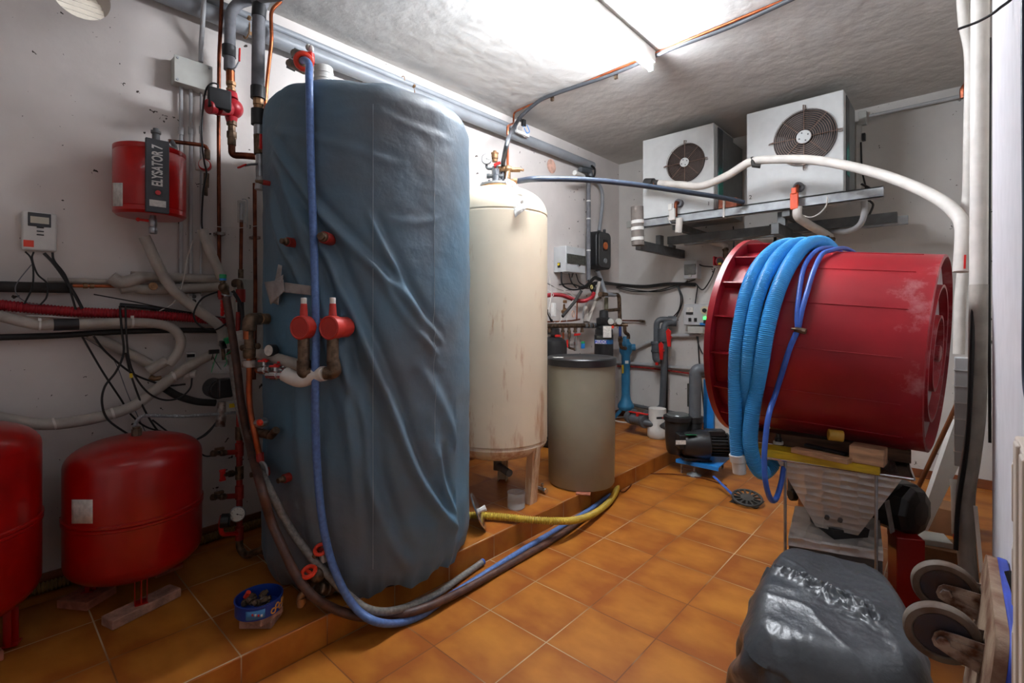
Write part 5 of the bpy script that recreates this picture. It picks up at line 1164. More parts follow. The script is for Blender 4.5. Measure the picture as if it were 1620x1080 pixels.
# softener with label
sv = B(Ke, 735, 900, .34)
t = thing('water_softener', 'black cylindrical water softener with a paper note and a blue label behind the barrel', 'softener', (sv.x, sv.y, SZ))
zl = B(Ke, 730, 780, .34).z; SR = .100
obj('body', MB().lathe([(SR, SZ), (SR, zl-.06), (SR-.008, zl-.05), (SR-.008, zl), (.06, zl+.02)], (sv.x, sv.y, 0), n=36), M['black'], t)
obj('head', MB().lathe([(.07, zl), (.085, zl+.01), (.085, zl+.04), (.07, zl+.045), (.08, zl+.06), (.08, zl+.12), (.05, zl+.13), (.045, zl+.2), (.02, zl+.21)], (sv.x, sv.y, 0), n=12), M['black'], t)
hd = Vector((-sv.x, -sv.y, 0)).normalized(); hr = Vector((-hd.y, hd.x, 0))   # hr points to the photo's left or right
if hr.dot(Vector((rx, ry, 0))) < 0: hr = -hr
for k in range(2):
    c = Vector((sv.x, sv.y, zl+.085))+hr*(.07+.085*k)+hd*.05; obj('white_cap', MB().lathe([(.03, -.03), (.036, 0), (.030, .016), (.001, .018)], c, hd+hr*.2, 16), M['greyb'], t)
obj('red_knob', MB().cyl(Vector((sv.x, sv.y, zl+.03))+hr*.09+hd*.07, Vector((sv.x, sv.y, zl+.03))+hr*.09+hd*.1, .016, n=12), M['redo'], t)
obj('side_pipe', MB().cyl(Vector((sv.x, sv.y, zl+.05))+hr*.07, Vector((sv.x, sv.y, zl+.05))+hr*.25, .018, n=12), M['brassd'], t)
obj('paper_note', MB().box(Vector((sv.x, sv.y, zl-.02))+hd*(SR+.012)+hr*.035, (.003, .085, .12), Matrix((hd, hr, Vector((0, 0, 1)))).transposed()), M['paper'], t)
obj('label_band', MB().lathe([(SR+.001, zl-.15), (SR+.001, zl-.105)], (sv.x, sv.y, 0), n=36, cap=False), mat('label_blue', (30, 96, 150), .4), t)
obj('label_white', MB().box(Vector((sv.x, sv.y, zl-.126))+hd*(SR)-hr*.03, (.004, .115, .038), Matrix((hd, hr, Vector((0, 0, 1)))).transposed()), M['paper'], t)
text('AUDO', .042, Vector((sv.x, sv.y, zl-.126))+hd*(SR+.003)-hr*.03, hr, (0, 0, 1), mat('letter_blue', (30, 60, 190), .5), t, bold=.001)
obj('grey_text_band', MB().box(Vector((sv.x, sv.y, zl-.078))+hd*(SR-.003)-hr*.02, (.004, .11, .03), Matrix((hd, hr, Vector((0, 0, 1)))).transposed()), M['smoke'], t)
# brass pipework from the softener over to the blue filter
fo = .36
t = thing('brass_pipe_loop', 'tarnished brass pipe loop between the softener and the blue filter', 'pipe', B(Ke, 930, 700, fo))
obj('main', MB().tube(fillet([B(Ke, 700, 350, fo), B(Ke, 920, 355, fo), B(Ke, 932, 660, fo)], .05), .021, 14), M['brassd'], t)
obj('grey_section', MB().tube([B(Ke, 770, 352, fo), B(Ke, 870, 358, fo)], .0225, 14), M['pvc'], t)
obj('branch', MB().tube([B(Ke, 750, 550, fo), B(Ke, 925, 535, fo)], .018, 12), M['brassd'], t)
obj('blue_section', MB().tube([B(Ke, 932, 655, fo), B(Ke, 935, 880, fo)], .016, 12), mat('navy_tube', (40, 60, 120), .5), t)
obj('lower_elbow', MB().tube(fillet([B(Ke, 935, 860, fo), B(Ke, 938, 1000, fo), B(Ke, 1000, 1010, fo)], .05), .020, 12).cyl(B(Ke, 937, 880, fo), B(Ke, 938, 930, fo), .027, n=8), M['brassd'], t)
obj('bend', MB().tube(fillet([B(Ke, 960, 710, fo), B(Ke, 990, 720, fo), B(Ke, 990, 820, fo), B(Ke, 1035, 840, fo), B(Ke, 1035, 895, fo)], .04), .020, 12), M['brassd'], t)
obj('brass_tap', MB().cyl(B(Ke, 690, 350, fo), B(Ke, 730, 350, fo), .028, n=10).cyl(B(Ke, 640, 420, .3), B(Ke, 700, 390, .33), .013, n=10), M['brassd'], t)
obj('olive_pipe', MB().cyl(B(Ke, 765, 390, .3), B(Ke, 765, 550, .3), .022, n=14), mat('olive_pipe', (112, 108, 88), .6), t)
# blue filter on three feet
bf = Z(990, 664, SZ)
t = thing('blue_filter', 'slim blue cast water filter standing on three feet in the corner', 'filter', (bf.x, bf.y, SZ))
zf = lambda y: CAMZ-(y-CY)/F*(bf.x*fx+bf.y*fy)
obj('column', MB().lathe([(.075, zf(648)), (.095, zf(644)), (.095, zf(640)), (.06, zf(632)), (.050, zf(625)), (.050, zf(562)), (.075, zf(556)), (.075, zf(545)), (.045, zf(540)), (.035, zf(532))], (bf.x, bf.y, 0), n=28), M['bluept'], t)
obj('side_port', MB().cyl((bf.x-.03, bf.y-.03, zf(549)), (bf.x+.09, bf.y+.06, zf(549)), .04, n=16), M['bluept'], t)
for a in (-2.3, -.1, 1.9):
    d = Vector((math.cos(a), math.sin(a), 0)); p = Vector((bf.x, bf.y, 0)); obj('foot', MB().beam(p+d*.04+Vector((0, 0, zf(645))), p+d*.16+Vector((0, 0, SZ+.012)), .045, .03).box(p+d*.165+Vector((0, 0, SZ+.012)), (.05, .05, .024)), M['bluept'], t, bev=.004)
hd2 = Vector((-bf.x, -bf.y, 0)).normalized()
obj('white_tag', MB().box(Vector((bf.x, bf.y, zf(572)))+hd2*.052+Vector((rx, ry, 0))*.012, (.04, .004, .035), Matrix((Vector((rx, ry, 0)), -hd2, Vector((0, 0, 1)))).transposed()), M['white'], t)
obj('yellow_tag', MB().box(Vector((bf.x, bf.y, zf(583)))+hd2*.042-Vector((rx, ry, 0))*.036, (.022, .01, .10), Matrix((Vector((rx, ry, 0)), -hd2, Vector((0, 0, 1)))).transposed()), M['yellow'], t)
o = obj('base_ring', MB().torus((bf.x+.02, bf.y-.02, SZ+.008), (0, 0, 1), .15, .008, 40, 8), M['white']); tag(o, 'white ring lying on the step around the feet of the blue filter', 'ring')
# ================================================================== back wall
def V(k, x, y, o=.04): p = k(x, y) if k else (x, y); return Y(p[0], p[1], WY-o)
def bw(name, k, pts, r, m, lab, cat='pipe', o=.05, group=None, sides=12, n=6, sp=True, corr=None):
    P = [V(k, p[0], p[1], p[2] if len(p) > 2 else o) for p in pts]
    ob = obj(name, MB().tube(spline(P, n) if (len(P) > 2 and sp) else fillet(P, .05), r, sides, corr), M[m]); return tag(ob, lab, cat, group)
Kh = K(990, 120, .2778); Ki = K(1020, 330, .1296); Kt = K(1100, 360, .426)
gp = 'pipes along the back wall'
bw('pale_pipe', Kg, [(100, 508), (300, 522), (500, 540), (900, 575)], .020, 'conduit', 'upper pale pipe low along the back wall', o=.05, group=gp)
bw('copper_pipe', Kg, [(100, 535), (300, 545), (640, 588), (760, 600)], .010, 'reds', 'reddish copper pipe just under the pale pipe on the back wall', o=.04, group=gp)
bw('pale_pipe', Kg, [(150, 445), (240, 415), (380, 350), (500, 322), (620, 318), (720, 312)], .020, 'conduit', 'pale sleeved pipe rising to the control box on the back wall', o=.05, group=gp)
bw('copper_pipe', Kg, [(150, 210), (280, 213)], .009, 'copperd', 'short copper stub with a capped end on the back wall', o=.05, group=gp)
o = obj('stub_cap', MB().cyl(V(Kg, 278, 213, .05), V(Kg, 315, 218, .05), .015, n=10), M['brassd']); tag(o, 'brass cap on the short copper stub', 'cap')
bw('floor_pipe', None, [(1000, 640), (1050, 650), (1130, 664)], .020, 'pvcd', 'grey pipe along the foot of the back wall', o=.06, group=gp)
# dark cable bundle
ob = obj('cable_bundle', MB().tube(spline([X(940, 448, WX+.08), X(960, 448, WX+.05), V(None, 985, 451, .03), V(None, 1020, 453, .03), V(None, 1060, 449, .03), V(None, 1100, 450, .04)], 8), .020, 8), M['cable']); tag(ob, 'thick bundle of black cables crossing the back wall from the corner', 'cable')
cbb = 'black cables on the back wall'
for pts, lab in [([(965, 450), (1000, 458), (1040, 461), (1075, 452), (1088, 444)], 'black cable sagging under the bundle'), ([(965, 452), (1005, 461), (1045, 458), (1100, 442)], 'second black cable sagging under the bundle'),
                 ([(1100, 448), (1112, 458), (1125, 440), (1131, 424)], 'black cable looping up to the small red pump'), ([(1098, 412), (1110, 420), (1128, 422)], 'black cable from the small grey box to the red pump'),
                 ([(1071, 452), (1077, 470), (1074, 490), (1062, 504)], 'black cable dropping to the grey pool pipes'), ([(1073, 452), (1080, 475), (1070, 500), (1060, 508)], 'second black cable dropping to the grey pool pipes'),
                 ([(1104, 452), (1102, 465), (1100, 480)], 'black cable dropping into the control box'), ([(1102, 530), (1105, 545), (1112, 560)], 'black cable curling below the control box'), ([(1104, 532), (1106, 570), (1111, 620), (1115, 660)], 'black cable running down to the pool pump'),
                 ([(1160, 358), (1161, 375), (1160, 400)], 'black cable hanging behind the red tub'), ([(1219, 355), (1226, 375), (1224, 388)], 'thick black cable hanging under the steel rack'), ([(1362, 225), (1364, 270), (1370, 300), (1372, 350)], 'black cable hanging at the right of the right heat pump')]:
    bw('cable', None, pts, .007 if 'thick' not in lab else .014, 'cable', lab, 'cable', o=.06, group=cbb, sides=7)
wall_cab = 'cables below the fuse box'
for pts, lab in [([(888, 430), (890, 450), (905, 458), (925, 455), (940, 448)], 'thick black cable under the fuse box'), ([(900, 432), (905, 448), (915, 452)], 'black cable at the middle of the fuse box'), ([(907, 430), (904, 445), (912, 455)], 'short black cable right of the middle one'), ([(911, 432), (916, 446), (925, 452)], 'black cable at the right end of the fuse box'), ([(885, 450), (905, 449), (930, 456), (950, 446), (960, 446)], 'black cable running to the corner bundle')]:
    ob = obj('cable', MB().tube(spline([X(x, y, WX+.1) for x, y in pts], 6), .009 if 'thick' in lab else .006, 7), M['cable']); tag(ob, lab, 'cable', wall_cab)
ob = obj('cable_coil', MB().torus(X(938, 455, WX+.2), (1, .2, .1), .045, .016, 24, 8).torus(X(934, 452, WX+.16), (1, .5, .3), .06, .012, 24, 8).tube(spline([X(917, 456, WX+.2), X(928, 452, WX+.22), X(940, 440, WX+.2), X(950, 442, WX+.2)], 6), .02, 8), M['cable']); tag(ob, 'tangle of black cables beside the grey riser', 'cable')
ob = obj('yellow_ring', MB().torus(X(936, 454, WX+.24), (1, .1, 0), .02, .005, 18, 6), mat('pale_yellow_wire', (216, 200, 120), .5)); tag(ob, 'small pale yellow ring in the cable tangle', 'ring')
# small boxes
t = thing('timer_box', 'small grey timer enclosure on the back wall under the left heat pump', 'enclosure', V(Ki, 570, 740, 0))
a = V(Ki, 475, 640, .12); b = V(Ki, 640, 850, .12)
obj('case', MB().bb((a.x, WY-.12, b.z), (b.x, WY, a.z)), M['greybox'], t, bev=.006)
obj('window', MB().bb((a.x+.01, WY-.13, b.z+(a.z-b.z)*.22), (b.x-.015, WY-.12, a.z-(a.z-b.z)*.2)), M['smoke'], t, bev=.002)
obj('latch', MB().box(((a.x+b.x)/2, WY-.133, b.z+(a.z-b.z)*.16), (.03, .012, .025)), M['greyb'], t)
t = thing('pump_controller', 'grey control box with dials and a green light beside the rim of the red tub', 'controller', V(Kg, 680, 170, 0))
a = V(Kg, 590, 95, .14); b = V(Kg, 790, 245, .14)
obj('case', MB().bb((a.x, WY-.14, b.z), (b.x, WY, a.z)), M['greybox'], t, bev=.006)
def cf(u_, v_, o=.14): return Vector((a.x+(b.x-a.x)*u_, WY-o, b.z+(a.z-b.z)*v_))
obj('meter', MB().bb(cf(.12, .60), cf(.36, .85, .145)), M['paper'], t); obj('meter_frame', MB().bb(cf(.10, .50), cf(.36, .62, .146)), M['black'], t)
obj('dial', MB().cyl(cf(.78, .70), cf(.78, .70, .150), .045, n=24), mat('beige_dial', (214, 204, 170), .5), t); obj('dial_knob', MB().cyl(cf(.78, .70, .15), cf(.78, .70, .165), .022, n=16), M['black'], t)
for u_, v_ in ((.25, .2), (.45, .2), (.78, .12)): obj('switch', MB().box(cf(u_, v_+.05, .145), (.028, .014, .04)), M['black'], t)
obj('green_lamp', MB().box(cf(.78, .33, .145), (.03, .014, .03)), mat('green_lamp', (60, 220, 80), .4, emit=((60, 230, 90), 1.2)), t)
obj('blue_strip', MB().box(cf(.75, .06, .142), (.09, .006, .025)), M['bluepl'], t)
o = obj('control_base', MB().bb(V(Kg, 620, 300, .12), V(Kg, 760, 250, 0)), M['greyb'], bev=.003); tag(o, 'beige tray box under the grey control box', 'box')
o = obj('back_box', MB().bb(V(None, 1087, 643, .12), V(None, 1108, 606, 0)), M['smoke'], bev=.004); tag(o, 'dark box with vents low on the back wall behind the grey pipe', 'box')
# small red pump on wall
t = thing('wall_pump', 'small red circulation pump on the back wall left of the tub rim', 'pump', V(Ki, 900, 640, .1))
obj('body', MB().cyl(V(Ki, 915, 640, .05), V(Ki, 915, 640, .20), .045, n=24), M['redpump'], t, bev=.003)
obj('terminal_box', MB().bb(V(Ki, 830, 690, .18), V(Ki, 890, 590, .08)), M['redpump'], t, bev=.004)
obj('face', MB().cyl(V(Ki, 918, 640, .20), V(Ki, 918, 640, .21), .036, n=24), M['black'], t); obj('badge', MB().box(V(Ki, 915, 670, .215), (.03, .006, .02)), M['yellow'], t)
obj('valve', MB().cyl(V(Ki, 985, 600, .12), V(Ki, 985, 480, .12), .024, n=10).cyl(V(Ki, 950, 500, .12), V(Ki, 1020, 500, .12), .013), M['brassd'], t)
bw('sleeved_pipe', Ki, [(440, 280, .5), (520, 260, .4), (640, 330, .2), (800, 400, .12), (960, 440, .12), (985, 480, .12)], .030, 'foamw', 'pale sleeved pipe hanging below the steel rack toward the small red pump', o=.1)
bw('cable', Ki, [(650, 320, .18), (740, 330, .1), (820, 385, .08), (900, 395, .08), (980, 440, .08)], .007, 'cable', 'black cable lying along the sleeved pipe under the rack', 'cable', o=.1, sides=7)
# ---- pool pipes with red handles
PG = .22
def G(x, y, o=PG): p = Kg(x, y); return Y(p[0], p[1], WY-o)
t = thing('pool_pipe_set', 'grey pvc pool pipes with two red lever valves on the back wall', 'pipe', G(440, 850))
obj('rear_riser', MB().tube(fillet([G(530, 205, .1), G(400, 203), G(397, 480), G(410, 495), G(460, 495)], .07), .034, 16), M['pvcd'], t)
obj('main_riser', MB().tube(fillet([G(530, 225, .1), G(452, 228), G(452, 560), G(440, 830), G(390, 850), G(300, 885, .45)], .08), .036, 16), M['pvcd'], t)
obj('valve_body', MB().cyl(G(450, 268), G(450, 290), .062, n=14).cyl(G(450, 290), G(450, 345), .058).cyl(G(450, 345), G(450, 362), .062, n=14), M['pvcd'], t, bev=.003)
obj('valve_body', MB().cyl(G(396, 360), G(396, 380), .058, n=14).cyl(G(396, 380), G(396, 420), .052).cyl(G(396, 420), G(396, 436), .058, n=14), M['pvcd'], t, bev=.003)
obj('lower_elbow', MB().tube(fillet([G(396, 436), G(400, 490), G(440, 492)], .06), .048, 14), M['pvcd'], t)
def lever(c, par, ang=0, s=1.0):
    obj('red_handle', MB().cyl(c+Vector((0, .05, 0)), c, .016*s).prism([(-.018*s, -.10*s), (.018*s, -.10*s), (.024*s, .02*s), (.030*s, .07*s), (0, .10*s), (-.030*s, .07*s), (-.024*s, .02*s)], c, Vector((math.cos(ang), 0, math.sin(ang))), Vector((-math.sin(ang), 0, math.cos(ang))), .014), M['redh'], par, bev=.004)
lever(G(488, 332, .32), t, .05); lever(G(434, 425, .32), t, .03); obj('small_red_tab', MB().box(G(402, 518, .25), (.03, .02, .03)), M['redh'], t)
obj('rear_strip', MB().tube([G(470, 365, .1), G(468, 860, .1)], .018, 8), M['blackr'], t)
obj('top_joint', MB().cyl(G(480, 215, .12), G(540, 215, .08), .06, n=14), M['pvcd'], t)
# low valve run into the pool pump
t = thing('pump_inlet_pipe', 'grey pvc inlet pipe with a red lever leading into the pool pump', 'pipe', G(330, 930, .5))
LA, LB = Z(993, 668, .20), Z(1047, 678, .24)
lp = lambda x, y, z=.26: Z(*Kg(x, y), z)
obj('pipe', MB().tube(fillet([lp(240, 860, .30), lp(200, 900, .30), lp(300, 935, .28), lp(480, 965, .26)], .05), .038, 16), M['pvcd'], t)
obj('valve_body', MB().cyl(lp(205, 895, .30), lp(225, 905, .30), .066, n=14).cyl(lp(225, 905, .30), lp(300, 925, .29), .058).cyl(lp(300, 925, .29), lp(320, 932, .29), .066, n=14), M['pvcd'], t, bev=.003)
c = lp(265, 868, .37); d_ = (lp(310, 880, .37)-lp(190, 860, .37)).normalized()
obj('red_handle', MB().beam(c-d_*.10, c+d_*.12, .03, .014).box(c-Vector((0, 0, .02)), (.03, .03, .04)), M['redh'], t, bev=.005)
obj('black_lever', MB().beam(lp(400, 905, .36), lp(470, 903, .36), .012, .02), M['black'], t); obj('red_tip', MB().beam(lp(440, 903, .372), lp(468, 903, .372), .012, .012), M['redh'], t)
obj('union', MB().cyl(lp(410, 945, .27), lp(480, 960, .26), .058, n=14), M['black'], t, bev=.003)
o = obj('white_bucket', MB().lathe([(.001, 0), (.085, 0), (.10, .02), (.10, .10), (.088, .12), (.088, .30), (.084, .30), (.001, .28)], tuple(Z(1040, 692, SZ)), n=32, cap=False), M['white']); tag(o, 'white plastic container on the step below the pump inlet pipe', 'container')
# ---- pool pump
KP = K(1040, 640, .16667)
def pf2(x, y, z): p = KP(x, y); return Z(p[0], p[1], z)
def pd(x, y, dep): p = KP(x, y); return D(p[0], p[1], dep)
fp = Z(1095, 750, 0); dpp = fp.x*fx+fp.y*fy   # depth of the pump
t = thing('pool_pump', 'black pool pump with a round strainer and ribbed motor on a blue plate', 'pump', fp)
q2 = lambda x, y, o=0: pd(x, y, dpp-o)
sc0 = q2(195, 300, -.12)
zt_ = q2(195, 95, -.12).z; zb_ = q2(195, 455, -.12).z; HRd = .10
obj('strainer', MB().lathe([(.085, zb_), (.10, zb_+.03), (.11, zt_-.22), (.112, zt_-.05), (.125, zt_-.045), (.125, zt_-.01), (.10, zt_)], (sc0.x, sc0.y, 0), n=32), M['black'], t)
obj('strainer_lid', MB().lathe([(.10, zt_-.005), (.088, zt_+.012), (.001, zt_+.016)], (sc0.x, sc0.y, 0), n=32), mat('lid_grey', (84, 88, 86), .3, var=.1), t)
md = Vector((.93, .25, 0)).normalized(); md = (Vector((rx, ry, 0))*.96+Vector((-fx, -fy, 0))*.12).normalized()
m0 = q2(250, 370, .02)
obj('volute', MB().lathe([(.07, -.02), (.10, .0), (.115, .08), (.125, .14), (.125, .20), (.10, .21)], m0, md, 28).box(m0+md*.02+Vector((0, 0, .03)), (.16, .14, .12), Matrix.Rotation(YAW, 3, 'Z')), M['black'], t, bev=.006)
obj('label', MB().box(q2(222, 358, .165), (.085, .003, .035), Matrix.Rotation(YAW, 3, 'Z')), M['paper'], t)
obj('green_label', MB().box(q2(320, 285, .10), (.085, .05, .003), Matrix.Rotation(YAW, 3, 'Z')@Matrix.Rotation(-.2, 3, 'X')), M['green'], t)
m1 = q2(420, 375, .02)
obj('motor_ring', MB().lathe([(.09, 0), (.10, .01), (.10, .03), (.085, .04)], m1, md, 32), M['steel'], t)
fin = MB().lathe([(.078, .03), (.078, .20), (.10, .20), (.102, .26), (.085, .30), (.04, .31)], m1, md, 32)
u_, v_, a_ = basis(md)
for k in range(22):
    an = 2*PI*k/22; dr = u_*math.cos(an)+v_*math.sin(an); fin.beam(m1+md*.04+dr*.088, m1+md*.20+dr*.088, .004, .022, u_*-math.sin(an)+v_*math.cos(an) if False else dr.cross(md).cross(md)*-1)
obj('motor', fin, M['black'], t)
obj('motor_sticker', MB().lathe([(.1035, .215), (.1035, .235)], m1, md, 32, cap=False), M['greyb'], t)
obj('terminal_box', MB().box(m1+md*.11+Vector((0, 0, .105)), (.15, .10, .05), Matrix.Rotation(math.atan2(md.y, md.x), 3, 'Z')), M['black'], t, bev=.008)
obj('foot', MB().box(q2(340, 500, .02), (.20, .14, .02), Matrix.Rotation(YAW, 3, 'Z')).box(q2(440, 520, .03), (.10, .12, .012), Matrix.Rotation(YAW, 3, 'Z')).beam(q2(410, 380), q2(440, 520), .10, .03), M['black'], t, bev=.003)
plz = q2(400, 540, 0).z
t2 = thing('blue_stand', 'blue painted metal stand with a rusty screw foot under the pool pump', 'stand', fp)
c = q2(430, 515, -.02); pz = c.z
A0, A1, A2, A3 = [Z(*KP(x, y), pz) for x, y in ((175, 515), (580, 598), (700, 495), (420, 440))]
n0 = Vector((0, 0, -.006)); mb = MB(); vs = [A0, A1, A2, A3]+[p+n0 for p in (A0, A1, A2, A3)]
mb.add(vs, [(0, 1, 2, 3), (7, 6, 5, 4), (0, 4, 5, 1), (1, 5, 6, 2), (2, 6, 7, 3), (3, 7, 4, 0)])
mb.add([A0+n0, A1+n0, A1+n0*5, A0+n0*5, A0+n0+Vector((-.003, .004, 0)), A1+n0+Vector((-.003, .004, 0)), A1+n0*5+Vector((-.003, .004, 0)), A0+n0*5+Vector((-.003, .004, 0))], [(0, 1, 2, 3), (7, 6, 5, 4), (0, 4, 5, 1), (3, 2, 6, 7), (0, 3, 7, 4), (1, 5, 6, 2)])
obj('plate', mb, M['bluepl'], t2)
scp = Z(1098, 752, 0)
obj('screw_leg', MB().cyl((scp.x, scp.y, .02), (scp.x, scp.y, pz+.03), .009, n=10).cyl((scp.x, scp.y, pz), (scp.x, scp.y, pz+.014), .016, n=6), M['rust'], t2)
obj('foot_pad', MB().lathe([(.06, 0), (.06, .01), (.03, .022), (.02, .03)], (scp.x, scp.y, 0), n=24), M['galv'], t2)
sc2 = Z(1160, 700, 0); obj('rear_leg', MB().cyl((A2.x-.08, A2.y+.02, .0), (A2.x-.08, A2.y+.02, pz-.006), .009).cyl((A3.x-.01, A3.y-.02, .0), (A3.x-.01, A3.y-.02, pz-.006), .009).cyl((A0.x+.03, A0.y+.05, .0), (A0.x+.03, A0.y+.05, pz-.006), .009), M['rust'], t2)
# grey riser over the pump
t = thing('pump_outlet_pipe', 'thick grey pvc outlet pipe rising from the pool pump and bending to the wall', 'pipe', q2(360, 180, -.1))
gq = lambda x, y: D(*Kg(x, y), dpp+.1)
obj('riser', MB().tube(fillet([gq(672, 900), gq(675, 560), gq(740, 560)], .07), .052, 18), M['pvcd'], t)
obj('union', MB().cyl(gq(672, 890), gq(672, 935), .070, n=16).cyl(gq(672, 935), gq(665, 1000), .062, n=16), M['black'], t, bev=.004)
obj('upper_joint', MB().tube([gq(700, 590), gq(760, 590)], .035, 14), M['pvcd'], t)
t = thing('blue_post', 'bright blue vertical post between the pool pump and the red tub', 'post', Z(1122, 690, 0))
bp_ = D(1122, 690, 4.45); zt = D(1118, 600, 4.45).z
obj('post', MB().bb((bp_.x-.045, bp_.y-.02, 0), (bp_.x+.045, bp_.y+.02, zt)), M['bluepl'], t, bev=.003)
# floor drain, fan-like grate, blue stick
dr = Z(1182, 794, 0)
t = thing('drain_grate', 'round black slotted drain grate leaning over a dark square floor drain', 'grate', dr)
mb = MB(); gn = Vector((.10, -.22, .95)).normalized(); gc_ = Z(1182, 787, .045)
mb.torus(gc_, gn, .098, .009, 40, 8).lathe([(.045, -.006), (.045, .006)], gc_, gn, 24)
u_, v_, a_ = basis(gn)
for k in range(13):
    an = 2*PI*k/13; dd_ = u_*math.cos(an)+v_*math.sin(an); mb.beam(gc_+dd_*.04, gc_+dd_*.095, .013, .010, gn)
obj('grate', mb, mat('grate_iron', (62, 60, 56), .6, var=.2), t)
a1_, a2_, a3_, a4_ = [Z(*KP(x, y), .003) for x, y in ((680, 920), (945, 985), (1020, 915), (745, 870))]
o = obj('drain_cover', MB().add([a1_, a2_, a3_, a4_]+[p-Vector((0, 0, .0025)) for p in (a1_, a2_, a3_, a4_)], [(0, 1, 2, 3), (7, 6, 5, 4), (0, 4, 5, 1), (1, 5, 6, 2), (2, 6, 7, 3), (3, 7, 4, 0)]), M['blackr']); tag(o, 'dark square drain cover set in the tile floor', 'cover')
o = obj('blue_stick', MB().tube([Z(*KP(535, 680), .09), Z(*KP(640, 780), .06), Z(*KP(735, 875), .03)], .011, 10, flat=.6), M['bluedk']); tag(o, 'short flat blue stick resting on the drain grate', 'stick')
# ================================================================== heat pumps on their steel rack
HY0, HY1 = 4.55, 5.06
HT, HB = 3.14, 2.345
def heatpump(x0, x1, lab, num, fc, fr_, ywall=HY1):
    t = thing('heat_pump', lab, 'heat pump', ((x0+x1)/2, (HY0+HY1)/2, HB), 'white heat pump units on the steel rack')
    case = mat('heat_pump_white', (206, 208, 206), .42, var=.03)
    obj('case', MB().bb((x0, HY0, HB), (x1, HY1, HT)), case, t, bev=.008)
    obj('side_panel', MB().bb((x1, HY0+.09, HB+.01), (x1+.006, HY0+.22, HT-.02)), mat('side_grey', (72, 76, 78), .4, var=.05), t)
    obj('rear_panel', MB().bb((x1, HY0+.225, HB+.01), (x1+.006, HY1-.005, HT-.02)), mat('side_light_grey', (128, 132, 132), .5, var=.05), t)
    obj('teal_badge', MB().bb((x1+.006, HY0+.095, HB+.15), (x1+.009, HY0+.215, HB+.36)), M['teal'], t)
    fl = MB()
    for k in range(4): fl.prism([(0, 0), (.02, .0), (.015, .05+.02*(k % 2)), (.008, .03)], (x1+.009, HY0+.10+k*.026, HB+.36), (0, 1, 0), (0, 0, 1), .001)
    obj('badge_flames', fl, M['teal'], t)
    c = Vector((fc[0], HY0-.004, fc[1])); ax = (0, -1, 0); R = fr_
    obj('fan_opening', MB().lathe([(R, 0), (R, .006), (R-.012, .006), (R-.016, -.0), (.001, .001)], c, ax, 48), M['fan'], t)
    gr_ = MB()
    for k in range(12): gr_.torus(c+Vector((0, -.026, 0)), ax, R*(.24+.75*k/11), .0016, 48, 6)
    for k in range(8): an = PI/4*k; d = Vector((math.cos(an), 0, math.sin(an))); gr_.cyl(c+Vector((0, -.024, 0))+d*R*.22, c+Vector((0, -.024, 0))+d*R*(1.14 if k % 2 == 0 else .98), .003, n=6)
    for k in range(4):
        an = PI/2*k; d = Vector((math.cos(an), 0, math.sin(an))); e = Vector((-d.z, 0, d.x)); gr_.tube([c+Vector((0, -.024, 0))+d*R+e*.008, c+Vector((0, -.02, 0))+d*R*1.16+e*.008, c+Vector((0, -.0, 0))+d*R*1.16-e*.008, c+Vector((0, -.02, 0))+d*R-e*.008], .0025, 6)
    g_ = obj('fan_grille', gr_, M['bronze'], t)
    bl = MB()
    for k in range(5):
        an = 2*PI*k/5; d = Vector((math.cos(an), 0, math.sin(an))); e = Vector((-d.z, 0, d.x)); q0 = c+Vector((0, -.008, 0))
        bl.add([q0+d*R*.2-e*.02, q0+d*R*.85-e*.06, q0+d*R*.88+e*.07+Vector((0, -.008, 0)), q0+d*R*.22+e*.04+Vector((0, -.008, 0))], [(0, 1, 2, 3)])
    obj('fan_blades', bl, M['blackr'], t)
    hb = obj('hub', MB().cyl(c+Vector((0, -.02, 0)), c+Vector((0, -.034, 0)), R*.235, n=28), case, t, bev=.002)
    sd_ = MB()
    for k in range(4): an = PI/2*k+.4; sd_.cyl(c+Vector((math.cos(an)*R*.15, -.034, math.sin(an)*R*.15)), c+Vector((math.cos(an)*R*.15, -.037, math.sin(an)*R*.15)), .006, n=8)
    obj('hub_screw', sd_, M['galvd'], hb)
    text(num[0], .05, Vector((num[1], HY0-.001, HB+.06)), (1, 0, 0), (0, 0, 1), M['smoke'], t)
    return t
heatpump(-2.35, -1.643, 'left white heat pump nearest the room corner, numbered 1', ('1', -1.69), (Y(1085, 258, HY0).x, Y(1085, 258, HY0).z), .182)
heatpump(-1.362, -.65, 'right white heat pump above the red tub, numbered 2', ('2', -1.33), (Y(1273, 218, HY0).x, Y(1273, 218, HY0).z), .226)
o = obj('rear_casing', MB().bb((-2.30, HY1+.01, HB+.01), (-1.66, WY-.01, HT-.03)), mat('side_light_grey', (128, 132, 132), .5), bev=.004); tag(o, 'grey casing between the left heat pump and the back wall', 'casing')
# rack
t = thing('steel_rack', 'galvanised steel rack on wall brackets carrying both heat pumps', 'rack', (-1.4, 5.0, 2.1))
ra, rb = -2.36, -.40
obj('front_rail', MB().bb((ra, HY0-.05, 2.255), (rb, HY0-.044, 2.335)).bb((ra, HY0-.05, 2.327), (rb, HY0+.02, 2.335)).bb((ra, HY0-.05, 2.255), (rb, HY0+.02, 2.262)), M['galv'], t)
obj('dark_strip', MB().bb((ra+.05, HY0+.0, HB-.025), (-.62, HY0+.02, HB)), M['black'], t)
obj('middle_rail', MB().bb((-2.25, 4.90, 2.12), (-.35, 4.96, 2.20)), M['galvd'], t)
obj('rear_rail', MB().bb((-2.2, 5.20, 2.14), (-.3, 5.26, 2.21)), M['galv'], t)
for x in (-2.0, -1.05): obj('cross_bar', MB().bb((x-.03, HY0-.02, 2.20), (x+.03, 5.36, 2.26)), M['galvd'], t, bev=.003)
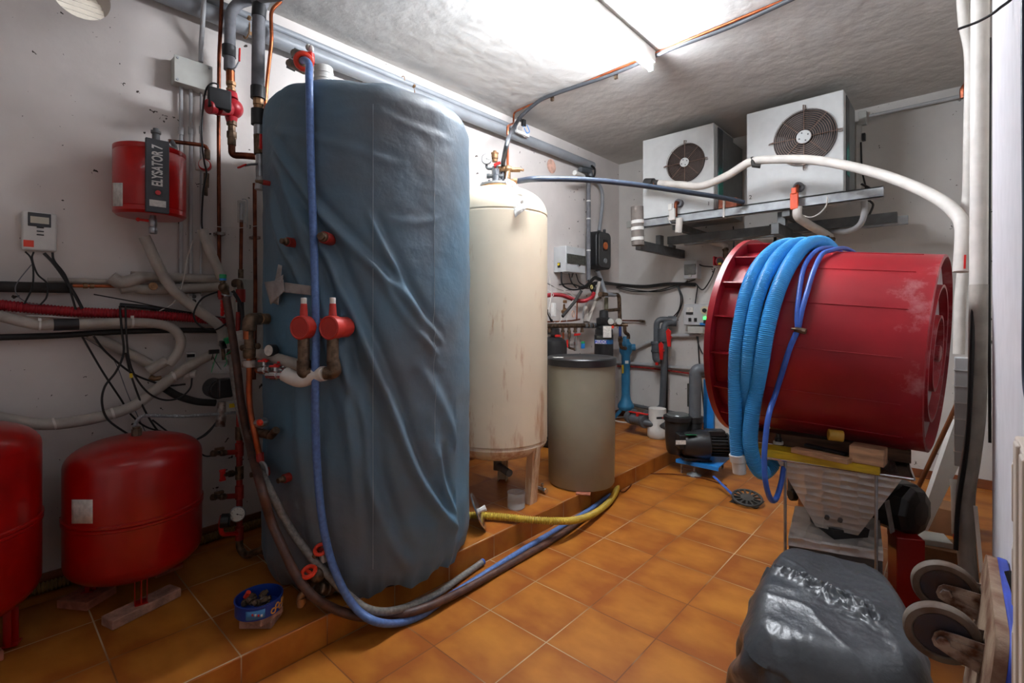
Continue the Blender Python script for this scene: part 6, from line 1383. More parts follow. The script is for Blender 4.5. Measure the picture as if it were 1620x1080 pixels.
obj('bracket_arm', MB().beam(Y(1004, 383, 4.25), Y(1085, 393, WY-.0)*1, .055, .085) if False else MB().bb((-2.34, 4.38, 2.02), (-2.28, WY, 2.11)), M['galvd'], t, bev=.003)
obj('bracket_arm', MB().bb((-1.14, 4.44, 2.05), (-1.08, WY, 2.14)), M['galvd'], t, bev=.003)
obj('post', MB().bb((-2.33, 4.80, 2.11), (-2.28, 4.88, 2.21)).bb((-2.33, 5.10, 2.11), (-2.28, 5.18, 2.14)).bb((-1.13, 4.6, 2.14), (-1.07, 4.68, 2.256)), M['galvd'], t)
obj('upright', MB().bb((-1.62, WY-.06, 1.5), (-1.57, WY, 2.2)), M['galvd'], t)
# clip box left on wall
o = obj('wall_anchor', MB().bb(Y(991, 360, WY-.03), Y(1000, 350, WY)), M['greyb']); tag(o, 'small grey anchor box left of the taped pipe end', 'anchor')
# taped foam pipe end hanging at the left
t = thing('taped_pipe_end', 'grey foam pipe end bound with white tape left of the heat pumps', 'pipe', D(1008, 388, 4.25))
dq = 4.62
hq = lambda x, y: D(*Kh(x, y), dq)
obj('foam', MB().tube([hq(64, 745), hq(66, 850), hq(70, 965)], .058, 18), mat('grey_brown_foam', (112, 104, 98), .85, var=.15, bump=.3), t)
for y in (832, 870, 928): obj('tape', MB().tube([hq(66, y-9), hq(67, y+9)], .061, 18), M['white'], t)
# brick on the rack
t = thing('brick', 'orange brick tied on the steel rack between the heat pumps', 'brick', Y(1151, 335, HY0))
a, b = Y(1137, 333, HY0-.02), Y(1166, 318, HY0-.02)
obj('block', MB().bb((a.x, HY0-.03, 2.335), (b.x, HY0+.12, 2.42)), M['brick'], t, bev=.004)
obj('strap', MB().bb(((a.x+b.x)/2-.03, HY0-.06, 2.25), ((a.x+b.x)/2-.015, HY0+.0, 2.425)), M['cablew'], t)
# pipe stubs and sensors on the fronts
def stub(px, py, lab, kind):
    c = Y(px, py, HY0); t = thing('pipe_outlet', lab, 'pipe', c)
    obj('foam_collar', MB().cyl(c+Vector((0, 0, 0)), c+Vector((0, -.05, 0)), .038, n=18), M['foam'], t)
    obj('copper', MB().tube(fillet([c+Vector((0, -.03, 0)), c+Vector((0, -.10, 0)), c+Vector((-.0, -.10, -.14))], .04), .016, 12), M['copperd'], t)
    e = c+Vector((0, -.10, 0))
    if kind == 'orange':
        obj('sensor', MB().box(e+Vector((-.01, -.03, -.13)), (.055, .03, .13)), M['orange'], t, bev=.004); obj('sensor', MB().box(e+Vector((-.01, -.045, -.05)), (.035, .02, .05)), M['orange'], t, bev=.004)
    else: obj('sensor', MB().box(e+Vector((-.02, -.03, -.12)), (.055, .03, .11)).box(e+Vector((-.035, -.04, -.05)), (.04, .02, .06)), M['white'], t, bev=.004)
    return e
e = stub(1076, 322, 'small pipe outlet with a white sensor on the left heat pump', 'white')
e = stub(1265, 297, 'small pipe outlet with an orange sensor on the right heat pump', 'orange')
o = obj('wrapped_pipe', MB().tube(spline([Y(*Kh(305, 810), HY0-.11), Y(*Kh(303, 850), HY0-.11), Y(*Kh(300, 890), HY0-.10)], 5), .032, 14), M['foamw']); tag(o, 'short white wrapped pipe hanging below the white sensor', 'pipe')
o = obj('wrapped_pipe', MB().tube(spline([Y(*Kh(978, 745), HY0-.11), Y(*Kh(980, 800), HY0-.10), Y(*Kh(1030, 840), HY0+.05), Y(*Kh(1100, 880), HY0+.25), Y(*Kh(1160, 915), HY0+.45)], 6), .034, 14), M['foamw']); tag(o, 'white wrapped pipe slanting down from the orange sensor behind the tub', 'pipe')
for pts, lab in ([[(240, 800), (255, 840), (285, 845)], 'thin white wire loop at the white sensor'], [[(1150, 690), (1140, 740), (1100, 785), (1050, 805), (1000, 790)], 'thin white wire loop right of the orange sensor']):
    o = obj('cable', MB().tube(spline([Y(*Kh(x, y), HY0-.08) for x, y in pts], 6), .005, 6), M['cablew']); tag(o, lab, 'cable')
o = obj('grey_flex_conduit', MB().tube(spline([Y(*Kh(1355, 670), HY0+.1), Y(*Kh(1358, 780), HY0+.1), Y(*Kh(1330, 850), HY0+.15), Y(*Kh(1260, 885), HY0+.3), Y(*Kh(1170, 882), HY0+.45)], 8), .022, 12), M['conduit']); tag(o, 'grey flexible conduit curving down at the right end of the rack', 'conduit')
for pts in ([(1340, 615), (1390, 640), (1405, 670), (1385, 700), (1350, 690)], [(1360, 700), (1400, 720), (1405, 750), (1360, 840), (1375, 800)]):
    o = obj('cable', MB().tube(spline([Y(*Kh(x, y), 5.0) for x, y in pts], 6), .009, 7), M['cable']); tag(o, 'black cable '+('bulging out just above' if pts[0][1] == 615 else 'hanging below')+' the right end of the steel rack', 'cable', 'coiled cables right of the rack')
o = obj('valve_on_tub', MB().cyl(D(1303, 372, 4.2), D(1310, 385, 4.2), .035, n=8).cyl(D(1290, 380, 4.2), D(1320, 378, 4.2), .018, n=8).cyl(D(1308, 384, 4.2), D(1316, 392, 4.2), .022), M['brassd'], bev=.002); tag(o, 'brass valve on the wall just above the top of the red tub', 'valve')
# conduit on the back wall right, box, white duct
t = thing('wall_conduit', 'pale conduit with a junction box high on the back wall right of the heat pumps', 'conduit', V(None, 1450, 170, .04))
obj('tube', MB().tube([V(None, 1375, 184, .04), V(None, 1530, 150, .04)], .016, 12), M['conduit'], t)
obj('box', MB().bb(V(None, 1358, 198, .06), V(None, 1372, 177, 0)), M['greyb'], t, bev=.004)
obj('drop', MB().bb(V(None, 1354, 310, .05), V(None, 1364, 198, 0)), M['white'], t, bev=.003)
obj('switch', MB().bb(V(None, 1363, 222, .09), V(None, 1370, 212, .04)), M['black'], t, bev=.003)
# ================================================================== hoses through the air
# cream sleeved hose from left unit across to the right wall
t = thing('sleeved_hose', 'long cream sleeved hose arching past both heat pumps to the right wall', 'hose', D(1190, 258, 4.0))
P = [Y(1042, 290, 4.36), Y(1075, 292, 4.3), Y(1110, 294, 4.25), Y(1150, 278, 4.2), Y(1188, 256, 4.15), Y(1235, 252, 4.1), Y(1285, 253, 4.05), Y(1340, 262, 3.95), Y(1400, 278, 3.85), Y(1450, 297, 3.7), Y(1490, 318, 3.55), Y(1513, 338, 3.45), Y(1522, 355, 3.4), Y(1523, 380, 3.38), Y(1520, 430, 3.36)]
obj('sleeve', MB().tube(spline(P, 8), .032, 16), M['foamw'], t)
obj('black_end', MB().cyl(Y(1021, 289, 4.38), Y(1034, 289, 4.36), .042, n=14).cyl(Y(1034, 289, 4.36), Y(1042, 290, 4.35), .030, n=14), M['foamb'], t, bev=.003)
obj('copper_bit', MB().cyl(Y(1036, 290, 4.36), Y(1041, 290, 4.36), .033, n=14), M['copper'], t)
obj('clamp', MB().tube([Y(1190, 250, 4.14), Y(1192, 262, 4.10), Y(1203, 263, 4.12)], .016, 8), M['foamb'], t)
for x, y in ((1145, 279), (1353, 262)): p = Y(x, y, 4.17 if x < 1200 else 3.90); 
# dark blue hose from the cream tank to the rack
P = [tp(330, 276, .03), CT(850, 284, 0) if False else D(850, 283, 3.35), D(920, 284, 3.5), D(990, 290, 3.65), D(1060, 300, 3.85), D(1120, 309, 4.05), D(1150, 314, 4.15), D(1176, 320, 4.2)]
o = obj('dark_hose', MB().tube(spline(P, 8), .020, 14), mat('dark_blue_hose', (62, 72, 88), .4, var=.1)); tag(o, 'dark blue hose stretching from the cream tank top to the rack', 'hose')
# copper and black cable over the ceiling
Kj = K(700, 0, .2778)
o = obj('ceiling_copper_pipe', MB().tube(fillet([tp(262, 178), tp(262, 178)+Vector((0, 0, .28)), X(*Kj(405, 700), WX+.10), X(*Kj(405, 640), WX+.08), Z(*Kj(470, 610), CZ-.02), Z(*Kj(760, 490), CZ-.02), Z(*Kj(1296, 270), CZ-.02), Z(1260, 0-8, CZ-.02)], .06), .009, 10), M['copper']); tag(o, 'copper pipe climbing from the cream tank and crossing the ceiling', 'pipe')
o = obj('ceiling_cable', MB().tube(spline([tp(228, 270), tp(232, 170), D(*Kj(350, 900), 3.3), D(*Kj(375, 790), 3.3), X(*Kj(405, 730), WX+.22), X(*Kj(450, 660), WX+.28), Z(*Kj(550, 575), CZ-.035), Z(*Kj(640, 535), CZ-.03), Z(*Kj(770, 490), CZ-.03), Z(*Kj(1000, 408), CZ-.03), Z(*Kj(1296, 280), CZ-.03), Z(1160, 40, CZ-.03), Z(1270, -10, CZ-.03)], 8), .016, 10), mat('dark_grey_sheath', (60, 62, 66), .5, var=.1)); tag(o, 'dark grey sheathed cable running with the copper pipe across the ceiling', 'cable')
for k, (x, y) in enumerate([(625, 555), (988, 425)]):
    p = Z(*Kj(x, y-20), CZ-.001); o = obj('ceiling_hook', MB().bb((p.x-.012, p.y-.01, CZ-.06), (p.x+.012, p.y+.01, CZ)), M['brassd']); tag(o, ['small clip holding the ceiling cable near the left wall', 'small clip holding the ceiling cable nearer the lamp'][k], 'clip')
t = thing('wire_connector', 'open wire connectors with blue and white wires above the drain pipe', 'connector', X(826, 200, WX+.08))
cw = lambda x, y, o=.16: X(*Kj(x, y), WX+o)
obj('connector', MB().box(cw(462, 700), (.03, .04, .06)).box(cw(440, 680), (.02, .05, .03)), M['blackr'], t, bev=.003)
obj('white_block', MB().beam(cw(420, 745), cw(490, 775), .02, .025), M['white'], t)
for pts, m_ in (([(455, 700), (470, 740), (490, 770)], 'bluepl'), ([(480, 710), (495, 750), (470, 760)], 'bluepl'), ([(440, 700), (425, 740), (470, 780)], 'cablew'), ([(470, 715), (455, 745), (480, 775)], 'cablew')):
    obj('wire', MB().tube(spline([cw(x, y) for x, y in pts], 5), .004, 6), M[m_], t)
# ================================================================== big red tub lying on its side
TB0 = Vector((-.0546, 2.814, 1.224)); TB1 = Vector((-.859, 2.871, 1.277)); TLn = (TB1-TB0).length; TA = (TB1-TB0).normalized()
def trad(h): return .4275+(.462-.4275)*max(0, min(1, h/(TLn-.16)))
def TU(px, py, off=0.0):
    d = Vector(ray((px, py))); o = Vector((0, 0, CAMZ)); best = None; bd = 1e9
    t = 1.6
    while t < 3.2:
        p = o+d*t; w_ = p-TB0; h = w_.dot(TA); r = (w_-TA*h).length; q_ = r-(trad(h)+off)
        if q_ <= 0: return p
        if q_ < bd: bd = q_; best = p
        t += .004
    return best
redtub = mat('red_tub_plastic', (156, 20, 32), .36, var=.1, scale=3, col2=(132, 14, 26), bump=.05, bscale=8)
N = redtub.node_tree.nodes; L = redtub.node_tree.links; bb_ = N['Principled BSDF']; src = bb_.inputs['Base Color'].links[0].from_socket
tcn = [n for n in N if n.type == 'TEX_COORD'][0]
nz = N.new('ShaderNodeTexNoise'); nz.inputs['Scale'].default_value = 7; nz.inputs['Detail'].default_value = 7; nz.inputs['Roughness'].default_value = .7; L.new(tcn.outputs['Object'], nz.inputs['Vector'])
sx_ = N.new('ShaderNodeSeparateXYZ'); L.new(tcn.outputs['Object'], sx_.inputs[0])
gx = N.new('ShaderNodeMapRange'); gx.inputs[1].default_value = .10; gx.inputs[2].default_value = .40; gx.inputs[3].default_value = -.12; gx.inputs[4].default_value = .10; L.new(sx_.outputs[0], gx.inputs[0])
ad_ = N.new('ShaderNodeMath'); L.new(nz.outputs[0], ad_.inputs[0]); L.new(gx.outputs[0], ad_.inputs[1])
mr_ = N.new('ShaderNodeMapRange'); mr_.inputs[1].default_value = .58; mr_.inputs[2].default_value = .74; mr_.inputs[4].default_value = .45; L.new(ad_.outputs[0], mr_.inputs[0])
mx_ = N.new('ShaderNodeMix'); mx_.data_type = 'RGBA'; mx_.inputs[7].default_value = srgb((196, 150, 150)); L.new(mr_.outputs[0], mx_.inputs[0]); L.new(src, mx_.inputs[6]); L.new(mx_.outputs[2], bb_.inputs['Base Color'])
t = thing('plastic_tub', 'huge dark red round plastic tub lying on its side on planks above the hopper', 'tub', (-.45, 2.84, .795))
rb0 = .4275
prof = [(rb0-.014, .036), (rb0-.012, 0), (rb0, .004), (rb0, .02)]+[(trad(h), h) for h in (.1, .25, .4, .55, TLn-.16)]+[(.462, TLn-.03), (.515, TLn-.03), (.520, TLn-.028), (.520, TLn), (.450, TLn), (.415, .055), (.001, .055)]
obj('shell', MB().lathe(prof, TB0, TA, 128, cap=False), redtub, t, ang=30)
u_, v_, a_ = basis(TA)
for k in range(18):
    an = 2*PI*(k+.35)/18; dr = u_*math.cos(an)+v_*math.sin(an); tt = v_*math.cos(an)-u_*math.sin(an)
    obj('collar_rib', MB().beam(TB0+TA*(TLn-.155)+dr*.480, TB0+TA*(TLn-.03)+dr*.480, .055, .006, tt), redtub, t)
for r_ in (TLn-.155,): obj('collar_ring', MB().torus(TB0+TA*r_, TA, .462, .006, 96, 6), redtub, t)
dusty = mat('dusty_red_plastic', (206, 196, 196), .7, var=.15, scale=4, col2=(186, 160, 160))
face = MB().lathe([(rb0-.013, .035), (.001, .035)], TB0, TA, 96, cap=False)
obj('base_face', face, dusty, t, label='dusty pale base of the tub')
for ro, ri in ((.300, .284), (.168, .152)):
    obj('base_ring', MB().lathe([(ro, .036), (ro-.002, .004), (ri+.002, .004), (ri, .036)], TB0, TA, 96, cap=False), redtub, t)
obj('base_boss', MB().lathe([(.036, .036), (.036, .0), (.028, -.004), (.001, -.004)], TB0, TA, 32, cap=False), redtub, t)
wl = MB()
for an in [k*2*PI/14 for k in range(14)]:
    an2 = an; dr = u_*math.cos(an2)+v_*math.sin(an2)
    wl.tube([TB0+TA*h+dr*(trad(h)+.0008) for h in (.07, .2, .35, .5, TLn-.2)], .0022, 6)
obj('mould_line', wl, redtub, t)
# hoses hung over the tub
def tu(x, y, off): p = Kt(x, y); return TU(p[0], p[1], off)
def over(h, an, off): return TB0+TA*h+(u_*math.cos(an)+v_*math.sin(an))*(trad(h)+off)
def ang_of(p):
    w_ = p-TB0; w_ = w_-TA*w_.dot(TA); return math.atan2(w_.dot(v_), w_.dot(u_))
def backrun(p, n=5, dh=-.02, off=.034):
    """continue over the crown and down the far side"""
    h = (p-TB0).dot(TA); a0 = ang_of(p); up = math.atan2(v_.z, u_.z); da = (up-a0+PI) % (2*PI)-PI; s_ = 1 if da > 0 else -1
    return [over(h+dh*k, a0+s_*(.30*k), off) for k in range(1, n+1)]
HR_ = .029
t = thing('blue_corrugated_hose', 'light blue ribbed hose coiled over the red tub with a white cuff end', 'hose', tu(150, 860, .03))
s1 = [tu(x, y, .032) for x, y in [(320, 66), (270, 100), (222, 160), (190, 240), (168, 340), (152, 450), (148, 560)]]
tl = s1[-1]; e1 = [tl+Vector((0, -.0, 0)) for _ in ()]
dp1 = tl.x*fx+tl.y*fy
s1b = [D(*Kt(x, y), dp1-.0) for x, y in [(148, 640), (151, 740), (157, 850)]]
br = backrun(s1[0])
obj('strand', MB().tube(spline(list(reversed(br))+s1+s1b, 8), HR_+.001, 16, (.0085, .0032)), M['bluecor'], t)
c0 = D(*Kt(157, 840), dp1); c1 = D(*Kt(161, 868), dp1); c2 = D(*Kt(164, 912), dp1)
obj('cuff', MB().cyl(c0, c1, .038, .037, 24).cyl(c1, c2, .031, .029, 24), M['white'], t, bev=.003)
t = thing('blue_corrugated_hose', 'second light blue ribbed hose over the red tub, looping low behind the yellow board', 'hose', tu(190, 860, .03))
s2 = [tu(x, y, .034) for x, y in [(372, 60), (325, 90), (285, 140), (250, 210), (225, 290), (205, 400), (195, 500), (188, 600)]]
dp2 = s2[-1].x*fx+s2[-1].y*fy+.03
s2b = [D(*Kt(x, y), dp2+k*.015) for k, (x, y) in enumerate([(186, 680), (190, 770), (205, 850), (245, 912), (285, 885), (305, 830)])]
s3 = [tu(x, y, .036) for x, y in [(432, 56), (395, 78), (352, 135), (315, 210), (285, 300), (262, 400), (245, 500), (226, 600)]]
dp3 = s3[-1].x*fx+s3[-1].y*fy
s3b = [D(*Kt(x, y), dp3+.04*k/4) for k, (x, y) in enumerate([(210, 700), (203, 790), (215, 860), (240, 905), (262, 900)])]
obj('strand', MB().tube(spline(list(reversed(backrun(s2[0], off=.05)))+s2+s2b, 8), HR_, 16, (.0085, .0032)), M['bluecor'], t)
t = thing('blue_corrugated_hose', 'third light blue ribbed hose strand over the red tub, nearest the thin blue hose', 'hose', tu(240, 860, .03))
obj('strand', MB().tube(spline(list(reversed(backrun(s3[0], off=.06)))+s3+s3b, 8), HR_+.003, 16, (.0085, .0032)), M['bluecor'], t)
s4 = [tu(x, y, .012) for x, y in [(380, 70), (345, 110), (318, 150), (280, 260), (245, 380), (222, 480), (205, 560)]]
o = obj('grey_strip', MB().tube(spline(s4, 6), .008, 8), M['pvc']); tag(o, 'grey strap between the blue ribbed hose strands on the tub', 'strap')
t = thing('thin_blue_hose', 'thin blue hose doubled over the red tub with a clamp, hanging in a loop', 'hose', tu(256, 980, .02))
f1_ = [tu(x, y, .020) for x, y in [(462, 80), (425, 110), (400, 160), (385, 250), (378, 330), (380, 375)]]
f2_ = [tu(x, y, .020) for x, y in [(505, 84), (470, 100), (440, 160), (418, 230), (398, 300), (384, 370)]]
f3_ = [tu(x, y, .020) for x, y in [(378, 385), (350, 450), (325, 530), (300, 610)]]
dp4 = f3_[-1].x*fx+f3_[-1].y*fy-.06
f3b = [D(*Kt(x, y), dp4-.015*k if k < 4 else dp4-.06+.05*(k-3)) for k, (x, y) in enumerate([(274, 690), (262, 770), (256, 860), (262, 950), (280, 1008), (300, 1005), (318, 950), (328, 890)])]
obj('strand', MB().tube(spline(list(reversed(backrun(f1_[0], off=.016)))+f1_, 8), .0105, 10), M['bluedk'], t)
obj('strand', MB().tube(spline(list(reversed(backrun(f2_[0], off=.016)))+f2_, 8), .0105, 10), M['bluedk'], t)
obj('long_strand', MB().tube(spline(f3_+f3b, 8), .0118, 10), M['bluedk'], t)
c = tu(382, 378, .03); obj('clamp', MB().cyl(c-Vector((.012, 0, 0)), c+Vector((.03, -.004, -.008)), .012, n=8).torus(c+Vector((-.004, 0, 0)), (.1, .1, 1), .020, .004, 20, 6), M['brassd'], t)
# ================================================================== crusher with its steel hopper
mO = Vector((-.664, 2.517, 0)); mU = Vector((.9914, .1305, 0)).normalized(); mV = Vector((-mU.y, mU.x, 0)); RZ = .72
def mp_(u, v, z): return mO+mU*u+mV*v+Vector((0, 0, z))
WM, DM = .537, .50
swirl = mat('brushed_hopper_steel', (214, 210, 204), .40, .5, var=.08, scale=8)
N = swirl.node_tree.nodes; L = swirl.node_tree.links
# circular polishing marks: overlapping arcs in rows
tcn = [n for n in N if n.type == 'TEX_COORD'][0]
mpv = N.new('ShaderNodeMapping'); mpv.inputs['Scale'].default_value = (15, 15, 30); L.new(tcn.outputs['Object'], mpv.inputs[0])
wv1 = N.new('ShaderNodeTexVoronoi'); wv1.inputs['Scale'].default_value = 1; wv1.inputs['Randomness'].default_value = .25; wv1.feature = 'F1'
L.new(mpv.outputs[0], wv1.inputs['Vector'])
bp = N.new('ShaderNodeBump'); bp.inputs['Strength'].default_value = .8; bp.inputs['Distance'].default_value = .02; L.new(wv1.outputs['Distance'], bp.inputs['Height']); L.new(bp.outputs[0], N['Principled BSDF'].inputs['Normal'])
mrr = N.new('ShaderNodeMapRange'); mrr.inputs[1].default_value = .1; mrr.inputs[2].default_value = .7; mrr.inputs[3].default_value = .30; mrr.inputs[4].default_value = .55; L.new(wv1.outputs['Distance'], mrr.inputs[0]); L.new(mrr.outputs[0], N['Principled BSDF'].inputs['Roughness'])
t = thing('grape_crusher', 'steel crusher with a swirl polished hopper on thin rods under the red tub', 'machine', mp_(WM/2, DM/2, 0))
bc_ = Vector((-.415, 2.757, .40)); hb = .085
def quad4(a, b, c, d, th=.003):
    n_ = (b-a).cross(d-a).normalized()*th; vs = [a, b, c, d, a+n_, b+n_, c+n_, d+n_]
    return vs, [(3, 2, 1, 0), (4, 5, 6, 7), (0, 1, 5, 4), (1, 2, 6, 5), (2, 3, 7, 6), (3, 0, 4, 7)]
T_ = [mp_(.035, .03, RZ), mp_(WM-.03, .03, RZ), mp_(WM-.03, DM-.03, RZ), mp_(.035, DM-.03, RZ)]
Bt = [bc_-mU*hb-mV*hb, bc_+mU*hb*.85-mV*hb, bc_+mU*hb*.85+mV*hb, bc_-mU*hb+mV*hb]
mb = MB()
for i in range(4):
    j = (i+1) % 4; mb.add(*quad4(Bt[i], Bt[j], T_[j], T_[i]))
obj('hopper', mb, swirl, t, flat=True)
rim = MB()
for a, b in ((mp_(0, 0, RZ), mp_(WM, 0, RZ)), (mp_(WM, 0, RZ), mp_(WM, DM, RZ)), (mp_(WM, DM, RZ), mp_(0, DM, RZ)), (mp_(0, DM, RZ), mp_(0, 0, RZ))): rim.cyl(a, b, .008, n=10)
rim.beam(mp_(.02, .02, RZ+.002), mp_(WM-.02, .02, RZ+.002), .05, .003).beam(mp_(.02, DM-.02, RZ+.002), mp_(WM-.02, DM-.02, RZ+.002), .05, .003).beam(mp_(.02, 0, RZ+.001), mp_(.02, DM, RZ+.001), .05, .003).beam(mp_(WM-.02, 0, RZ+.001), mp_(WM-.02, DM, RZ+.001), .05, .003)
obj('rim', rim, M['chrome'], t)
for u0, v0 in ((.075, .012), (.415, .012), (.03, DM-.02), (WM-.03, DM-.02)):
    obj('leg', MB().cyl(mp_(u0, v0, 0), mp_(u0, v0, RZ), .0065, n=10), M['steel'], t)
for a, b in ((Bt[0], Bt[1]),):
    for k in (.3, .62): obj('bolt', MB().cyl(a.lerp(b, k)+Vector((0, -.028, .065)), a.lerp(b, k)+Vector((0, -.040, .060)), .010, n=8), M['galvd'], t)
TZ = .36
ta, tb_ = Z(1247, 848, TZ), Z(1397, 872, TZ); tcx = tb_+mV*.34+Vector((0, 0, .03)); tdx = ta+mV*.34+Vector((0, 0, .03))
obj('tray', MB().add(*quad4(ta, tb_, tcx, tdx)).add(*quad4(ta-Vector((0, 0, .042)), tb_-Vector((0, 0, .042)), tb_, ta)), swirl, t, flat=True)
obj('tray_body', MB().add([ta+mV*.03-Vector((0, 0, .005)), tb_+mV*.03-Vector((0, 0, .005)), tcx-Vector((0, 0, .005)), tdx-Vector((0, 0, .005))]+[p-Vector((0, 0, .12)) for p in (ta+mV*.03, tb_+mV*.03, tcx, tdx)], [(0, 1, 2, 3), (7, 6, 5, 4), (0, 4, 5, 1), (1, 5, 6, 2), (2, 6, 7, 3), (3, 7, 4, 0)]), M['galvd'], t)
obj('throat', MB().lathe([(.10, .30), (.12, .41)], (bc_.x, bc_.y, 0), n=4), M['black'], t)
# side frame, dark motor and red leg plate
mc_ = D(1437, 806, 2.36); ad2 = (Vector((-fx, -fy, 0))*.8+Vector((rx, ry, 0))*.35).normalized()
obj('motor', MB().lathe([(.10, -.16), (.118, -.14), (.120, .02), (.105, .045), (.06, .055), (.001, .057)], mc_, ad2, 9), M['black'], t, bev=.006, flat=True)
obj('motor_hood', MB().box(mc_+Vector((-.02, .02, .085))-ad2*.06, (.17, .18, .07), Matrix.Rotation(YAW, 3, 'Z')), M['black'], t, bev=.02)
obj('bracket', MB().beam(D(1403, 792, 2.22), D(1412, 842, 2.22), .03, .004, ad2), M['steel'], t)
rp0 = D(1424, 910, 2.30); obj('red_leg_plate', MB().box((rp0.x+.02, rp0.y+.02, .18), (.11, .10, .36), Matrix.Rotation(YAW-.3, 3, 'Z')), M['redt'], t, bev=.004)
obj('side_plate', MB().box(D(1412, 800, 2.45)+Vector((0, .0, .0)), (.04, .04, .28)), M['black'], t)
p = D(1265, 790, 2.62); o = obj('wooden_leg', MB().add(*quad4(D(1266, 740, 2.72), D(1285, 740, 2.72), D(1285, 840, 2.72), D(1266, 840, 2.72), .03)), M['wood'])
zc = D(1275, 790, 2.75); bpy.data.objects.remove(o)
o = obj('wooden_post', MB().bb((zc.x-.04, zc.y, 0), (zc.x+.035, zc.y+.05, .70)), M['wood'], bev=.003); tag(o, 'upright pine post behind the left side of the steel hopper', 'post')
w_c = Z(1256, 792, .03); t = thing('castor', 'small black castor wheel on the floor left of the steel hopper', 'castor', w_c)
cw_ = D(1254, 782, 2.80); obj('wheel', MB().cyl(cw_-Vector((rx, ry, 0))*.016, cw_+Vector((rx, ry, 0))*.016, .034, n=24), M['blackr'], t, bev=.004); obj('stem', MB().cyl(cw_+Vector((-.01, .0, .02)), cw_+Vector((-.01, 0, .22)), .016), M['galvd'], t)
# planks on the rim
def plank(a, b, wd, zb, zt, m, lab, name='plank', bev=.003, cat='plank', g=None):
    a = Vector(a); b = Vector(b); dd = (b-a); dd.z = 0; n_ = Vector((-dd.y, dd.x, 0)).normalized()
    c = (a+b)/2+n_*wd/2; c.z = (zb+zt)/2
    o = obj(name, MB().box(c, (dd.length, wd, zt-zb), Matrix.Rotation(math.atan2(dd.y, dd.x), 3, 'Z')), M[m], bev=bev); return tag(o, lab, cat, g)
plank(Z(1180, 705, .766), Z(1392, 738, .766), .11, .729, .766, 'woody', 'yellow painted board lying along the front of the hopper rim')
plank(Z(1251, 708, .790), Z(1341, 727, .790), .05, .768, .790, 'wood', 'thin light pine strip lying on the yellow board')
plank(Z(1343, 704, .838)+Vector((0, -.0, 0)), Z(1398, 713, .838), .085, .768, .838, 'wood', 'short pine block standing on the right end of the yellow board', name='wood_block', cat='block')
plank(Vector((-.80, 2.735, 0)), Vector((-.150, 2.80, 0)), .09, .731, .789, 'woodb', 'brown wooden beam between the hopper rim and the red tub')
plank(Vector((-.78, 3.02, 0)), Vector((-.12, 3.09, 0)), .09, .731, .789, 'woodb', 'rear wooden beam under the back of the red tub')
yr = Z(1322, 689, .815); t = thing('wooden_wedge', 'small yellow wooden roller wedged against the underside of the red tub', 'roller', (yr.x, yr.y, .79))
ra_ = D(1310, 687, 2.12); rb_ = D(1334, 690, 2.10); obj('roller', MB().cyl(ra_, rb_, .024, n=20), mat('ochre_paint', (186, 140, 40), .5, var=.1), t, bev=.003); obj('roller_hole', MB().cyl(rb_, rb_+(rb_-ra_).normalized()*.002, .010, n=14), M['woodb'], t)
kc = Z(1230, 704, .768); t = thing('screw_cap', 'black screw cap on a white ring standing on the yellow board', 'cap', kc+mV*.05)
kc = kc+mV*.03
obj('ring', MB().cyl(kc, kc+Vector((0, 0, .012)), .022, n=20), M['white'], t); obj('cap', MB().cyl(kc+Vector((0, 0, .012)), kc+Vector((0, 0, .03)), .016, n=14).cyl(kc+Vector((0, 0, .03)), kc+Vector((0, 0, .05)), .011, n=14), M['black'], t, bev=.002)
o = obj('black_bar', MB().beam(D(1274, 703, 2.28), D(1340, 719, 2.14), .03, .012), M['blackr'], bev=.003); tag(o, 'flat black rubber bar behind the pine strip on the yellow board', 'bar')
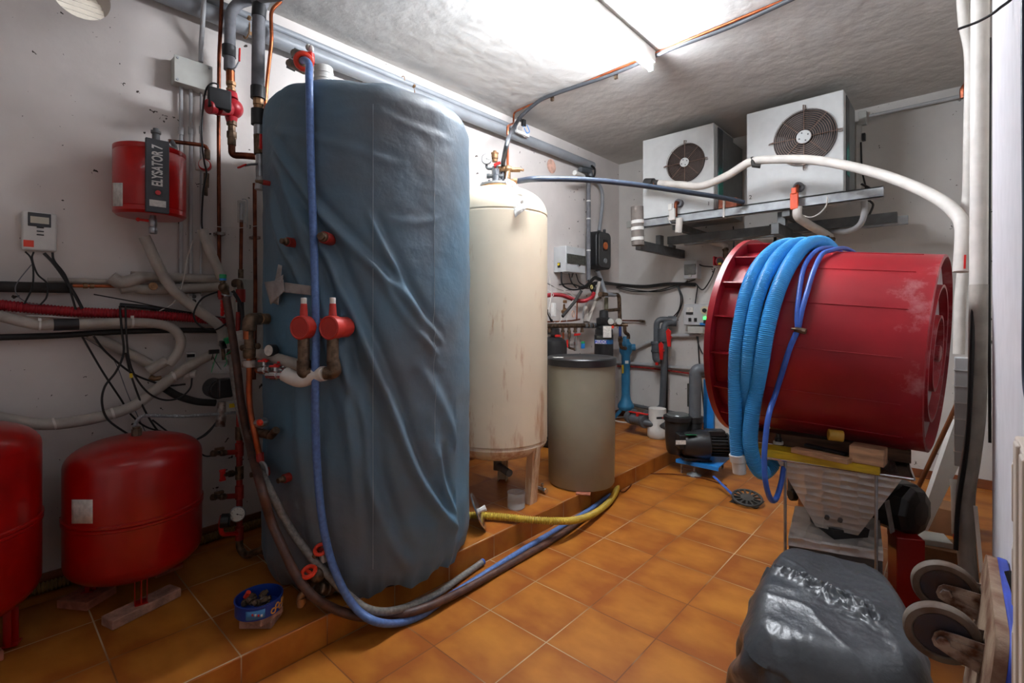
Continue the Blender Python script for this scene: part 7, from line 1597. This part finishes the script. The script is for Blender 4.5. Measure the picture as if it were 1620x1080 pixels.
# ================================================================== black bag over a machine in the foreground
bagm = mat('black_plastic_film', (66, 69, 73), .34, var=.12, scale=4, bump=.4, bscale=24, spec=.55)
def bag():
    R0 = Vector((rx, ry, 0)); F0 = Vector((fx, fy, 0)); Fd = (F0+R0*.66).normalized(); R_ = (R0-F0*.66).normalized()
    C0 = F0*1.60+R0*1.04; NU, NT, NS = 60, 260, 60; vs = []; fs = []
    hw, hd, zt = .222, .345, .50
    ba, bb2 = Z(1205, 888, .5), Z(1372, 968, .5)
    def band(P):
        v = bb2-ba; w_ = P-ba; t = max(0, min(1, (w_.x*v.x+w_.y*v.y)/(v.x*v.x+v.y*v.y))); d = math.hypot(w_.x-t*v.x, w_.y-t*v.y); return math.exp(-(d/(.018+.03*t))**2)
    rings = []
    for i in range(NU+1):
        t = i/NU; rings.append(('t', t))
    for j in range(1, NS+1): rings.append(('s', j/NS))
    for kind, t in rings:
        for k in range(NT):
            an = 2*PI*k/NT; c, s_ = math.cos(an), math.sin(an); e = (abs(c)**5+abs(s_)**5)**(-1/5)
            if kind == 't':
                x, y = c*e*hw*t, s_*e*hd*t; edge = max(0, (t-.72)/.28); z = zt-.075*edge**2.2
            else:
                fl_ = 1+.10*t+.02; x, y = c*e*hw*fl_, s_*e*hd*(1+.05*t); z = (zt-.075)*(1-t)+(.004+.26*max(0, -c*.75-s_*.6)**6)*t
            # narrower at the far end
            x *= 1-.20*y/hd*(1 if y > 0 else .35)
            sl = .05*max(0, -y/hd-.2)
            p = Vector((x, y, z-sl*(1 if kind == 't' else 1-t)))
            f = noise.noise(Vector((x*5, y*5, z*3)))*.018
            diag = (x*.75+y*.66); rd = abs(math.sin(diag*21+4*noise.noise(Vector((x*6, y*6, 1)))))
            P3 = C0+R_*x+Fd*y
            if kind == 't':
                bd_ = band(P3)+.25*max(0, noise.noise(Vector((x*6+3, y*6, 2))))
                p.z += f+.004*(1-rd)**3+bd_*(.016*(1-abs(noise.noise(Vector((x*34+y*10, y*34, 0))))*2.2)+.008*noise.noise(Vector((x*80, y*80, 0))))+.010*band(P3)
            else:
                fold = .020*math.sin(an*17+5*noise.noise(Vector((c, s_, z*4))))*min(1, t*2)+.012*noise.noise(Vector((c*7, s_*7, z*9)))
                d_ = Vector((c, s_, 0)); p += d_*(fold+f)
            vs.append(C0+R_*p.x+Fd*p.y+Vector((0, 0, p.z)))
    for i in range(len(rings)-1):
        for k in range(NT): fs.append((i*NT+k, i*NT+(k+1) % NT, (i+1)*NT+(k+1) % NT, (i+1)*NT+k))
    return MB().add(vs, fs)
o = obj('black_bag', bag(), bagm, ang=80); tag(o, 'large crinkled black plastic bag pulled over a machine in the right foreground', 'bag')
R0 = Vector((rx, ry, 0)); F0 = Vector((fx, fy, 0)); Fd = (F0+R0*.66).normalized(); R_ = (R0-F0*.66).normalized(); C0 = F0*1.62+R0*1.04
Rm = Matrix((R_, Fd, Vector((0, 0, 1)))).transposed()
t = thing('covered_machine', 'brown and black machine body showing under the lifted corner of the black bag', 'machine', (C0.x, C0.y, 0))
obj('body', MB().box(C0+Vector((0, 0, .19)), (.34, .56, .38), Rm), M['black'], t, bev=.01)
obj('brown_panel', MB().box(C0-R_*.175+Vector((0, 0, .19)), (.012, .50, .36), Rm).box(C0-Fd*.285+Vector((0, 0, .19)), (.20, .012, .36), Rm), M['woodb'], t, bev=.004)
# ================================================================== right-hand corner
Kr = K(1340, 0, .3889); Kz = K(1380, 660, .2222); Kw = K(1400, 600, .4444); Kq = K(1500, 620, .259); Kv = K(1440, 860, .2036)
rg_ = 'vertical pipes in the right corner'
def vpipe(pts, r, m, lab, g=rg_, name='sleeved_pipe', cat='pipe', sp=True): 
    o = obj(name, MB().tube(spline(pts, 8) if sp else pts, r, 16), M[m]); return tag(o, lab, cat, g)
vpipe([D(1551, -60, 2.3), D(1550, 120, 2.3), D(1549, 300, 2.3), D(1548, 450, 2.3)], .033, 'foamw', 'upper pale sleeved pipe running from the ceiling in the right corner')
vpipe([D(1548, 450, 2.3), D(1547, 560, 2.3), D(1545, 650, 2.3), D(1537, 720, 2.28), D(1528, 780, 2.26), D(1528, 850, 2.25), D(1533, 920, 2.22)], .034, 'foaml', 'lower grey brown pipe bending to the floor in the right corner')
vpipe([D(1521, -40, 2.7), D(1525, 30, 2.7), D(1535, 90, 2.7), D(1534, 200, 2.7), D(1532, 300, 2.75), D(1529, 330, 2.75), D(1526, 400, 2.75), D(1519, 480, 2.75), D(1517, 560, 2.75)], .026, 'foamw', 'thin pale sleeved pipe behind the thick one, narrowing from the ceiling')
vpipe([D(1566, 60, 2.3), D(1565, 420, 2.3), D(1566, 700, 2.3)], .006, 'cable', 'thin dark strip drawn for the shaded gap beside the corner pipes', name='cable', cat='cable', g=None)  # dark strip put in for the shade of the recess, no real cable
o = obj('copper_bend', MB().tube(spline([D(1533, 95, 2.9), D(1530, 130, 2.9), D(1524, 140, 2.9), D(1524, 155, 2.9)], 5), .016, 8), M['copperd']); tag(o, 'copper bend high up at the right corner pipes', 'pipe')
t = thing('valve_with_red_lever', 'small valve with a red lever above the right end of the tub', 'valve', D(1528, 400, 2.5))
obj('body', MB().cyl(D(1534, 385, 2.5), D(1534, 398, 2.5), .016, n=8), M['steel'], t); obj('red_lever', MB().beam(D(1527, 403, 2.45), D(1526, 425, 2.45), .012, .008, (1, 0, 0)), M['redh'], t)
du = thing('metal_duct', 'grey rectangular duct with tie bands hanging beside the broom stick', 'duct', D(1525, 735, 2.55))
a = D(1524, 565, 2.55); b = D(1524, 736, 2.55)
obj('shell', MB().bb((a.x-.035, a.y-.04, b.z), (a.x+.035, a.y+.04, a.z)), M['greybox'], du, bev=.004)
for k in range(6): z_ = a.z+(b.z-a.z)*(.12+.15*k); obj('band', MB().bb((a.x-.038, a.y-.043, z_), (a.x+.038, a.y+.043, z_+.004)), M['white'], du)
o = obj('black_cable', MB().tube(spline([D(1540, 480, 2.3), D(1536, 600, 2.28), D(1530, 700, 2.26), D(1516, 800, 2.24), D(1512, 870, 2.2)], 8), .009, 8), M['cable']); tag(o, 'thick black cable along the left of the corner pipe', 'cable')
br_ = thing('broom', 'broom with an orange brown wooden stick leaning beside the red tub', 'broom', D(1440, 800, 2.75))
o = obj('stick', MB().tube([D(1534, 596, 2.62), D(1452, 772, 2.72), D(1425, 830, 2.76)], .0115, 12), M['stick'], br_)
wb = MB().add(*quad4(D(1440, 850, 2.95), D(1447, 866, 2.95), D(1512, 730, 2.95), D(1512, 640, 2.95), .03))
o = obj('white_board', wb, M['white'], flat=True); tag(o, 'white board leaning in the right corner behind the broom stick', 'board')
cardg = 'cardboard and tiles on the floor in the right corner'
def cbx(c, d, r_, m, lab, z=0): o = obj('cardboard_box' if m == 'card' else 'tile_pack', MB().box((c.x, c.y, z+d[2]/2), d, Matrix.Rotation(r_, 3, 'Z')), M[m], bev=.003); return tag(o, lab, 'box' if m == 'card' else 'tile', cardg)
cbx(Z(1478, 905, 0)+Vector((-.02, .12, 0)), (.22, .20, .12), .15, 'card', 'low cardboard box beside the red machine leg')
cbx(Z(1500, 860, 0)+Vector((0, .25, 0)), (.24, .20, .16), -.1, 'card', 'taller cardboard box in the right corner near the pipes')
cbx(Z(1478, 905, 0)+Vector((-.02, .12, 0)), (.16, .14, .03), .3, 'greyb', 'pale tile lying on the low cardboard box', z=.1205)
o = obj('pale_hose', MB().tube(spline([D(1510, 758, 2.7), D(1512, 790, 2.68), D(1513, 845, 2.66)], 6), .020, 12), M['foaml']); tag(o, 'short pale pipe above a red valve handle in the right corner', 'pipe')
t = thing('floor_valve', 'valve with an upright red handle low in the right corner', 'valve', D(1512, 865, 2.4))
obj('red_handle', MB().beam(D(1510, 845, 2.35), D(1512, 868, 2.35), .022, .012, (1, 0, 0)), M['redo'], t, bev=.003)
obj('body', MB().cyl(D(1514, 858, 2.38), D(1538, 862, 2.36), .014), M['blackr'], t)
o = obj('wood_strip', MB().beam(D(1543, 800, 1.9), D(1553, 905, 1.85), .022, .012, (1, 0, 0)), M['creamp']); tag(o, 'thin pale wooden strip standing above the trolley', 'strip')
# platform trolley leaning on the wall
t = thing('platform_trolley', 'worn blue platform trolley leaning on the right wall with its wheels out', 'trolley', (-.06, 1.6, 0))
P0 = Vector((-.012, 0, .0)); P1 = Vector((.078, 0, .76)); ez = (P1-P0).normalized(); ey = Vector((0, 1, 0)); en = ez.cross(ey) 
if en.x > 0: en = -en       # towards the room
L_ = (P1-P0).length; yc = 1.60; hw = .26
def rr_poly(w_, h_, r): return rrect(w_, h_, r, 8)
ctr = (P0+P1)/2+Vector((0, yc, 0))
obj('deck', MB().prism(rr_poly(2*hw, L_, .07), ctr, ey, ez, .020), M['plyw'], t)
o2_ = obj('vinyl_top', MB().prism(rr_poly(2*hw+.006, L_+.006, .073), ctr-en*.0 - (ey.cross(ez))*.0, ey, ez, -.016), M['bluet'], t, bev=.004)
nn = ey.cross(ez)   # prism extrusion direction
side = 1 if nn.x < 0 else -1
if side < 0:
    for o in list(t.children): bpy.data.objects.remove(o)
    obj('deck', MB().prism(rr_poly(2*hw, L_, .07), ctr, ey, ez, -.020), M['plyw'], t)
    obj('vinyl_top', MB().prism(rr_poly(2*hw+.006, L_+.006, .073), ctr, ey, ez, .020), M['bluet'], t, bev=.004)
for (yw, zw, px, py) in ((1.79, .65, 1494, 928), (1.53, .65, 1489, 1000)):
    d_ = 1.34 if yw > 1.6 else 1.16
    wc = D(px, py, d_); axl = Vector((.12, -.97, -.14)).normalized(); att = wc+Vector((.115, .02, -.03))
    wh = obj('wheel', MB().lathe([(.069, -.013), (.072, -.008), (.072, .008), (.069, .013), (.056, .014), (.053, .011), (.053, -.011), (.056, -.014)], wc, axl, 40, cap=False).lathe([(.069, -.016), (.052, -.018)], wc, axl, 40, cap=False), M['tyre'], t)
    obj('wheel_disc', MB().lathe([(.052, -.010), (.052, .010), (.02, .014), (.001, .014)], wc, axl, 32).lathe([(.052, -.010), (.001, -.012)], wc, axl, 32, cap=False), M['hubd'], wh)
    fk = MB(); fd = (att-wc); fd = (fd-axl*fd.dot(axl)).normalized(); fp_ = axl.cross(fd).normalized()
    for s_ in (-1, 1):
        pl_ = [(-.018, -.010), (-.010, -.022), (.02, -.030), (.085, -.040), (.085, .040), (.02, .030), (-.010, .022), (-.018, .010)]
        fk.prism(pl_, wc+axl*(s_*.026), fd, fp_, .003)
        fk.beam(wc+axl*(s_*.026+.003)+fd*.01+fp_*.008, wc+axl*(s_*.026+.003)+fd*.08+fp_*.016, .010, .005, axl).beam(wc+axl*(s_*.026+.003)+fd*.01-fp_*.008, wc+axl*(s_*.026+.003)+fd*.08-fp_*.016, .010, .005, axl)
    obj('fork', fk, M['rust'], t); 
    obj('axle', MB().cyl(wc-axl*.034, wc+axl*.036, .007, n=8).cyl(wc+axl*.03, wc+axl*.037, .013, n=6), M['rust'], t)
    mpt = wc+fd*.083; xw = P0.x+(P1.x-P0.x)*(mpt.z/.76)
    obj('mount_plate', MB().beam(mpt-axl*.035, mpt+axl*.035, .012, .09, fp_), M['rust'], t)
# cream fluted panel and bits on the near wall
t = thing('cream_wall_panel', 'cream fluted plastic panel with notched side tabs at the right edge', 'panel', (.09, 1.0, .7))
obj('panel', MB().bb((.062, .55, .60), (.099, 1.02, 1.222)), M['creamp'], t, bev=.003)
for k in range(5): obj('flute', MB().bb((.058, .60+k*.085, .60), (.064, .64+k*.085, 1.222)), M['creamp'], t, bev=.002)
for z0 in (1.06, .935, .81): obj('side_tab', MB().add([(.099, 1.04, z0), (.06, 1.04, z0+.03), (.06, 1.04, z0+.115), (.099, 1.04, z0+.125), (.099, 1.10, z0), (.066, 1.10, z0+.03), (.066, 1.10, z0+.115), (.099, 1.10, z0+.125)], [(0, 1, 2, 3), (7, 6, 5, 4), (0, 4, 5, 1), (1, 5, 6, 2), (2, 6, 7, 3), (3, 7, 4, 0)]), M['creamp'], t, bev=.002)
o = obj('wall_cable', MB().tube(spline([Vector((.094, 1.30, 3.1)), Vector((.094, 1.30, 2.4)), Vector((.094, 1.32, 1.9)), Vector((.094, 1.29, 1.55)), Vector((.094, 1.30, 1.3)), Vector((.094, 1.24, 1.24))], 8), .006, 8), mat('navy_cable', (36, 44, 62), .5)); tag(o, 'dark cable running down the near white wall at the right edge', 'cable')
o = obj('near_cable', MB().tube(spline([D(1516, 46, 1.3), D(1550, 33, 1.25), D(1580, 14, 1.2), D(1610, -20, 1.15), Vector((.09, 1.3, 2.15))], 8), .0035, 8), M['cable']); tag(o, 'thin black cable end sticking out across the top right corner', 'cable')
o = obj('black_strap', MB().tube(spline([D(1600, 905, .86), D(1612, 940, .84), D(1622, 990, .82)], 6), .010, 8), M['cable']); tag(o, 'black cable hanging below the cream fluted panel', 'cable')
o = obj('cream_bin', MB().bb((.062, .72, .52), (.099, 1.0, .578)), M['creamp'], bev=.006); tag(o, 'cream plastic ledge low at the right edge under the fluted panel', 'ledge')
